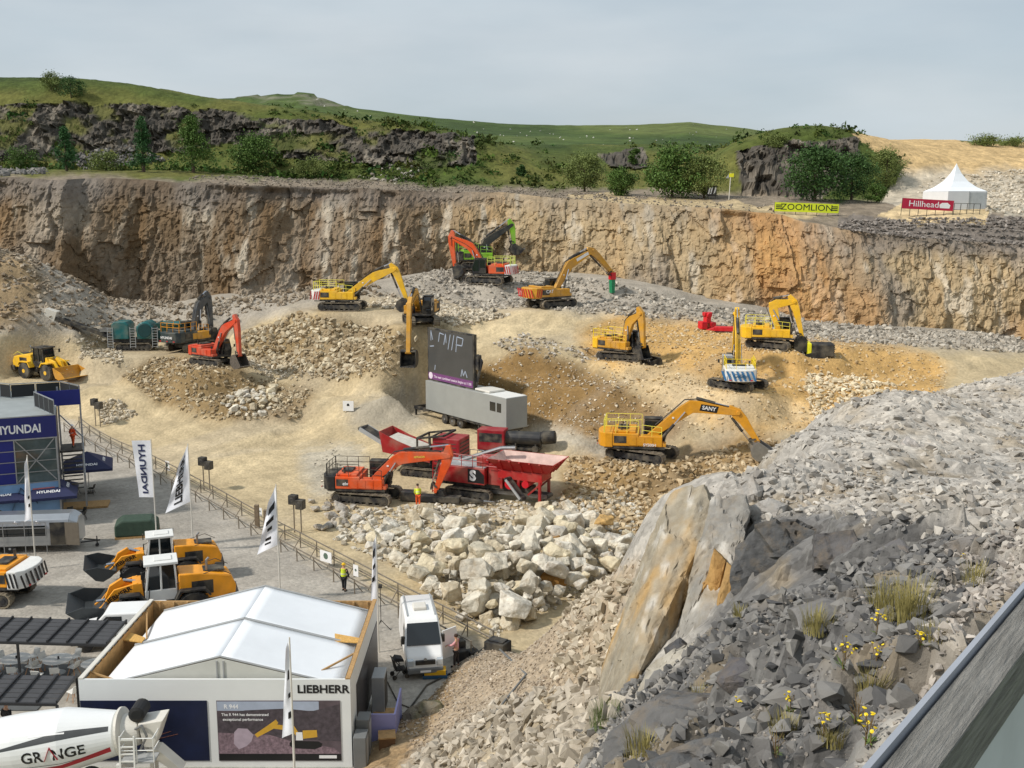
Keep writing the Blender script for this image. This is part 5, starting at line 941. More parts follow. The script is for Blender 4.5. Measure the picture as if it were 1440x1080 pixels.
for px_, py_, w_, h_, lb in ((458, 797, 1.1, .75, 'white banner with a green emblem hung on the barrier fence'), (500, 817, .45, .75, 'narrow white notice on the fence right of the standing person'), (236, 667, .6, .85, 'white notice on the fence between the two tall flags'), (366, 731, .4, .6, 'small white notice near the gate posts')):
    p = at(px_, py_); t = thing('fence_notice', lb, 'sign', p + [0.05, -.12, .35], -38); MB().box(-w_ / 2, w_ / 2, -.01, .01, 0, h_).build('board', CWHITE, t); q = MB(); q.lathe([(0, .2 * w_), (.004, .2 * w_)], (0, -.011, h_ * .55), (0, -1, 0), 12); q.build('emblem', mat('emblem_grey_green', (90, 110, 96), .6), t)
# loudspeakers on paired poles
for px_, py_, lb in ((138, 600, 'pair of black loudspeakers on poles near the blue stand'), (291, 690, 'pair of black loudspeakers on poles behind the second tall flag'), (419, 750, 'pair of black loudspeakers on poles right of the timber gate')):
    p = at(px_, py_); t = thing('loudspeaker_stand', lb, 'loudspeaker', p, -20, 'loudspeaker pairs along the fence')
    for x, hh in ((-.28, 2.5), (.3, 2.2)):
        MB().cyl((x, 0, 0), (x, 0, hh), .05, n=8).build('pole', FST, t); m = MB(); m.box(x - .3, x + .3, -.28, .25, hh - .35, hh + .35); o = m.build('cabinet', BLACK, t, .04); q = MB(); q.lathe([(0, .2), (.02, .16)], (x + .0, -.281, hh), (0, -1, 0), 14); q.build('horn', DARK, o)
# ================================================================= FLAGS
FLAGC = mat('flag_cloth', (232, 234, 240), .8, nscale=6, namt=.05)
def flag(label, px_, Y, topy, dirx, w0, w1, H, sag=0.0, word=None, wsize=.6, mirror=False, amp=.08, blacks=(), poleh=None, wdir=-1, lean=0.0, bot=None):
    b = P(px_, 600, Y); b[2] = 0.0; top = P(px_, topy, Y)[2]; b[0] = (px_ - 720) / F * np.dot(np.array([0, Y, top - CZ]), FW)
    t = thing('flag', label, 'flag', b, 0, 'tall white flags on poles'); MB().cyl((0, 0, 0), (lean, 0, top), .055, .03, 8).build('pole', CREAM, t)
    d = Vector((dirx, math.sqrt(max(0, 1 - dirx * dirx)) * .6, 0)).normalized(); nrm = Vector((d.y, -d.x, 0)); nu, nv = 14, 40
    def f(u, v, o=0.0):
        w_ = w0 + (w1 - w0) * v; z = top - .12 - v * H - sag * u * (1 - .3 * v); wv = amp * (math.sin(5.5 * v + 4 * u) + .6 * math.sin(11 * v - 3 * u + 1)) * (.25 + u)
        return d * (u * w_ + .04) + nrm * (wv + o) + Vector((lean * (z / top), 0, z))
    V = [f(i / nu, j / nv) for i in range(nu + 1) for j in range(nv + 1)]; m = MB(); m.add(V, [(i * (nv + 1) + j, (i + 1) * (nv + 1) + j, (i + 1) * (nv + 1) + j + 1, i * (nv + 1) + j + 1) for i in range(nu) for j in range(nv)]); m.build('cloth', FLAGC, t, smooth=True)
    if word:
        Lw = H * .78
        def warp(x, y, z):
            # word runs along the flag's height; both faces carry it
            v = .5 + (x / Lw) * .86 * wdir * -1; u = .5 + (y / 1.0) * (1 if not mirror else -1) * wdir * -1
            return f(min(1, max(0, u)), min(1, max(0, v)), -.025 + z)
        me_ = text_mesh(word, .03); xs_ = [v.co.x for v in me_.vertices]; span = max(xs_) - min(xs_); st = Lw / span / wsize
        bm = bmesh.new(); bm.from_mesh(me_); bmesh.ops.subdivide_edges(bm, edges=[e for e in bm.edges if e.calc_length() > .12], cuts=2); bmesh.ops.triangulate(bm, faces=bm.faces)
        for v in bm.verts: v.co = warp(v.co.x * wsize * st, v.co.y * wsize, v.co.z)
        me2 = bpy.data.meshes.new('lettering'); bm.to_mesh(me2); bm.free(); me2.materials.append(CBLACK if word != 'HYUNDAI' else mat('lettering_navy', (40, 48, 86), .6)); o = bpy.data.objects.new('lettering', me2); COL.objects.link(o); o.parent = t
    for u0, u1, v0, v1 in blacks:
        for oo in (-.02,):
            m = MB(); K = 5; V = [f(u0 + (u1 - u0) * i / K, v0 + (v1 - v0) * j / K, oo) for i in range(K + 1) for j in range(K + 1)]; m.add(V, [(i * (K + 1) + j, (i + 1) * (K + 1) + j, (i + 1) * (K + 1) + j + 1, i * (K + 1) + j + 1) for i in range(K) for j in range(K)]); m.build('black_mark', CBLACK, t)
    return t
flag('tall straight white banner flag with reversed navy lettering, left of two at the loaders', 212, 71, 617, -1, 1.25, 1.0, 4.0, .0, 'HYUNDAI', .5, False, .03)
flag('white flag with bold black lettering, drooping from the pole right of the reversed banner', 264, 70, 624, -1, .55, 1.75, 3.9, 1.2, 'LIEBHERR', .5, True, .10, wdir=1)
flag('limp white flag with black marks folding across it, above the long fence', 388, 61, 681, -1, .4, 1.25, 3.6, .9, None, amp=.14, blacks=[(.15, .7, .22, .34), (.2, .75, .44, .52), (.3, .6, .6, .66), (.35, .7, .78, .83), (.35, .7, .87, .9)])
flag('furled white flag at the back corner of the white marquee stand', 529, 54, 752, -1, .12, .34, 3.4, .3, None, amp=.05, blacks=[(.3, .9, .15, .28), (.2, .8, .4, .47), (.3, .9, .6, .68)])
flag('furled white flag standing in front of the white marquee stand', 407, 40, 896, -1, .1, .42, 4.0, .3, None, amp=.05, blacks=[(.1, .4, .3, .4), (.0, .3, .55, .6), (.0, .35, .75, .82)])
flag('furled white flag near the left edge, in front of the blue stand', 38, 67, 640, -1, .12, .5, 4.1, .4, None, amp=.06, blacks=[(.0, .3, .62, .67), (.0, .3, .75, .8)])
# ================================================================= WHITE MARQUEE STAND
a = Pz(113, 952, 4.0); b = Pz(491, 959, 4.0); c = Pz(523, 848, 4.0); d_ = Pz(207, 840, 4.0); X0 = a[0]; X1 = b[0]; Y0 = (a[1] + b[1]) / 2; Y1 = (c[1] + d_[1]) / 2
t = thing('exhibition_stand', 'white walled exhibition stand with a white marquee roof and picture panels on its front', 'stand', (X0, Y0, 0)); Wd = X1 - X0; Dp = Y1 - Y0
SW = mat('stand_white', (226, 228, 226), .55, nscale=.6, namt=.03)
m = MB(); m.box(0, Wd, 0, .1, 0, 4.0); wf = m.build('front_wall', SW, t); m = MB(); m.box(Wd - .1, Wd, .102, Dp, 0, 4.0); wr = m.build('side_wall', SW, t); m = MB(); m.box(0, .1, .102, Dp, 0, 4.0); wl = m.build('side_wall', SW, t); m = MB(); m.box(.102, Wd - .102, Dp - .1, Dp, 0, 3.98); wb = m.build('back_wall', TIMBER, t)
for k in range(14): x = .16 + (Dp - .3) * k / 13; MB().box(.102, .19, x, x + .09, 2.2, 3.96).build('stud', TIMBER, wl); MB().box(Wd - .19, Wd - .102, x, x + .09, 2.2, 3.96).build('stud', TIMBER, wr)
MB().box(.192, .21, .15, Dp - .2, 2.3, 3.9).build('lining', mat('plywood', (196, 150, 92), .8, nscale=3, namt=.2), wl); MB().box(.0, .2, .0, Dp, 4.002, 4.06).build('capping', CREAM, wl); MB().box(Wd - .2, Wd, .0, Dp, 4.002, 4.06).build('capping', TIMBER, wr)
for k in range(16): x = .5 + (Wd - 1.0) * k / 15; MB().box(x, x + .09, Dp - .19, Dp - .102, 2.2, 3.96).build('stud', TIMBER, wb)
rx0, rx1, rz0, rz1 = .8, Wd - .4, 3.55, 4.85; rm = (rx0 + rx1) / 2; ROOF = mat('marquee_pvc', (232, 236, 240), .5, nscale=.5, namt=.04, bump=.12, bscale=1.2)
for k in range(2):
    ya = .35 + k * (Dp - .6) / 2; yb = ya + (Dp - .6) / 2 - .05
    for xa, xb in ((rx0, rm), (rx1, rm)):
        m = MB(); K = 10; V = []
        for i in range(K + 1):
            for j in range(K + 1): u = i / K; v_ = j / K; V.append((xa + (xb - xa) * u, ya + (yb - ya) * v_, rz0 + (rz1 - rz0) * u - .10 * math.sin(math.pi * v_) * math.sin(math.pi * u)))
        m.add(V, [(i * (K + 1) + j, (i + 1) * (K + 1) + j, (i + 1) * (K + 1) + j + 1, i * (K + 1) + j + 1) for i in range(K) for j in range(K)]); o = m.build('roof_sheet', ROOF, t, smooth=True); s_ = o.modifiers.new('thick', 'SOLIDIFY'); s_.thickness = .02
    for y in (ya, yb): m = MB(); m.tube([(rx0, y, rz0 + .03), (rm, y, rz1 + .03), (rx1, y, rz0 + .03)], .045, 6); m.build('roof_rib', LGREY, t)
m = MB(); m.prism([(rx0, rz0 - .6), (rx1, rz0 - .6), (rx1, rz0 - .02), (rm, rz1 - .04), (rx0, rz0 - .02)], .3, .33); g = m.build('gable', mat('gable_pvc', (206, 206, 198), .6, nscale=1.5, namt=.06), t)
for x in (rm - .14, rm + .14): MB().box(x - .03, x + .03, .26, .3, rz0 - .5, rz1 - .15).build('seam', LGREY, g)
m = MB(); m.box(rx0, rx1, .35, Dp - .2, 0, .05); m.build('floor', mat('plywood', (196, 150, 92), .8), t)
for xa, ya, xb, yb in ((.2, .9, 1.6, .5), (Wd - .2, 2.9, Wd - 2.2, .5), (.25, Dp - 1.2, 1.2, Dp * .55)): m = MB(); m.bar((xa, ya, 3.9), (xb, yb, 3.65), .07); m.build('brace', TIMBER, t)
for x0_, x1_, y_ in ((.2, 1.15, Dp * .52), (Wd - 1.75, Wd - .2, Dp * .5)): m = MB(); m.add([(x0_, y_, 3.75), (x1_, y_ - .25, 3.75), (x1_, y_ + .25, 3.75), (x0_, y_ + .9, 3.75)], [(0, 1, 2, 3)]); o = m.build('osb_gusset', mat('osb_board', (204, 160, 88), .85, nscale=12, namt=.3), t); o.modifiers.new('thick', 'SOLIDIFY').thickness = .05
letter(wf, 'LIEBHERR', (Wd - 1.15, -.012, 3.55), (1, 0, 0), (0, 0, 1), .5, CBLACK, .028, 1.04)
MB().box(.02, .5 * Wd - .35, -.03, -.004, .3, 3.05).build('screen_panel', mat('dark_blue_print', (22, 30, 58), .35, nscale=.7, namt=.35), wf)
q = MB(); 
for k in range(9): q.bar((.6 + .12 * k, -.034, .9), (1.7 + .3 * k, -.034, 2.5 - .12 * k), .02, .004)
q.bar((3.25, -.035, 1.0), (2.7, -.035, 2.6), .28, .004); q.bar((2.7, -.036, 2.6), (2.2, -.036, 2.35), .2, .004); q.build('print', mat('print_copper', (150, 92, 62), .5), wf)
x0_ = .5 * Wd + .05; x1_ = Wd - .45
pn = MB().box(x0_, x1_, -.03, -.004, .3, 3.05).build('poster', mat('poster_ground', (92, 80, 86), .45, nscale=1.5, namt=.3), wf)
MB().box(x0_ + .02, x1_ - .9, -.036, -.032, 2.6, 3.02).build('printed_sky', mat('poster_sky', (168, 178, 196), .5, nscale=1, namt=.15), pn); MB().box(x0_ + .02, x1_ - .02, -.036, -.032, .32, .62).build('printed_band', CBLACK, pn); MB().box(x1_ - .95, x1_ - .2, -.04, -.037, .42, .56).build('web_address', CWHITE, pn)
q = MB(); xx = (x0_ + x1_) / 2
q.prism([(x0_ + .02, 2.3), (x0_ + 1.2, 2.62), (xx + .3, 2.7), (x1_ - 1.2, 2.58), (x1_ - .02, 2.9), (x1_ - .02, 1.2), (x0_ + .02, 1.5)], -.0362, -.0345); q.build('printed_hill', mat('poster_hill', (74, 66, 72), .5, nscale=5, namt=.45), pn); q = MB()
q.prism([(x0_ + .02, 1.6), (xx - .4, 1.5), (xx + .5, 1.2), (x1_ - .3, .9), (x1_ - .02, .63), (x0_ + .02, .63)], -.0366, -.0345); q.build('printed_rubble', mat('poster_rubble', (128, 108, 116), .6, nscale=9, namt=.5), pn); q = MB()
q.prism([(xx - .2, 1.98), (xx + .65, 1.9), (xx + .82, 1.6), (xx + .72, 1.45), (xx + .55, 1.68), (xx - .2, 1.78)], -.038, -.034); q.prism([(xx - .12, 2.2), (xx - .02, 2.05), (xx - .2, 1.8), (xx - .95, 1.38), (xx - 1.05, 1.52), (xx - .45, 1.95)], -.0385, -.034); q.prism([(xx + 1.0, 1.7), (xx + 1.6, 1.72), (xx + 1.62, 1.4), (xx + 1.0, 1.32)], -.038, -.034); q.build('printed_excavator', mat('poster_yellow', (206, 160, 52), .5), pn)
q = MB(); q.prism([(xx + .72, 1.62), (xx + .98, 1.62), (xx + 1.0, 1.25), (xx + .7, 1.25)], -.0386, -.034); q.build('printed_cab', CWHITE, pn); q = MB(); q.prism([(xx - 1.92, 1.62), (xx - 1.75, 1.8), (xx - 1.35, 1.78), (xx - 1.1, 1.5), (xx - 1.2, 1.2), (xx - 1.42, .98), (xx - 1.75, .84), (xx - 1.95, 1.1)], -.039, -.033); q.build('printed_bucket', mat('poster_bucket', (176, 160, 172), .5), pn); q = MB(); q.prism([(xx + .5, 1.22), (xx + 1.65, 1.2), (xx + 1.82, 1.1), (xx + 1.78, .95), (xx + 1.5, .84), (xx + .6, .88), (xx + .42, 1.0), (xx + .42, 1.12)], -.039, -.033); q.build('printed_track', CBLACK, pn)
letter(pn, 'R 944', (x0_ + .62, -.04, 2.78), (1, 0, 0), (0, 0, 1), .26, CWHITE, .02); letter(pn, 'The R 944 has demonstrated', (x0_ + 1.2, -.04, 2.42), (1, 0, 0), (0, 0, 1), .17, CWHITE, .012); letter(pn, 'exceptional performance', (x0_ + 1.1, -.04, 2.2), (1, 0, 0), (0, 0, 1), .17, CWHITE, .012)
MB().box(Wd + .004, Wd + .03, 1.6, Dp - .3, .3, 3.0).build('side_print', mat('dark_print', (44, 42, 46), .4, nscale=1.2, namt=.4), wr)
def yard_box(name, label, cat, x, y, yaw, parts):
    t_ = thing(name, label, cat, (x, y, 0), yaw)
    for nm, bx_, mt, bv in parts: MB().box(*bx_).build(nm, mt, t_, bv)
    return t_
acx = X1 + .55
yard_box('air_conditioner', 'tall grey air conditioning unit against the right side of the white stand', 'air conditioner', acx, Y0 + 5.2, 0, [('casing', (-.3, .3, -.6, .6, .05, 1.9), LGREY, .03), ('grille', (.302, .315, -.5, .5, .2, 1.75), DARK, 0)])
yard_box('purple_screen_wall', 'low lilac corner wall around the equipment right of the white stand', 'wall', X1 + .3, Y0 + 1.8, 0, [('panel', (0, 1.3, 0, .08, 0, 1.5), mat('lilac_panel', (150, 150, 200), .6, nscale=1, namt=.05), 0), ('side_panel', (1.302, 1.38, 0, 2.6, 0, 1.5), mat('lilac_panel', (150, 150, 200), .6), 0), ('deck', (0.02, 1.28, .1, 3.2, 0, .2), TIMBER, 0)])
yard_box('wall_cabinet', 'nearer grey cabinet at the front right corner of the white stand', 'cabinet', X1 + .35, Y0 + .1, 0, [('casing', (-.25, .3, -.4, .4, .0, 1.5), MGREY, .03), ('door', (.302, .31, -.3, .3, .1, 1.35), LGREY, 0)])
yard_box('wall_cabinet', 'farther grey cabinet tucked between the white stand and the lilac wall', 'cabinet', X1 + .35, Y0 + 1.1, 0, [('casing', (-.25, .3, -.4, .4, .0, 1.8), MGREY, .03), ('door', (.302, .31, -.3, .3, .1, 1.6), LGREY, 0)])
yard_box('wooden_crate', 'brown wooden crate beside the lilac wall', 'crate', X1 + 1.35, Y0 + 1.25, 8, [('box', (-.35, .35, -.35, .35, .0, .8), mat('brown_wood', (112, 82, 54), .8, nscale=4, namt=.2), .02), ('lid', (-.38, .38, -.38, .38, .8, .86), TIMBER, 0)])
for k, (pts_, lb) in enumerate([([(505, 1090), (560, 1020), (600, 965), (640, 945), (690, 905)], 'thick black cable running along the foot of the gravel bank'), ([(545, 960), (560, 990), (585, 1000), (560, 1010), (548, 1030), (530, 1050)], 'thin black cable coiled on the gravel by the lilac wall'), ([(700, 912), (740, 950), (700, 1000), (690, 1030)], 'grey hose lying down the gravel bank from the winch box')]):
    q = []
    for px_, py_ in pts_:
        g = Pz(px_, py_, 0.0) if k < 2 else on_ridge(px_, py_, 36, 60); q.append(Vector(g) + Vector((0, 0, .05)))
    t = MB().tube([Vector(p) for p in q], .05 if k != 1 else .03, 6).build('cable', BLACK if k < 2 else MGREY); tag(t, lb, 'cable')
# ================================================================= BLUE STAND
Gs = Pz(89, 737, 0); th = 22; t = thing('exhibition_stand', 'tall navy blue exhibition stand with a roof deck and white lettering at the left edge', 'stand', Gs, th)
ALU = mat('aluminium', (172, 174, 176), .4, .7); DECK = mat('deck_grey', (150, 156, 156), .6, nscale=1, namt=.1)
Ls, Ds, Hs = 12.0, 6.5, 8.3
m = MB(); m.box(-Ls, -.02, .1, Ds, 0, Hs - .1); m.build('core', mat('stand_inner', (70, 76, 84), .6), t)
MB().box(-Ls, .0, .0, .08, 0, 3.4).build('lower_panel', mat('printed_sky_panel', (120, 156, 196), .4, nscale=.5, namt=.2), t)
q = MB(); q.prism([(-Ls, .0), (-3.9, .0), (-3.9, 1.4), (-5, 2.0), (-7, 1.7), (-9, 2.2), (-Ls, 1.9)], -.012, -.004); q.build('printed_trees', mat('print_green', (84, 96, 60), .6, nscale=4, namt=.4), t); MB().box(-Ls, -.1, -.011, -.003, 0, .9).build('printed_ground', mat('print_brown', (92, 88, 84), .6, nscale=4, namt=.3), t)
q = MB(); q.bar((-3.6, -.02, .8), (-2.7, -.02, 3.1), .3, .01); q.bar((-2.7, -.02, 3.1), (-1.6, -.02, 1.8), .24, .01); q.build('printed_boom', CBLACK, t)
for s_, z_, x_ in (('the machine you', 2.6, -5.4), ('can see at Hillhead', 2.25, -5.3)): letter(t, s_, (x_, -.015, z_), (1, 0, 0), (0, 0, 1), .34, CWHITE, .01)
MB().box(-1.9, -.4, -.015, -.006, 2.75, 2.95).build('red_caption', mat('caption_red', (190, 110, 110), .5), t)
for k in range(4): MB().box(-Ls, -2.9, .0, .06, 3.42 + .82 * k, 4.2 + .82 * k).build('blue_panel', BLUEP, t)
for k in range(5): MB().box(-Ls, 0.0, -.03, -.002, 3.36 + .82 * k, 3.41 + .82 * k).build('rail_strip', ALU, t)
MB().box(-2.88, -.1, .02, .05, 3.42, 6.68).build('window', mat('stand_glass', (70, 84, 84), .08, 0, namt=.2, spec=.8), t)
m = MB(); 
for a_, b_ in (((-2.8, 3.5), (-.2, 6.6)), ((-2.8, 6.6), (-.2, 3.5))): m.bar((a_[0], -.0, a_[1]), (b_[0], -.0, b_[1]), .07)
m.build('bracing', ALU, t); m = MB(); m.bar((-.06, -.04, 0), (-.06, -.04, Hs), .12); m.build('corner_post', ALU, t); MB().bar((-2.9, -.04, 3.4), (-2.9, -.04, 6.7), .08).build('corner_post', ALU, t)
sg = MB().box(-Ls, 0.03, -.12, -.045, 6.75, Hs + .05).build('sign_band', mat('sign_navy', (26, 34, 104), .4, namt=.04), t); letter(sg, 'HYUNDAI', (-2.55, -.135, 7.45), (1, 0, 0), (0, 0, 1), .86, CWHITE, .025, .8); MB().box(-Ls, .03, -.13, -.0, Hs + .052, Hs + .12).build('sign_trim', ALU, t); MB().box(-Ls, .03, -.13, -.0, 6.66, 6.748).build('sign_trim', ALU, t)
MB().box(-Ls, 0, .0, Ds, Hs - .1, Hs - .02).build('roof_deck', DECK, t)
BLK = mat('black_mesh_panel', (24, 25, 28), .7)
def deckrail(x0, y0, x1, y1, n, z=Hs - .02, h=1.15, mt=BLK):
    a_ = Vector((x0, y0, z)); b_ = Vector((x1, y1, z))
    for k in range(n):
        p_ = a_.lerp(b_, k / n); q_ = a_.lerp(b_, (k + 1) / n); d__ = (q_ - p_).normalized(); mm = MB(); mm.bar(p_ + d__ * .06 + Vector((0, 0, h * .5)), q_ - d__ * .06 + Vector((0, 0, h * .5)), .03, h - .16); mm.build('deck_panel', mt, t)
    mm = MB(); mm.bar(a_ + Vector((0, 0, h)), b_ + Vector((0, 0, h)), .07)
    for k in range(n + 1): p_ = a_.lerp(b_, k / n); mm.bar(p_, p_ + Vector((0, 0, h)), .06)
    mm.build('deck_rail', ALU, t)
deckrail(-.05, .1, -1.5, 4.4, 4); deckrail(1.7, Ds - .4, .3, Ds + 2.4, 2); deckrail(.3, Ds + 2.4, -3.4, Ds + 2.4, 2); deckrail(-3.4, Ds + 2.4, -6.6, Ds + 6, 4); deckrail(-Ls, Ds + 6, -6.6, Ds + 6, 3); MB().box(-Ls, .3, Ds + .01, Ds + 6, Hs - .1, Hs - .03).build('roof_deck', DECK, t); MB().box(-Ls, -.2, Ds + .01, Ds + 5.8, 0, Hs - .12).build('rear_wall', mat('stand_inner', (70, 76, 84), .6), t)
# stair tower on its right
for x, y in ((.1, Ds - .2), (1.7, Ds - .2), (1.7, Ds - 2.6)): MB().bar((x, y, 0), (x, y, 9.4 if y > 4 else 5.2), .14).build('tower_post', ALU, t)
MB().box(.05, 1.8, Ds - 2.7, Ds - .1, 4.6, 4.75).build('landing', DARK, t); MB().box(-1.5, 1.75, Ds - 2.0, Ds - 1.95, 8.2, 9.4).build('tower_banner', BLUEP, t); m = MB()
for k in range(9): m.box(.2 + .0 * k, 1.6, Ds - 2.8 - .28 * (k + 1), Ds - 2.8 - .28 * k, 4.4 - .26 * k, 4.45 - .26 * k)
m.build('stair_tread', DARK, t); m = MB(); m.tube([(1.75, Ds - .2, 5.75), (1.75, Ds - 2.6, 5.75), (1.75, Ds - 5.3, 3.3)], .03); m.tube([(.1, Ds - .2, 7.2), (1.75, Ds - 2.4, 5.7)], .05); m.build('stair_rail', ALU, t)
pz_ = Matrix.Rotation(R(th), 4, 'Z') @ Vector((1.0, Ds - 1.5, 4.75)) + Vector(Gs)
person('person in orange hi-vis coat and white helmet on the blue stand stair landing', tuple(pz_), 60, (236, 84, 40), (232, 96, 50), vest=(240, 92, 44), hat=(236, 236, 236))
# umbrellas
UMB = [(123, 652, 'navy parasol standing farthest right beside the blue stand', 20), (70, 689, 'navy parasol in front of the printed panel of the blue stand', 20), (2, 694, 'navy parasol cut by the left edge below the blue stand', 20)]
for px_, py_, lb, yw in UMB:
    c_ = Pz(px_, py_, 2.45); t = thing('parasol', lb, 'parasol', (c_[0], c_[1], 0), yw, 'navy parasols'); n_ = 1.95; m = MB(); V = [(0, 0, 3.5)] + [(n_ * x, n_ * y, 2.35) for x, y in ((-1, -1), (1, -1), (1, 1), (-1, 1))] + [(n_ * x, n_ * y, 2.15) for x, y in ((-1, -1), (1, -1), (1, 1), (-1, 1))]
    m.add(V, [(0, 1, 2), (0, 2, 3), (0, 3, 4), (0, 4, 1), (1, 5, 6, 2), (2, 6, 7, 3), (3, 7, 8, 4), (4, 8, 5, 1)]); m.build('canopy', NAVY, t); MB().cyl((0, 0, 0), (0, 0, 3.2), .035, n=8).build('pole', CREAM, t); MB().box(-.35, .35, -.35, .35, 0, .08).build('base', DARK, t)
    for k in range(4): a_ = k * math.pi / 2 + math.pi / 4; MB().bar((0, 0, 2.5), (1.7 * 1.4 * math.cos(a_), 1.7 * 1.4 * math.sin(a_), 2.33), .03).build('rib', DARK, t)
    sl_ = Vector((0, n_, 1.15)).normalized(); letter(t, 'HYUNDAI', (0, -1.4, 2.685), (1, 0, 0), tuple(sl_), .36, CWHITE, .03); letter(t, 'HYUNDAI', (1.3, 0, 2.745), (0, 1, 0), (-sl_.y, 0, sl_.z), .3, CWHITE, .03)
# lounge wall, deck, table sets
g = Pz(30, 738, 0); yard_box('low_wall', 'pale grey panel wall under the navy parasols', 'wall', g[0] - 2, g[1] + 2.6, 8, [('panel', (-4.2, -.1, 0, .12, 0, 1.6), LGREY, 0), ('panel', (-.05, 2.6, 0, .12, 0, 1.6), LGREY, 0), ('base', (-4.2, 2.6, -.1, .2, 0, .1), DARK, 0)])
g = Pz(112, 712, 0); t = thing('timber_deck', 'low timber deck edge right of the pale panel wall', 'deck', g, 14)
for k in range(9): MB().box(-2.4, 2.2, -.9 + .2 * k, -.72 + .2 * k, 0, .16).build('plank', TIMBER, t)
def chair(label, pos, yaw, seatc, legc, group, arm=False):
    t_ = thing('chair', label, 'chair', pos, yaw, group)
    m_ = MB(); m_.prism([(-.2, .44), (.22, .46), (.24, .5), (-.16, .48), (-.3, .86), (-.34, .85)], -.22, .22, t0=[(-.2, .46), (.22, .48), (.24, .52), (-.16, .52), (-.28, .82), (-.32, .81)]); m_.build('shell', seatc, t_, .02)
    for x in (-.2, .2):
        for y in (-.2, .2): MB().cyl((x * .6, y * .6, .45), (x * 1.15, y * 1.15, 0), .018, n=6).build('leg', legc, t_)
    return t_
def round_table(label, pos, r, topc, legc, h=.74):
    t_ = thing('round_table', label, 'table', pos); m_ = MB(); m_.lathe([(0, r * .96), (.01, r), (.035, r)], (0, 0, h - .035), (0, 0, 1), 28); m_.build('tabletop', topc, t_); m_ = MB(); m_.cyl((0, 0, .03), (0, 0, h - .035), .04); m_.lathe([(0, r * .5), (.03, r * .45)], (0, 0, 0), (0, 0, 1), 20); m_.build('pedestal', legc, t_); return t_
g = Pz(101, 733, 0); round_table('small dark cafe table near the silver catering trailer', g, .42, DARK, DARK)
for k, (dx, dy, yw, wd_) in enumerate([(-.75, .1, 0, 'left of'), (.75, .15, 180, 'right of'), (-.35, .75, -60, 'behind, to the left of'), (.5, .75, -130, 'behind, to the right of')]): chair('black chair standing %s the small dark cafe table' % wd_, g + [dx, dy, 0], yw, BLACK, DARK, 'black cafe chairs')
g = Pz(118, 695, 0)
for k, (dx, dy, yw, wd_) in enumerate([(-.6, 0, 0, 'left'), (.6, .1, 180, 'right')]): chair('black chair under the farthest right parasol, on the %s' % wd_, g + [dx, dy, 0], yw, BLACK, DARK, 'black cafe chairs')
# silver catering trailer
g = Pz(62, 778, 0); t = thing('catering_trailer', 'silver rounded catering trailer with its end door standing open', 'trailer', g + [0, 1.2, 0], 6)
SIL = mat('polished_aluminium', (176, 180, 184), .28, .75, nscale=.8, namt=.1)
pr = [(-1.1, .5), (-1.12, 1.7), (-.95, 2.3), (-.5, 2.6), (.5, 2.6), (.95, 2.3), (1.12, 1.7), (1.1, .5)]
m = MB(); m.prism(pr, -5.5, 1.6, 'x'); m.prism(pr, 1.6, 2.1, 'x', t1=[(p[0] * .8, .55 + (p[1] - .55) * .86) for p in pr]); m.build('body', SIL, t, .05)
MB().box(.35, 1.35, -1.15, -1.118, .55, 2.15).build('doorway', BLACK, t); o = MB().box(0, 1.0, -.04, 0, .55, 2.15).build('open_door', mat('door_bronze', (120, 112, 100), .5, .4), t); o.location = (1.36, -1.13, 0); o.rotation_euler = (0, 0, R(-12))
m = MB(); m.box(-5.0, .1, -1.14, -1.118, 1.2, 1.95); m.build('serving_hatch', GLASS, t)
for x in (-3.6, -2.4): wheel(t, x, -.98, .34, .2, LGREY, -1); wheel(t, x, .98, .34, .2, LGREY, 1)
m = MB(); m.bar((2.1, -.4, .45), (3.3, 0, .45), .08); m.bar((2.1, .4, .45), (3.3, 0, .45), .08); m.cyl((3.1, 0, 0), (3.1, 0, .75), .04); m.cyl((3.1, -.08, .12), (3.1, .08, .12), .12); m.build('drawbar', DARK, t)
for x in (-4.6, -3.2, -1.8, -.4): q = MB(); q.lathe([(0, .1), (.1, .14), (.14, .12)], (x, -1.2, 2.25), (0, -1, -.3), 12); q.build('spotlight', CHROME, t)
m = MB()
for z in (.7, 1.3, 1.9, 2.3): m.bar((-5.4, -1.5, z), (.2, -1.5, z), .04)
for x in (-5.4, -4, -2.6, -1.2, .2): m.bar((x, -1.5, 0), (x, -1.5, 2.3), .04)
m.build('awning_frame', ALU, t)
# ================================================================= PERGOLAS AND TERRACE, lower left
PB = mat('pergola_black', (40, 40, 42), .6, nscale=2, namt=.15)
def pergola(label, c0, c1, c2, c3, h, nb, ns):
    A_, B_, C_, D_ = [Vector(Pz(*p, h)) for p in (c0, c1, c2, c3)]; t_ = thing('pergola', label, 'pergola', (D_.x, D_.y, 0)); o_ = Vector((D_.x, D_.y, 0))
    for k in range(nb + 1): a_ = A_.lerp(B_, k / nb) - o_; b_ = D_.lerp(C_, k / nb) - o_; MB().bar(a_ + Vector((0, 0, .06)), b_ + Vector((0, 0, .06)), .08, .12).build('rafter', PB, t_)
    for a_, b_ in ((A_, B_), (D_, C_)): MB().bar(a_ - o_ - Vector((0, 0, .06)), b_ - o_ - Vector((0, 0, .06)), .1, .12).build('beam', PB, t_)
    for k in range(ns):
        f_ = (k + .5) / ns; a_ = A_.lerp(D_, f_) - o_; b_ = B_.lerp(C_, f_) - o_; d0 = (D_ - A_).length / ns; MB().bar(a_, b_, d0 * .86, .025).build('slat', mat('pergola_slat', (66, 66, 68), .65, nscale=2, namt=.15), t_)
    for p_ in (A_, B_.lerp(A_, .0), C_, D_, D_.lerp(C_, .5)): q_ = p_ - o_; MB().bar((q_.x, q_.y, 0), (q_.x, q_.y, h - .1), .1).build('post', PB, t_)
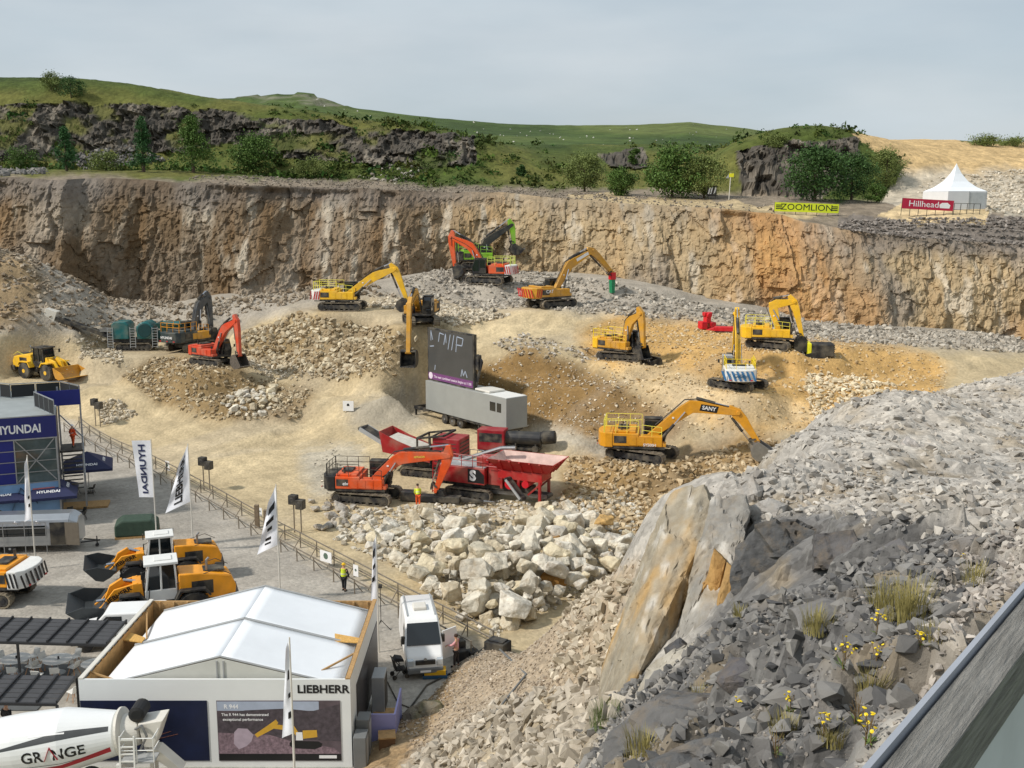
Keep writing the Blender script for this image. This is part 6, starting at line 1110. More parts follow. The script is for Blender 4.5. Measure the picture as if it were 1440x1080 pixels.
pergola('dark slatted pergola roof nearer the loaders, at the left edge', (-60, 866), (178, 874), (150, 906), (-100, 899), 2.6, 9, 6)
pergola('dark slatted pergola roof nearer the mixer truck, at the left edge', (-50, 948), (108, 951), (80, 989), (-90, 986), 2.6, 6, 6)
g0 = Pz(-60, 1000, 0); g1 = Pz(112, 935, 0); t = thing('terrace_floor', 'dark grey terrace floor under the white tables', 'deck', (g0[0], g0[1], 0))
for k in range(8):
    w_ = (g1[1] - g0[1]) / 8; MB().box(-4, g1[0] - g0[0], w_ * k, w_ * (k + 1) - .02, 0, .06).build('board', mat('terrace_grey', (88, 90, 90), .75, nscale=2, namt=.12), t)
WSH = mat('chair_white', (226, 224, 218), .45, namt=.04); BEE = mat('beech_wood', (186, 136, 92), .6, nscale=6, namt=.15)
TB = [(22, 927, 'left of the two white round tables under the pergolas', .72), (81, 928, 'right of the two white round tables under the pergolas', .72), (131, 934, 'white round table half hidden by the stand wall', .6)]
for i, (px_, py_, lb, r_) in enumerate(TB):
    c_ = Pz(px_, py_, .74) * [1, 1, 0] + [0, 0, .06]; round_table(lb, c_, r_, WSH, LGREY)
    q = MB(); q.lathe([(0, .05), (.12, .05), (.13, .03)], tuple(c_ + [0.05, 0, .745]), (0, 0, 1), 10); tag(q.build('menu_holder', BLACK), 'small black holder on the ' + lb, 'holder')
    if i < 2:
        for k, (a_, wd_) in enumerate([(200, 'at the near left of'), (285, 'at the near side of'), (340, 'at the near right of'), (60, 'behind'), (150, 'at the far left of')]):
            ra = R(a_); chair('white shell chair %s the %s round table' % (wd_, 'left' if i == 0 else 'right'), c_ + [1.0 * math.cos(ra), 1.0 * math.sin(ra), 0], a_ + 180, WSH, BEE, 'white shell chairs')
for px_, py_, yw, lb in ((54, 962, 90, 'white shell chair standing alone between the two pergolas'), (104, 985, 150, 'white shell chair beside the white stand corner')): chair(lb, Pz(px_, py_, .06), yw, WSH, BEE, 'white shell chairs')
person('person in black clothes standing under the nearer pergola', Pz(12, 1040, 0.0), 60, (28, 28, 30), (34, 34, 38), hair=(40, 30, 24))
# white pickup nosed in behind the pergola
t = thing('van', 'white van with black sills parked between the loaders and the white stand', 'van', Pz(158, 909, 0) + [.4, .3, 0], 188)
prof = [(-2.6, .5), (-2.65, 1.1), (-2.6, 1.9), (-2.3, 2.1), (.6, 2.12), (1.35, 1.3), (2.4, 1.1), (2.6, .8), (2.6, .45)]
m = MB(); m.prism(prof, -.92, .92); b = m.build('body', mat('van_white', (232, 233, 232), .28), t, .08)
for s_ in (-1, 1):
    q = MB(); q.prism([(-.3, 1.35), (-.3, 1.95), (.5, 1.97), (1.1, 1.35)], s_ * .925 - .004, s_ * .925 + .004); q.build('window', GLASS, b); q = MB(); q.box(-2.3, 2.4, s_ * .93 - .02, s_ * .93 + .02, .42, .62); q.build('sill', BLACK, b)
    for x in (-1.6, 1.65): wheel(t, x, s_ * .82, .4, .26, DARK, s_)
letter(b, 'LIEBHERR', (-.2, .94, .9), (-1, 0, 0), (0, 0, 1), .22, CBLACK, .02); m = MB(); m.add([(.66, -.8, 2.05), (.66, .8, 2.05), (1.28, .85, 1.38), (1.28, -.85, 1.38)], [(0, 1, 2, 3)]); m.v = [(v[0] + .03, v[1], v[2] + .02) for v in m.v]; m.build('windscreen', GLASS, b); MB().box(2.5, 2.68, -.85, .85, .45, .75).build('bumper', BLACK, b, .04)
# ================================================================= MIXER TRUCK
DW = mat('drum_white', (228, 230, 230), .3, nscale=.8, namt=.03); g = Pz(90, 1040, 2.75)
t = thing('mixer_truck', 'white concrete mixer truck with a red striped drum, cut by the lower left corner', 'truck', (g[0], g[1], 0), 2)
ax = Vector((math.cos(R(7)), 0, math.sin(R(7)))); up_ = Vector((-ax.z, 0, ax.x)); oc = Vector((0, 0, 2.75))
PRF = [(-4.4, .6), (-4.2, .9), (-3.2, 1.12), (-1.6, 1.24), (.2, 1.24), (2.2, .86), (2.25, .8)]
def rad(x): return float(np.interp(x, [p[0] for p in PRF], [p[1] for p in PRF]))
m = MB(); m.lathe(PRF, oc, ax, 44); dr = m.build('drum', DW, t)
def dpt(x, a_, o_=0.006): r_ = rad(x) + o_; return oc + ax * x + Vector((0, -1, 0)) * (r_ * math.cos(a_)) + up_ * (r_ * math.sin(a_))
def band(name, f0, f1, x0, x1, mt, K=36):
    q_ = MB(); V_ = []
    for i in range(K + 1):
        x_ = x0 + (x1 - x0) * i / K
        for j in range(4): a_ = f0(x_) + (f1(x_) - f0(x_)) * j / 3; V_.append(dpt(x_, a_))
    q_.add(V_, [(i * 4 + j, (i + 1) * 4 + j, (i + 1) * 4 + j + 1, i * 4 + j + 1) for i in range(K) for j in range(3)]); q_.build(name, mt, dr)
band('red_stripe', lambda x: -.62 + .02 * (x + 1) ** 2, lambda x: -.46 + .03 * (x + 1) ** 2, -4.2, 2.1, mat('stripe_crimson', (170, 28, 44), .4))
band('grey_stripe', lambda x: .42 + .06 * x, lambda x: .55 + .03 * x + .1 * np.clip(x + 1, -2, 1.5), -4.2, 2.1, mat('stripe_charcoal', (70, 72, 74), .4)); band('white_flash', lambda x: .62, lambda x: .67, -.9, .5, CWHITE)
def dw(x, y, z): return dpt(x - .0, y / 1.24 - .02, .012 + z * .2)
tm = letter(dr, 'GR  NGE', (0, 0, 0), (1, 0, 0), (0, 0, 1), .62, CBLACK, .02, 1.0, warp=dw); q = MB()
for a_, b_ in (((-.33, -.2), (-.07, .32)), ((-.07, .32), (.19, -.2))): q.bar(dpt(a_[0], a_[1] / 1.24, .018), dpt(b_[0], b_[1] / 1.24, .018), .1, .02)
q.build('red_chevron', mat('stripe_crimson', (170, 28, 44), .4), dr); band('underline', lambda x: -.36, lambda x: -.345, -1.1, 1.3, CBLACK)
m = MB(); m.lathe([(2.25, .74), (2.32, .98), (2.42, .98), (2.5, .7), (3.1, .55), (3.15, .45)], oc, ax, 36); m.build('drum_ring', CREAM, dr)
MB().box(-5.0, 3.4, -.45, .45, .85, 1.15).build('chassis', DARK, t); m = MB(); m.box(2.3, 2.5, -.9, .9, 1.15, 2.1); m.build('drum_support', WHITE, t)
for x in (-3.4, .6, 1.9):
    for y in (-.95, .95): wheel(t, x, y, .5, .34, LGREY, y)
m = MB(); m.prism([(3.1, 3.6), (4.1, 3.75), (3.7, 2.6), (3.3, 2.6)], -.5, .5); m.build('charge_hopper', CREAM, t, .04); m = MB(); m.lathe([(-.45, .2), (-.4, .32), (.4, .32), (.45, .2)], (3.05, 0, 3.95), (0, 1, 0), 16); m.build('hopper_cover', BLACK, t)
m = MB(); m.prism([(3.2, 2.5), (3.8, 2.4), (4.7, 1.5), (4.5, 1.35), (3.5, 2.1)], -.32, .32); m.build('chute', CREAM, t, .03); MB().bar((3.5, -.3, .8), (3.5, -.3, 3.4), .12).build('frame_post', CREAM, t); MB().bar((3.5, .3, .8), (3.5, .3, 3.4), .12).build('frame_post', CREAM, t)
MB().box(2.6, 3.9, -1.25, -.5, 2.35, 2.42).build('platform', LGREY, t); m = MB()
for z in (2.9, 3.4): m.tube([(2.6, -.55, z), (2.6, -1.25, z), (3.9, -1.25, z), (3.9, -.5, z)], .025)
for x in (2.6, 3.25, 3.9): m.cyl((x, -1.25, 2.4), (x, -1.25, 3.4), .025, n=5)
m.build('handrail', WHITE, t); ladder(t, (2.9, -1.45, .6), 2.9, .55, WHITE, .2); m = MB(); m.tube([(3.2, -.6, 2.6), (3.5, -.7, 3.2), (3.3, -.6, 3.6), (3.0, -.5, 3.4)], .05, 8); m.build('water_pipe', STEEL, t)
# ================================================================= UPPER BENCH
def on_hill(px_, py_, y0=128, y1=270): return on_floor(px_, py_, HILL, y0, y1)
def banner(label, name, c0, c1, h, col, word, size, wc, Y, extra=None):
    a_ = P(*c0, Y); b_ = P(*c1, Y); v_ = Vector(b_ - a_); L_ = math.hypot(v_.x, v_.y); yw_ = math.degrees(math.atan2(v_.y, v_.x)); t_ = thing(name, label, 'banner', a_, yw_, tilt=(0, -math.degrees(math.atan2(v_.z, L_))))
    MB().box(0, L_, -.02, .02, 0, h).build('sheet', col, t_); letter(t_, word, (L_ * (.5 if extra is None else extra), -.03, h * .5), (1, 0, 0), (0, 0, 1), size, wc, 0.0, 1.12)
    for k in range(7): MB().bar((L_ * k / 6, .06, -.9), (L_ * k / 6, .06, h), .06).build('post', DARK, t_)
    return t_, L_
t, L_ = banner('bright yellow-green banner with black lettering along the bench edge', 'banner', (1089, 297, ), (1179, 300), 1.15, mat('banner_lime', (214, 226, 40), .6, namt=.04), 'ZOOMLION', 1.1, CBLACK, 138.0)
for x in (.55, L_ - .55):
    for k in range(3): MB().box(x - .4, x + .4, -.035, -.025, .3 + .22 * k, .42 + .22 * k).build('stripe', CBLACK, t)
t, L_ = banner('crimson banner with white lettering in front of the white pagoda tent', 'banner', (1268, 293), (1340, 297), 1.3, mat('banner_crimson', (176, 24, 60), .6, namt=.05), 'Hillhead', 1.05, CWHITE, 136.5, .42)
q = MB(); q.prism([(L_ - 1.7, .3), (L_ - .5, .3), (L_ - .4, .7), (L_ - .8, 1.0), (L_ - 1.5, .95), (L_ - 1.8, .7)], -.034, -.028); q.build('emblem', CWHITE, t)
m = MB()
for z in (.2, 1.0): m.bar((L_ + .1, 0, z), (L_ + 3.6, .4, z + .1), .06)
for k in range(5): m.bar((L_ + .1 + .87 * k, .1 * k, -.6), (L_ + .1 + .87 * k, .1 * k, 1.05), .06)
m.build('railing', DARK, t)
# pagoda tent
c_ = P(1341, 292, 141.5); t = thing('pagoda_tent', 'white pagoda tent with a pointed roof on the upper bench', 'tent', c_, 12); n_ = 2.8; m = MB(); K = 12; prof = [(1.0, 2.1), (.68, 2.6), (.4, 3.35), (.18, 4.35), (.06, 5.2), (.0, 5.7)]; V = []; ring = [(-1, -1), (0, -1), (1, -1), (1, 0), (1, 1), (0, 1), (-1, 1), (-1, 0)]
for s_, z in prof: V += [(x * n_ * s_, y * n_ * s_, z) for x, y in ring]
m.add(V, [(j * 8 + i, j * 8 + (i + 1) % 8, (j + 1) * 8 + (i + 1) % 8, (j + 1) * 8 + i) for j in range(5) for i in range(8)]); m.build('roof', mat('marquee_pvc', (232, 236, 240), .5), t)
TW_ = mat('tent_wall', (222, 224, 226), .6, nscale=1, namt=.04)
MB().box(-n_, n_, -n_, -n_ + .04, -.6, 2.08).build('wall', TW_, t); MB().box(-n_, -n_ + .04, -n_ + .05, n_, -.6, 2.08).build('wall', TW_, t); MB().box(n_ - .04, n_, -n_ + .05, n_, -.6, 2.08).build('wall', TW_, t); MB().box(-n_ + .05, n_ - .05, n_ - .04, n_, -.6, 2.08).build('wall', TW_, t)
for x in (.2, n_ - .15): MB().bar((x, -n_ - .03, -.6), (x, -n_ - .03, 2.1), .08).build('door_frame', LGREY, t)
MB().box(.25, n_ - .2, -n_ - .02, -n_ - .005, -.5, 1.95).build('door_panel', mat('tent_window', (186, 190, 192), .4), t)
p = P(1001, 279, 150); t = thing('marker_board', 'black board with white digits standing on the bench left of the pole sign', 'sign', p, 6); MB().box(-.65, .65, -.03, .03, .3, 1.75).build('board', BLACK, t); letter(t, '//', (-.25, -.04, 1.0), (1, 0, 0), (0, 0, 1), 1.1, CWHITE, .05); letter(t, '/', (.4, -.04, 1.0), (1, 0, 0), (0, 0, 1), 1.1, CWHITE, .05); MB().bar((-.5, .05, 0), (-.5, .05, 1.6), .06).build('leg', DARK, t); MB().bar((.5, .05, 0), (.5, .05, 1.6), .06).build('leg', DARK, t)
p = P(1025, 281, 148); t = thing('pole_sign', 'slim pole with a small yellow sign near the middle of the bench', 'sign', p, 0); MB().cyl((0, 0, 0), (.15, 0, 3.6), .06, n=8).build('pole', CREAM, t); MB().box(-.1, .55, -.06, -.02, 3.05, 3.55).build('plate', mat('sign_yellow', (226, 222, 40), .5), t); MB().prism([(-.55, 2.9), (-.1, 3.5), (-.1, 2.9)], -.03, .0).build('bracket', LGREY, t)
# ================================================================= TREES AND BUSHES
BARK = mat('bark', (84, 70, 56), .9, nscale=5, namt=.3)
def leafmat(name, c): 
    m = mat(name, c, .7, nscale=.6, namt=.35, spec=.25); return m
def crown_mesh(name, w_, h_, base, n_cl, seed, m, leaf=.34, cone=False, dens=70):
    r = np.random.default_rng(seed); V = []; 
    for k in range(n_cl):
        z = r.random() ** .8; rr = (math.sqrt(max(0, 1 - (2 * z - 1) ** 2)) if not cone else (1 - z) * .95 + .08); a_ = r.random() * 6.283; q = rr * math.sqrt(r.random()) * (.8 + .5 * r.random())
        c = np.array([math.cos(a_) * q * w_ / 2, math.sin(a_) * q * w_ / 2, base + z * (h_ - base)]); s = (.10 + .12 * r.random()) * w_ * (1 - .4 * z if cone else 1)
        p = r.normal(size=(dens, 3)) * [s, s, s * .75] * .62 + c; nrm = r.normal(size=(dens, 3)) + [0, 0, .8]; nrm /= np.linalg.norm(nrm, axis=1)[:, None]; tx = np.cross(nrm, r.normal(size=(dens, 3))); tx /= np.linalg.norm(tx, axis=1)[:, None]; ty = np.cross(nrm, tx); sz = leaf * (.6 + .8 * r.random((dens, 1)))
        V.append(np.stack([p - tx * sz * .5, p + ty * sz * .35, p + tx * sz * .5, p - ty * sz * .35], 1))
    V = np.concatenate(V).reshape(-1, 3); return V, np.arange(len(V)).reshape(-1, 4)
def tree(label, px_, py_, hpx, wpx, col, seed, cone=False, cat='tree', name='tree', Y=None, ncl=34, leaf=None, group='trees and bushes on the bench and hillside'):
    p = on_hill(px_, py_) if Y is None else P(px_, py_, Y); p = np.array([p[0], p[1], float(HILL(p[0], p[1])) - .15]); s = p[1] / F * 1.03; h_ = hpx * s; w_ = wpx * s
    t_ = thing(name, label, cat, p, seed * 40 % 360, group); V_, F_ = crown_mesh('crown', w_, h_, h_ * (.08 if cat == 'bush' else .14), ncl, seed, col, leaf or max(.2, w_ * .04), cone, 130); np_mesh('crown', V_, F_, col, parent=t_)
    m_ = MB(); m_.cyl((0, 0, -.3), (0, 0, h_ * .8), .035 * h_, .01 * h_, 7)
    for k in range(5): a_ = k * 1.3 + seed; z_ = h_ * (.2 + .1 * k); m_.cyl((0, 0, z_), (math.cos(a_) * w_ * .3, math.sin(a_) * w_ * .3, z_ + h_ * .18), .014 * h_, .004 * h_, 5)
    m_.build('trunk', BARK, t_); return t_
G1 = leafmat('leaf_mid_green', (84, 110, 50)); G2 = leafmat('leaf_dark_green', (64, 92, 46)); G3 = leafmat('leaf_olive', (108, 120, 64)); G4 = leafmat('leaf_conifer', (62, 98, 56))
for i, a_ in enumerate([
    ('narrow upright conifer in the middle of the left cliff foot', 202, 242, 74, 32, G4, True), ('broad dark evergreen right of the narrow conifer on the left cliff', 272, 243, 74, 56, G1, True), ('small narrow conifer farthest left at the cliff foot', 94, 242, 58, 30, G4, True),
    ('low spreading tree right of the broad evergreen', 357, 246, 50, 58, G1, False), ('round tree on the left skyline, the taller of two', 72, 127, 22, 28, G3, False), ('dark round tree on the left skyline, right of two', 100, 138, 27, 32, G2, False),
    ('pale rounded tree at the bench edge left of the grey outcrop', 822, 270, 48, 52, G3, False), ('small bush between the pale rounded tree and the wide tree clump', 874, 274, 34, 36, G1, False), ('wide leafy tree clump left of the marker board', 945, 277, 58, 78, G1, False), ('tree joining the wide clump on its right side', 990, 278, 52, 56, G3, False),
    ('big dark bushy tree behind the lime banner', 1146, 284, 68, 78, G2, False), ('dark tree right of the big bushy tree behind the banner', 1197, 283, 60, 56, G2, False), ('small bright bush at the foot of the tan hill', 1232, 286, 24, 26, G1, False), ('olive bush on the tan slope above the small bright bush', 1246, 262, 46, 44, G3, False),
    ('small bush on the open grass slope below the long cliff', 733, 247, 14, 12, G2, False), ('low bush on top of the grey cliff, right', 1090, 206, 14, 30, G3, False), ('sparse bush on the right skyline', 1388, 204, 10, 40, G3, False), ('second sparse bush on the right skyline', 1424, 205, 10, 34, G3, False),
    ('sapling growing out of the grey outcrop right of the grass slope', 892, 232, 22, 14, G1, False), ('bush on the ledge at the far left of the cliff', 30, 236, 26, 40, G1, False), ('bush low on the left cliff between the two conifers', 150, 240, 22, 40, G3, False), ('bush at the right end of the left cliff foot', 440, 250, 24, 44, G3, False)]):
    bush = a_[3] < 30; tree(a_[0], a_[1], a_[2], a_[3], a_[4], a_[5], 11 + i, a_[6], 'bush' if bush or 'bush' in a_[0].split()[:3] else 'tree', 'bush' if bush else 'tree', ncl=(58 if not bush else 24))
# scrub and long grass clumps over the ledges and slopes: too many to count
r_ = np.random.default_rng(77); ok = np.flatnonzero(((rk < .5) & (hy > 165) & (hy < 236) & (hpy > 150) & ~inpoly(hpx, hpy, TAN) & (bench < .5)).ravel()); cand = r_.choice(ok, 2600); dn_ = fbm(hx.ravel()[cand] * .06, hy.ravel()[cand] * .06, 44, o=3) + .5 * (hpx.ravel()[cand] < 690); cand = cand[dn_ > r_.uniform(-.2, .9, len(cand))]; Vv = []
for c in cand:
    n = 26; s = r_.uniform(.25, .8) if r_.random() < .85 else r_.uniform(.9, 1.7); o_ = np.array([hx.ravel()[c], hy2.ravel()[c], hz2.ravel()[c]]); p = r_.normal(size=(n, 3)) * [s * .55, s * .55, s * .3] + o_ + [0, 0, s * .35]; a = r_.normal(size=(n, 3)); a /= np.linalg.norm(a, axis=1)[:, None]; b = np.cross(a, r_.normal(size=(n, 3))); b /= np.linalg.norm(b, axis=1)[:, None]; z = .28 * s * (.6 + .8 * r_.random((n, 1))); Vv.append(np.stack([p - a * z, p + b * z * .6, p + a * z, p - b * z * .6], 1))
Vv = np.concatenate(Vv).reshape(-1, 3); cc_ = np.repeat(lin((70, 86, 40)) * (.6 + .8 * r_.random((len(Vv) // 104, 1))) * (1 + .2 * r_.normal(size=(len(Vv) // 104, 3)) * [1, .4, .3]), 104, 0)
o = np_mesh('scrub', Vv, np.arange(len(Vv)).reshape(-1, 4), ground_mat('scrub_leaf', fine=6, amt=.2, speck=.2, bump=.1), 'stuff', np.clip(cc_, .01, 1)); tag(o, 'low scrub and long grass clumps over the crags and grassy slopes', 'scrub')
# ================================================================= STONES
def ico(r, j=.3):
    t_ = (1 + 5 ** .5) / 2; V = np.array([(-1, t_, 0), (1, t_, 0), (-1, -t_, 0), (1, -t_, 0), (0, -1, t_), (0, 1, t_), (0, -1, -t_), (0, 1, -t_), (t_, 0, -1), (t_, 0, 1), (-t_, 0, -1), (-t_, 0, 1)]) / 1.9
    F_ = np.array([(0, 11, 5), (0, 5, 1), (0, 1, 7), (0, 7, 10), (0, 10, 11), (1, 5, 9), (5, 11, 4), (11, 10, 2), (10, 7, 6), (7, 1, 8), (3, 9, 4), (3, 4, 2), (3, 2, 6), (3, 6, 8), (3, 8, 9), (4, 9, 5), (2, 4, 11), (6, 2, 10), (8, 6, 7), (9, 8, 1)]); return V + r.normal(size=V.shape) * j, F_
def hull(r, n=20, flat=(1, .8, .62)):
    bm = bmesh.new(); p = r.normal(size=(n, 3)); p /= np.linalg.norm(p, axis=1)[:, None]; p = np.sign(p) * np.abs(p) ** .72; p *= flat * (.86 + .2 * r.random((n, 1)))
    for q_ in p: bm.verts.new(q_)
    bmesh.ops.convex_hull(bm, input=bm.verts); bmesh.ops.delete(bm, geom=[v for v in bm.verts if not v.link_faces], context='VERTS'); bmesh.ops.triangulate(bm, faces=bm.faces); bm.verts.ensure_lookup_table(); bm.verts.index_update()
    V = np.array([v.co[:] for v in bm.verts]); F_ = np.array([[v.index for v in f.verts] for f in bm.faces]); bm.free(); return V, F_
rs = np.random.default_rng(21); PEB = [(V_ * [1, .85, .62], F_) for V_, F_ in [ico(rs) for _ in range(10)]]; HUL = [hull(rs, 10, np.array([1.1, .8, .5])) for _ in range(14)]
def rotmats(r, n):
    q = r.normal(size=(n, 4)); q /= np.linalg.norm(q, axis=1)[:, None]; w_, x, y, z = q.T
    return np.stack([1 - 2 * (y * y + z * z), 2 * (x * y - z * w_), 2 * (x * z + y * w_), 2 * (x * y + z * w_), 1 - 2 * (x * x + z * z), 2 * (y * z - x * w_), 2 * (x * z - y * w_), 2 * (y * z + x * w_), 1 - 2 * (x * x + y * y)], -1).reshape(n, 3, 3)
STONE = ground_mat('loose_stone', fine=10.0, amt=0.14, speck=0.08, bump=0.5, bdist=0.04, coarse=2.0)
def stones(name, label, pos, size, cols, variants, kind='stuff', sink=.25):
    r = np.random.default_rng(len(pos)); n = len(pos); R_ = rotmats(r, n); idx = r.integers(0, len(variants), n); Vs = []; Fs = []; Cs = []; off = 0
    for k, (V0, F0) in enumerate(variants):
        s_ = np.where(idx == k)[0]
        if not len(s_): continue
        sc_ = size[s_][:, None, None] * .5 * (0.75 + .5 * r.random((len(s_), 1, 3))); V = np.einsum('nij,nvj->nvi', R_[s_], V0[None] * sc_); V[..., 2] *= .8; V += pos[s_][:, None, :]; V[..., 2] += (size[s_] * (.4 - sink))[:, None]
        nv = len(V0); F_ = F0[None] + (np.arange(len(s_)) * nv)[:, None, None] + off; Vs.append(V.reshape(-1, 3)); Fs.append(F_.reshape(-1, 3)); Cs.append(np.repeat(cols[s_], nv, 0)); off += len(s_) * nv
    o = np_mesh(name, np.concatenate(Vs), np.concatenate(Fs), STONE, kind, np.concatenate(Cs)); o['label'] = label; o['category'] = 'stones'; return o
def scatter(X, Yg, Z, PXg, PYg, r, poly, n, smin, smax, c0, c1, power=2.2, band=None):
    """random spots on a height grid inside an area, stone sizes biased to small"""
    m_ = inpoly(PXg, PYg, poly); 
    if band is not None: m_ &= band
    ii = np.flatnonzero(m_.ravel())
    if not len(ii): return None
    pick = r.choice(ii, n); st = .4; x = X.ravel()[pick] + r.uniform(-st, st, n) * .5; y = Yg.ravel()[pick] + r.uniform(-st, st, n) * .5; s_ = smin + (smax - smin) * r.random(n) ** power; t_ = r.random((n, 1)) ** .9; c = lin(c0) * (1 - t_) + lin(c1) * t_
    return x, y, s_, c * (.85 + .3 * r.random((n, 1)))
def collect(regs, zf, grid):
    r = np.random.default_rng(5); P_ = []; S_ = []; C_ = []
    for reg in regs:
        q = scatter(*grid, r, *reg)
        if q is None: continue
        x, y, s_, c = q; P_.append(np.stack([x, y, zf(x, y)], -1)); S_.append(s_); C_.append(c)
    return np.concatenate(P_), np.concatenate(S_), np.concatenate(C_)
PX, PY = proj(GX, GY, GZ); FG = (GX, GY, GZ, PX, PY)
PALE0, PALE1 = (150, 136, 112), (214, 204, 184); GRY0, GRY1 = (128, 122, 114), (196, 190, 180)
SCREE = [([(560, 395), (640, 372), (740, 380), (860, 398), (1000, 430), (1200, 456), (1500, 478), (1500, 502), (1300, 488), (1120, 478), (1000, 456), (900, 446), (820, 440), (735, 432), (690, 440), (600, 425)], 9000, .1, .75, (136, 129, 118), (192, 184, 170), 3),
    ([(-40, 340), (60, 360), (140, 410), (260, 428), (420, 404), (520, 398), (560, 420), (470, 412), (400, 430), (300, 450), (180, 468), (90, 462), (-40, 470)], 7000, .1, .8, (118, 103, 84), (174, 162, 144), 3),
    ([(560, 420), (690, 440), (720, 445), (640, 460), (600, 440), (500, 430)], 3200, .14, .8, PALE0, PALE1, 2.6)]
a_, b_, c_ = collect(SCREE, ground, FG); stones('scree', 'grey broken stone banked along the foot of the quarry face', a_, b_, c_, PEB)
SLOPE = [([(170, 528), (215, 502), (300, 505), (345, 530), (440, 548), (420, 590), (300, 592), (220, 565)], 3400, .07, .6, (134, 114, 84), (204, 190, 162), 3.6), ([(340, 470), (420, 440), (560, 465), (600, 490), (560, 520), (480, 532), (400, 522), (340, 505)], 4000, .08, .85, (140, 120, 90), (206, 194, 168), 3.4), ([(330, 505), (480, 520), (500, 530), (380, 535)], 500, .12, .6, PALE0, PALE1),
    ([(660, 530), (720, 492), (800, 505), (870, 540), (900, 590), (870, 625), (780, 605), (700, 590)], 1500, .05, .35, (150, 122, 84), PALE1, 3), ([(690, 480), (740, 470), (860, 500), (830, 515), (720, 500)], 420, .1, .6, PALE0, GRY1, 3),
    ([(820, 462), (880, 445), (1010, 462), (1180, 470), (1330, 505), (1330, 560), (1200, 600), (1050, 610), (900, 610), (860, 540)], 5000, .08, .42, (178, 150, 102), (210, 194, 164), 3), ([(1130, 520), (1260, 540), (1250, 590), (1140, 590)], 900, .15, .7, (186, 166, 130), (224, 212, 186)),
    ([(800, 640), (930, 655), (1080, 610), (1120, 650), (960, 720), (880, 790), (790, 700)], 4200, .07, .7, (144, 120, 84), (208, 190, 158), 3.4), ([(130, 570), (160, 560), (195, 585), (150, 598)], 400, .15, .6, PALE0, PALE1), ([(90, 470), (160, 470), (180, 520), (110, 500)], 500, .15, .6, PALE0, PALE1), ([(440, 640), (470, 620), (520, 720), (470, 760)], 350, .05, .3, GRY0, PALE1), ([(480, 720), (900, 690), (890, 800), (690, 900), (560, 800), (470, 760)], 4500, .08, .65, (150, 138, 116), (214, 208, 194), 2.6)]
a_, b_, c_ = collect(SLOPE, ground, FG); stones('loose_stones', 'loose pale stones over the slopes of the spoil heaps', a_, b_, c_, PEB)
hg = (hx, hy2, hz2, hpx, hpy)
def hillz(x, y): return HILL(x, y)
BEN = [([(1180, 310), (1260, 308), (1500, 304), (1500, 350), (1300, 336), (1180, 326)], 2800, .14, .6, (96, 90, 84), (156, 148, 140)), ([(280, 245), (480, 252), (700, 262), (900, 276), (1100, 290), (1090, 305), (800, 290), (500, 272), (250, 262)], 3400, .14, .5, (108, 100, 90), (150, 140, 126)), ([(1300, 250), (1440, 240), (1500, 300), (1390, 300), (1290, 275)], 1600, .2, .8, (170, 160, 142), (214, 204, 186)), ([(90, 222), (170, 205), (240, 225), (120, 240)], 500, .3, 1.2, (96, 94, 92), (140, 136, 130)), ([(560, 225), (600, 240), (560, 262), (500, 250)], 120, .3, 1.0, (120, 112, 100), (190, 184, 170)), ([(-20, 236), (60, 232), (70, 246), (-20, 250)], 400, .3, 1.0, (100, 98, 96), (150, 146, 140))]
P_ = []; S_ = []; C_ = []; r_ = np.random.default_rng(9)
for reg in BEN:
    m_ = np.flatnonzero(inpoly(hpx, hpy, reg[0]).ravel())
    if not len(m_): continue
    pk = r_.choice(m_, reg[1]); P_.append(np.stack([hx.ravel()[pk] + r_.uniform(-.3, .3, reg[1]), hy2.ravel()[pk] + r_.uniform(-.75, .75, reg[1]), hz2.ravel()[pk]], -1)); S_.append(reg[2] + (reg[3] - reg[2]) * r_.random(reg[1]) ** 2); t_ = r_.random((reg[1], 1)); C_.append(lin(reg[4]) * (1 - t_) + lin(reg[5]) * t_)
stones('bench_rubble', 'dark rubble strewn along the lip of the upper bench', np.concatenate(P_), np.concatenate(S_), np.concatenate(C_), PEB)
r_ = np.random.default_rng(3); k_ = 130; u_ = r_.uniform(280, 1100, k_); yy = r_.uniform(.2, .97, k_); i_ = np.clip(((u_ + 260) / 1960 * 419).astype(int), 0, 419); j_ = (yy * 59).astype(int)
stones('hill_stones', 'pale limestone blocks dotted over the far green hill', FARQ[i_, j_], r_.uniform(.4, 1.6, k_), np.broadcast_to(lin((190, 188, 178)), (k_, 3)).copy(), PEB)
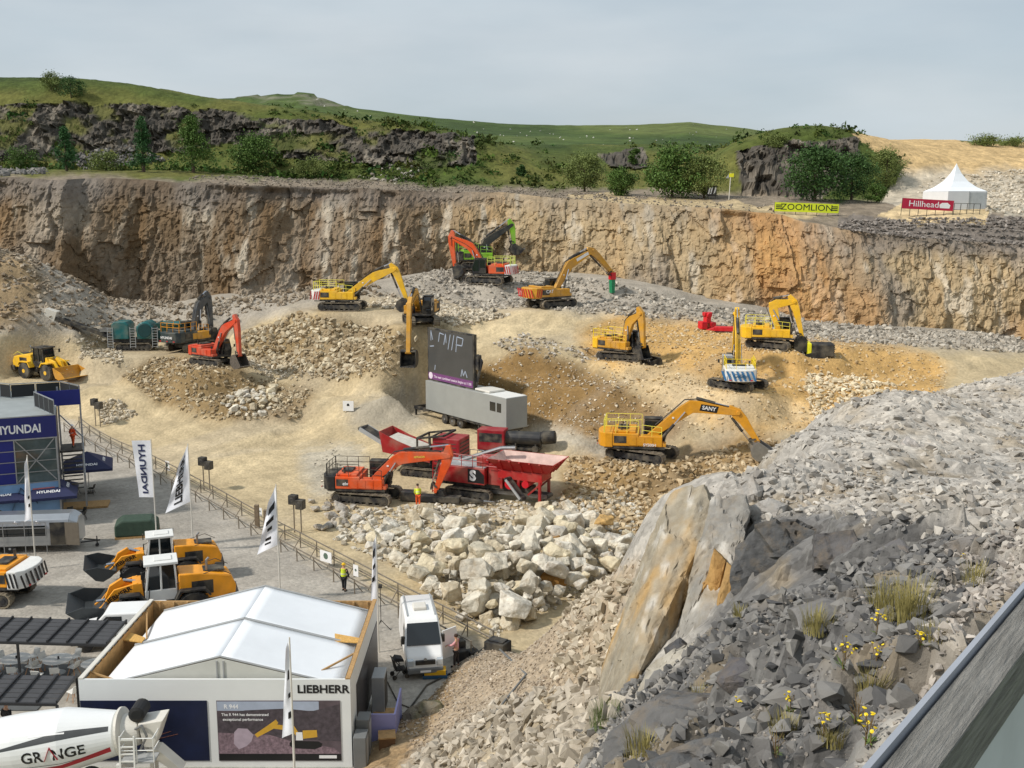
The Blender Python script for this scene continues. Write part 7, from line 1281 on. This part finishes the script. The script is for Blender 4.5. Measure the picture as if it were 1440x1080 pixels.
# ---- boulder heap: every block its own object
BCOL = ground_mat('limestone_boulder', fine=7.0, amt=0.26, speck=0.08, bump=1.0, bdist=0.14, coarse=1.1, stain=0.55)
def boulder_proto(seed, c, big=False):
    r = np.random.default_rng(seed); V, F_ = hull(r, 17, np.array([1, .82, .7])); me = bpy.data.meshes.new('boulder'); me.from_pydata(V.tolist(), [], F_.tolist()); a = me.color_attributes.new('Col', 'FLOAT_COLOR', 'POINT'); cc = np.ones((len(V), 4)); cc[:, :3] = lin(c) * (1 + .12 * r.normal(size=(len(V), 1))); a.data.foreach_set('color', cc.ravel()); me.materials.append(BCOL)
    bm = bmesh.new(); bm.from_mesh(me); bmesh.ops.recalc_face_normals(bm, faces=bm.faces); bmesh.ops.dissolve_limit(bm, angle_limit=.3, verts=bm.verts, edges=bm.edges); bmesh.ops.bevel(bm, geom=list(bm.edges), offset=.035, segments=1, affect='EDGES'); bmesh.ops.triangulate(bm, faces=bm.faces)
    for _ in range(3):
        es = [e for e in bm.edges if e.calc_length() > .34]
        if es: bmesh.ops.subdivide_edges(bm, edges=es, cuts=1); bmesh.ops.triangulate(bm, faces=bm.faces)
    V = np.array([v.co[:] for v in bm.verts]); d_, v_ = cell(V[:, 0] * 2.1 + V[:, 2] + seed, V[:, 1] * 2.1 - V[:, 2]); V = V * (1 + .10 * (v_ - .5) + .07 * fbm(V[:, 0] * 3 + seed, V[:, 1] * 3, V[:, 2] * 3, o=3))[:, None]
    for v, q_ in zip(bm.verts, V): v.co = q_
    bm.to_mesh(me); bm.free(); return me
BPR = [boulder_proto(40 + i, c) for i, c in enumerate([(214, 207, 190), (204, 195, 174), (220, 214, 200), (194, 187, 172), (212, 200, 172), (218, 210, 192), (200, 194, 182), (190, 178, 154)])]; OCH = boulder_proto(77, (168, 126, 72)); OC2 = boulder_proto(78, (196, 160, 104)); GRYB = boulder_proto(79, (176, 170, 160))
def put_boulder(me, p, s, r, label, group, sq=(1, 1, 1)):
    o = bpy.data.objects.new('boulder', me); COL.objects.link(o); o.location = tuple(map(float, p)); o.rotation_euler = (r.uniform(-.5, .5), r.uniform(-.5, .5), r.uniform(0, 6.28)); o.scale = (s * sq[0], s * sq[1], s * sq[2]); return tag(o, label, 'boulder', group)
r = np.random.default_rng(14); HP_ = [(475, 728), (560, 718), (640, 722), (700, 722), (760, 714), (840, 722), (882, 750), (888, 775), (850, 808), (800, 838), (745, 872), (690, 890), (648, 872), (610, 832), (565, 800), (525, 780), (480, 755)]
pts = []; tries = 0
cen = Pz(715, 785, 0)
while len(pts) < 292 and tries < 30000:
    tries += 1; px_ = r.uniform(470, 895); py_ = r.uniform(698, 892)
    if not inpoly(np.array([px_]), np.array([py_]), HP_)[0]: continue
    edge = min(1, max(0, (px_ - 500) / 160)) ; s = (.32 + .8 * r.random() ** 1.6) * (.62 + .38 * edge)
    g = Pz(px_, py_, 0); d = math.hypot((g[0] - cen[0]) / 9.5, (g[1] - cen[1]) / 11); hgt = max(0, 2.3 * (1 - d ** 2)) * r.random() ** .6
    g = Pz(px_, py_, hgt)
    if all((g[0] - q[0]) ** 2 + (g[1] - q[1]) ** 2 + 1.2 * (g[2] - q[2]) ** 2 > (.58 * (s + q[3])) ** 2 for q in pts): pts.append((g[0], g[1], g[2], s))
BNAME = ['chalk-white', 'buff', 'bright white', 'greyish', 'cream', 'off-white', 'light grey', 'tan']; qx = np.array([proj(*p_[:3]) for p_ in pts]); e1 = np.quantile(qx[:, 0], [.2, .4, .6, .8]); e2 = np.quantile(qx[:, 1], [.25, .5, .75]); e3 = np.quantile([p_[3] for p_ in pts], [.33, .67])
for k, q in enumerate(pts):
    lb = '%s %s boulder %s, %s, in the big heap' % (('small', 'middling', 'large')[int(np.searchsorted(e3, q[3]))], BNAME[k % 8], ('at the back', 'behind the middle', 'before the middle', 'at the front')[int(np.searchsorted(e2, qx[k, 1]))], ('left end', 'left of centre', 'centre', 'right of centre', 'right end')[int(np.searchsorted(e1, qx[k, 0]))])
    put_boulder(BPR[k % 8], (q[0], q[1], q[2] + q[3] * .3), q[3], r, lb, 'boulders in the big heap')
for px_, py_, s, me, lb in ((777, 822, .95, OCH, 'largest ochre brown boulder low on the right of the heap'), (848, 742, .95, OC2, 'yellowish boulder at the upper right of the heap'), (782, 768, .7, OCH, 'smaller brown boulder above the largest ochre one'), (606, 808, 1.1, BPR[4], 'large cream boulder at the left front of the heap'), (672, 800, 1.25, BPR[1], 'biggest pale boulder in the middle of the heap'), (640, 742, .95, BPR[0], 'tall pale boulder at the back of the heap'), (720, 862, 1.2, BPR[2], 'pale boulder at the front tip of the heap next to the van')):
    g = Pz(px_, py_, .7); put_boulder(me, g + [0, 0, s * .35], s, r, lb, None)
pts2 = []
while len(pts2) < 46:
    px_ = r.uniform(305, 392); py_ = r.uniform(548, 586)
    if not inpoly(np.array([px_]), np.array([py_]), [(305, 572), (340, 552), (385, 548), (392, 570), (370, 586), (325, 584)])[0]: continue
    g = at(px_, py_); s = .28 + .38 * r.random()
    if all((g[0] - q[0]) ** 2 + (g[1] - q[1]) ** 2 > (.8 * (s + q[3])) ** 2 or r.random() < .02 for q in pts2): pts2.append((g[0], g[1], g[2], s))
qx = np.array([proj(*p_[:3]) for p_ in pts2]); e1 = np.quantile(qx[:, 0], [.33, .67]); e2 = np.quantile(qx[:, 1], [.33, .67])
for k, q in enumerate(pts2): put_boulder(BPR[k % 8], (q[0], q[1], q[2] + q[3] * .4), q[3], r, '%s boulder in the %s %s of the small pile below the orange-red excavator' % (BNAME[k % 8], ('upper', 'middle', 'lower')[int(np.searchsorted(e2, qx[k, 1]))], ('left', 'centre', 'right')[int(np.searchsorted(e1, qx[k, 0]))]), 'boulders in the small pile')
for k in range(16): px_, py_ = 436 + r.random() * 66, 706 + r.random() * 42; g = at(px_, py_); s = .3 + .45 * r.random(); put_boulder(GRYB, g + [0, 0, s * .4], s, r, '%s grey boulder strewn left of the big heap, %s %s' % ('small' if s < .45 else 'middling' if s < .6 else 'large', 'farther back' if py_ < 720 else 'midway' if py_ < 734 else 'nearer', 'by the fence' if px_ < 458 else 'between fence and heap' if px_ < 480 else 'by the heap'), 'scattered grey boulders')
# ================================================================= FOREGROUND ROCK
RG = (QX, QY, QZ, qpx, qpy); fl_ = keep
RUB = [([(840, 960), (900, 950), (1000, 890), (1030, 860), (1150, 830), (1250, 730), (1400, 770), (1330, 900), (1250, 1000), (1150, 1100), (820, 1100)], 10500, .03, .36, (78, 78, 79), (140, 137, 132), 4, fl_), ([(1000, 690), (1060, 640), (1110, 600), (1180, 560), (1260, 525), (1340, 500), (1500, 460), (1500, 760), (1400, 770), (1250, 735), (1130, 725), (1040, 740)], 15000, .045, .42, (138, 133, 126), (192, 186, 176), 5, fl_), ([(1330, 780), (1460, 740), (1460, 860), (1250, 1000)], 2600, .04, .22, (128, 122, 116), (186, 178, 168), 2.2, fl_),
    ([(560, 1090), (600, 1050), (700, 990), (850, 950), (870, 1000), (800, 1100)], 2600, .08, .7, (140, 130, 114), (190, 180, 164), 2.2, fl_), (GRAV, 7000, .05, .2, (132, 116, 98), (190, 178, 160), 1.6, fl_), ([(800, 830), (890, 810), (870, 900), (840, 960), (770, 950), (790, 880)], 1400, .15, .6, (148, 136, 116), (200, 188, 168), 1.8, fl_)]
a_, b_, c_ = collect(RUB, ridge, RG); stones('slope_rubble', 'broken grey stone covering the near slope and gravel bank', a_, b_, c_, HUL + PEB[:7])
near = [([(830, 880), (1440, 700), (1460, 1090), (800, 1090)], 8000, .012, .085, (92, 90, 88), (168, 160, 150), 2.0, fl_ & (QY < 19))]
a_, b_, c_ = collect(near, ridge, RG); stones('grit', 'fine grit and chips between the near rocks', a_, b_, c_, PEB)
def big_rock(label, poly, col, dep=1.0, back=(.3, 1.2, -.5), bulge=.25, seed=1, rough_=.1, streak=None, stand=.75, lift_=.35):
    """block whose seen outline comes from the photograph, standing on the slope with real depth"""
    r = np.random.default_rng(seed); base = [on_ridge(*p) for p in poly]; c0_ = np.mean(base, 0); base = [b * (1 - stand) + P(p[0], p[1], c0_[1] - .1) * stand for b, p in zip(base, poly)]; pts_ = []
    for p in base:
        d = (p - C0) / np.linalg.norm(p - C0); f_ = p - d * lift_ * dep; pts_.append(f_); pts_.append(f_ + np.array(back) * dep)
    d = (c0_ - C0) / np.linalg.norm(c0_ - C0); pts_.append(c0_ - d * (.35 * dep + bulge)); 
    for _ in range(3): i = r.integers(0, len(base)); pts_.append(base[i] * .6 + c0_ * .4 - d * (.35 * dep + bulge * .9))
    bm = bmesh.new()
    for p in pts_: bm.verts.new(p - c0_)
    bmesh.ops.convex_hull(bm, input=bm.verts); bmesh.ops.delete(bm, geom=[v for v in bm.verts if not v.link_faces], context='VERTS'); bmesh.ops.triangulate(bm, faces=bm.faces)
    for _ in range(5):
        es = [e for e in bm.edges if e.calc_length() > .16]
        if es: bmesh.ops.subdivide_edges(bm, edges=es, cuts=1); bmesh.ops.triangulate(bm, faces=bm.faces)
    V = np.array([v.co[:] for v in bm.verts]); n_ = V / np.linalg.norm(V, axis=1)[:, None]; W = V + c0_; dd, vvv = cell(W[:, 0] * 1.6 + W[:, 2], W[:, 1] * 1.6 - W[:, 2] * .7)
    crk = np.abs(fbm(W[:, 0] * .8 + W[:, 1] * .5, W[:, 2] * .25, seed, o=2)); V = V - n_ * (rough_ * .9 * sm(.04, .0, crk))[:, None]
    V = V + n_ * (rough_ * (vvv - .5) * 1.3 + rough_ * .7 * fbm(W[:, 0] * 2.5, W[:, 1] * 2.5, W[:, 2] * 2.5, o=4))[:, None]
    for v, q in zip(bm.verts, V): v.co = q
    me = bpy.data.meshes.new('boulder'); bm.to_mesh(me); bm.free(); cc = np.ones((len(V), 4)); cl_ = np.broadcast_to(lin(col), V.shape).copy(); s1 = fbm(W[:, 0] * 1.2 - W[:, 2] * .5, W[:, 1] * .6, W[:, 2] * .4, o=4)
    if streak is not None: cl_ = mixc(cl_, streak, .8 * sm(.0, .35, s1)); cl_ = mixc(cl_, (206, 202, 194), .6 * sm(.25, .45, fbm(W[:, 0] * 2, W[:, 1] * 2, W[:, 2] * .5 + 7, o=3)))
    cc[:, :3] = cl_ * (1 + .2 * s1[:, None]); a = me.color_attributes.new('Col', 'FLOAT_COLOR', 'POINT'); a.data.foreach_set('color', cc.ravel()); me.materials.append(NEARROCK)
    o = bpy.data.objects.new('boulder' if 'outcrop' not in label else 'rock_outcrop', me); COL.objects.link(o); o.location = tuple(c0_); return tag(o, label, 'rock')
NEARROCK = ground_mat('near_rock', fine=9.0, amt=0.26, speck=0.07, bump=1.0, bdist=0.08, coarse=1.3, stain=0.3)
BR = [('tall pale tan outcrop face rising from the gravel, streaked ochre and white', [(990, 680), (942, 696), (912, 760), (882, 840), (846, 940), (838, 1000), (880, 985), (925, 930), (955, 880), (985, 800), (1004, 720)], (158, 149, 132), 2.6, (174, 140, 88)), ('grey cracked outcrop block standing right of the tall tan face', [(1000, 702), (1048, 698), (1054, 722), (1036, 790), (1022, 850), (985, 905), (950, 905), (960, 860), (985, 790)], (148, 144, 137), 2.2, (156, 142, 120)), ('ochre orange split block between the tan face and the dark boulder', [(1004, 775), (1020, 790), (1010, 850), (990, 902), (972, 895), (988, 830)], (170, 134, 84), 1.0, None), ('narrow ochre pillar right of the split block', [(1022, 790), (1032, 800), (1026, 862), (1010, 888), (1004, 872), (1014, 830)], (172, 138, 90), .8, None), ('broken pale block at the foot of the tan face', [(905, 945), (945, 915), (975, 905), (960, 940), (915, 975), (890, 985)], (164, 158, 146), .9, None),
    ('large smooth dark grey boulder in the middle of the near slope', [(1038, 770), (1062, 740), (1120, 730), (1148, 745), (1148, 790), (1100, 820), (1032, 850), (1030, 810)], (92, 92, 92), 1.6, None), ('dark blocky boulder just right of the large smooth one', [(1148, 752), (1200, 745), (1215, 775), (1180, 800), (1145, 800)], (100, 98, 98), 1.2, None), ('light grey angular block above the large dark boulder', [(1048, 716), (1080, 702), (1106, 710), (1094, 735), (1062, 742)], (168, 164, 158), .8, None), ('pale grey upright block beside the light angular one', [(1034, 692), (1058, 668), (1072, 690), (1066, 720), (1040, 722)], (166, 162, 156), .8, None),
    ('small dark boulder at the foot of the tall slab', [(934, 912), (955, 898), (970, 912), (962, 932), (938, 930)], (86, 86, 88), .5, None), ('rounded dark boulder in the lower middle of the near slope', [(1005, 960), (1030, 928), (1075, 935), (1085, 962), (1045, 980)], (96, 94, 96), .6, None), ('long dark ledge of rock at the lower edge, left of the weeds', [(856, 1030), (930, 975), (1005, 985), (1000, 1030), (900, 1070), (850, 1075)], (104, 103, 102), .8, None), ('wide dark ledge of rock at the bottom edge under the weeds', [(900, 1078), (1000, 1040), (1080, 1050), (1100, 1085), (900, 1100)], (98, 98, 98), .6, None),
    ('mossy grey boulder at the foot of the gravel bank', [(565, 1003), (588, 986), (618, 990), (628, 1012), (598, 1030), (568, 1028)], (118, 112, 98), .9, (92, 92, 60)), ('grey tilted block left of the grass tufts', [(1110, 858), (1160, 838), (1196, 850), (1190, 885), (1125, 892)], (122, 120, 118), .6, None), ('grey flat block at the right of the dark rubble', [(1330, 765), (1372, 752), (1395, 768), (1378, 788), (1340, 790)], (128, 124, 120), .6, None), ('pale flat block low on the gravel slope', [(722, 1000), (752, 968), (780, 985), (770, 1010), (738, 1016)], (168, 160, 148), .6, None), ('grey wedge of rock right of the ledge', [(1230, 775), (1265, 758), (1285, 778), (1262, 800)], (112, 110, 110), .5, None), ('big light boulder on the rubble ridge top', [(1250, 632), (1275, 616), (1300, 628), (1290, 648), (1258, 650)], (172, 166, 160), .9, None)]
for i, (lb, po, c, dp, stx) in enumerate(BR): big_rock(lb, po, c, dp, seed=60 + i, streak=stx, rough_=.14 if 'outcrop' in lb else min(.2, .09 * dp + .03), bulge=.12 if 'outcrop' in lb else .3 * min(dp, 1.2), stand=.45 if 'outcrop' in lb else .85, lift_=.6 if 'smooth dark' in lb or 'blocky' in lb else .35)
# ================================================================= NEAR PLANTS
GB = mat('dry_grass', (150, 140, 84), .8, nscale=3, namt=.25); GG = mat('green_blade', (96, 116, 52), .75, nscale=3, namt=.25); YF = mat('flower_yellow', (236, 206, 30), .6, namt=.08); STM = mat('stem_brown', (112, 92, 60), .8, nscale=5, namt=.2)
def tuft(label, px_, py_, n, h, spread, seed, m=GB):
    p = on_ridge(px_, py_); r = np.random.default_rng(seed); V = []; F_ = []
    for k in range(n):
        a_ = r.random() * 6.28; q = spread * r.random() ** .6; bx_, by_ = math.cos(a_) * q * .6, math.sin(a_) * q * .6; hh = h * (.5 + .6 * r.random()); ln = np.array([math.cos(a_ + r.normal() * .5), math.sin(a_ + r.normal() * .5)]) * hh * r.uniform(.1, .5); w_ = .0035 + .003 * r.random(); tx = np.array([-math.sin(a_), math.cos(a_)]) * w_; o_ = len(V)
        for f_ in (0, .5, .85): V += [(bx_ + ln[0] * f_ ** 2 - tx[0] * (1 - f_ * .7), by_ + ln[1] * f_ ** 2 - tx[1] * (1 - f_ * .7), hh * f_ - .03), (bx_ + ln[0] * f_ ** 2 + tx[0] * (1 - f_ * .7), by_ + ln[1] * f_ ** 2 + tx[1] * (1 - f_ * .7), hh * f_ - .03)]
        V.append((bx_ + ln[0], by_ + ln[1], hh)); F_ += [(o_, o_ + 1, o_ + 3), (o_, o_ + 3, o_ + 2), (o_ + 2, o_ + 3, o_ + 5), (o_ + 2, o_ + 5, o_ + 4), (o_ + 4, o_ + 5, o_ + 6)]
    t_ = thing('grass_tuft', label, 'grass', p, 0, 'grass tufts on the near slope'); np_mesh('blades', V, np.array(F_), m, parent=t_); return t_
for i, (px_, py_, n, h, s, lb) in enumerate([(1225, 975, 150, .3, .3, 'brown grass tuft between the middle weeds and the rail'), (985, 985, 120, .25, .3, 'thin brown grass tuft beside the rounded dark boulder'), (1310, 900, 110, .24, .3, 'short grass tuft on the tan soil by the rail'), (1100, 1030, 130, .22, .3, 'low grass tuft left of the leafy weed'), (1275, 868, 330, .5, .5, 'tall dry grass tuft in the dark rubble left of the timber rail'), (1240, 860, 160, .42, .3, 'smaller dry grass tuft left of the tall one'), (1148, 902, 200, .3, .35, 'low dry grass tuft in the middle of the dark rubble'), (1370, 820, 120, .3, .35, 'thin grass tuft on the pale gravel near the rail'), (850, 1020, 220, .5, .5, 'green grass tuft below the tall slab'), (905, 1060, 180, .3, .4, 'dry grass tuft on the bottom ledge'), (1040, 868, 90, .25, .25, 'small grass tuft under the large dark boulder'), (1170, 1050, 160, .22, .25, 'grass tuft among the yellow flowers at the bottom edge')]): tuft(lb, px_, py_, n, h, s, 30 + i, GB if 'green' not in lb else GG)
def weed(label, px_, py_, nst, h, seed, flowers=True, leafy=True):
    p = on_ridge(px_, py_); r = np.random.default_rng(seed); t_ = thing('flowering_weed', label, 'plant', p, 0, 'yellow flowering weeds')
    st_ = MB(); fl2 = MB(); lf = MB()
    for k in range(nst):
        a_ = r.random() * 6.28; ln = r.uniform(.1, .4) * h; hh = h * r.uniform(.55, 1.1); pts_ = [Vector((math.cos(a_) * .03, math.sin(a_) * .03, -.02)), Vector((math.cos(a_) * ln * .35, math.sin(a_) * ln * .35, hh * .55)), Vector((math.cos(a_) * ln, math.sin(a_) * ln, hh))]; st_.tube(pts_, .0035, 4)
        if flowers and r.random() < .75:
            q = MB(); n_ = Vector((r.normal() * .3, r.normal() * .3, 1)).normalized(); MB().lathe([(0, .003), (.008, .014), (.014, .02), (.017, .004)], pts_[-1], n_, 9).build('flower', YF, t_)
        if r.random() < .5: q2 = pts_[1].lerp(pts_[2], .4); d2 = Vector((r.normal(), r.normal(), .9)).normalized(); st_.tube([q2, q2 + d2 * h * .25], .0025, 4); (MB().lathe([(0, .003), (.008, .012), (.013, .016), (.016, .003)], q2 + d2 * h * .25, d2, 8).build('flower', YF, t_) if flowers else None)
    if leafy:
        for k in range(14): a_ = r.random() * 6.28; d = Vector((math.cos(a_), math.sin(a_), r.uniform(.2, .9))); s_ = Vector((-d.y, d.x, 0)) * .012; l_ = h * r.uniform(.2, .45); lf.add([d * .01 - s_ * .4, d * l_ * .5 - s_ + Vector((0, 0, .01)), d * l_, d * l_ * .5 + s_ + Vector((0, 0, .01)), d * .01 + s_ * .4], [(0, 1, 2, 3, 4)])
        lf.build('leaf', GG, t_)
    st_.build('stem', STM, t_)
for i, (px_, py_, n, h, fl3, lb) in enumerate([(1185, 960, 9, .34, True, 'yellow flowering weed in the middle of the near slope'), (1230, 940, 7, .26, True, 'yellow flowering weed right of the middle weed'), (1290, 955, 6, .16, True, 'low yellow flowers beside the timber rail'), (1160, 1040, 12, .3, True, 'leafy yellow flowering weed near the bottom edge'), (1110, 1010, 5, .22, True, 'small yellow flowering weed left of the leafy one'), (1235, 895, 6, .3, True, 'tall yellow flowers in front of the dry grass'), (1355, 795, 4, .22, True, 'single yellow flowers at the top right by the gravel'), (1205, 1020, 14, .3, False, 'tangle of brown dead stems at the bottom edge'), (1090, 1070, 8, .25, False, 'dead stems at the bottom edge left of the weeds'), (1040, 1000, 3, .2, True, 'lone yellow flower on the dark ledge'), (868, 955, 9, 1.1, False, 'bare twiggy stems in front of the tall slab'), (1220, 1065, 9, .24, True, 'yellow flowering weed beside the metal sheet')]): weed(lb, px_, py_, n, h, 80 + i, fl3)
# ================================================================= TIMBER RAIL in the corner
H_ = .82; a0 = Pz(1237, 1080, CZ - H_); a1 = Pz(1440, 838, CZ - H_); d = Vector(a1 - a0).normalized(); s_ = Vector((d.y, -d.x, 0)); A_ = Vector(a0) - d * 1.2; B_ = Vector(a1) + d * 1.5
RY = math.degrees(math.atan2(d.y, d.x)); t = thing('guard_rail', 'weathered grey timber guard rail with a metal sheet edge in the lower right corner', 'railing', (A_.x, A_.y, A_.z - .9), RY); LR = (B_ - A_).length; o_ = Vector((A_.x, A_.y, A_.z - .9)); wdt = Vector(Pz(1319, 1080, CZ - H_)) - Vector(a0); wdt = abs(wdt.dot(s_))
OLD = mat('weathered_board', (162, 159, 152), .9, nscale=5, namt=.4, bump=.8, bscale=9, aniso=(1.2, 14, 14))
def slab(a, b, off0, off1, z0, z1): return MB().box(0, LR, -off1, -off0, z0 + .9, z1 + .9)
slab(A_, B_, 0, wdt, -.1, 0).build('top_rail', OLD, t, .004); slab(A_, B_, -.014, -.004, -.75, .012).build('metal_sheet', mat('galvanised_sheet', (168, 172, 180), .5, .3, nscale=2, namt=.1), t); slab(A_, B_, .004, wdt - .012, -.8, -.102).build('board', mat('grey_board', (196, 198, 202), .7, nscale=3, namt=.1), t)
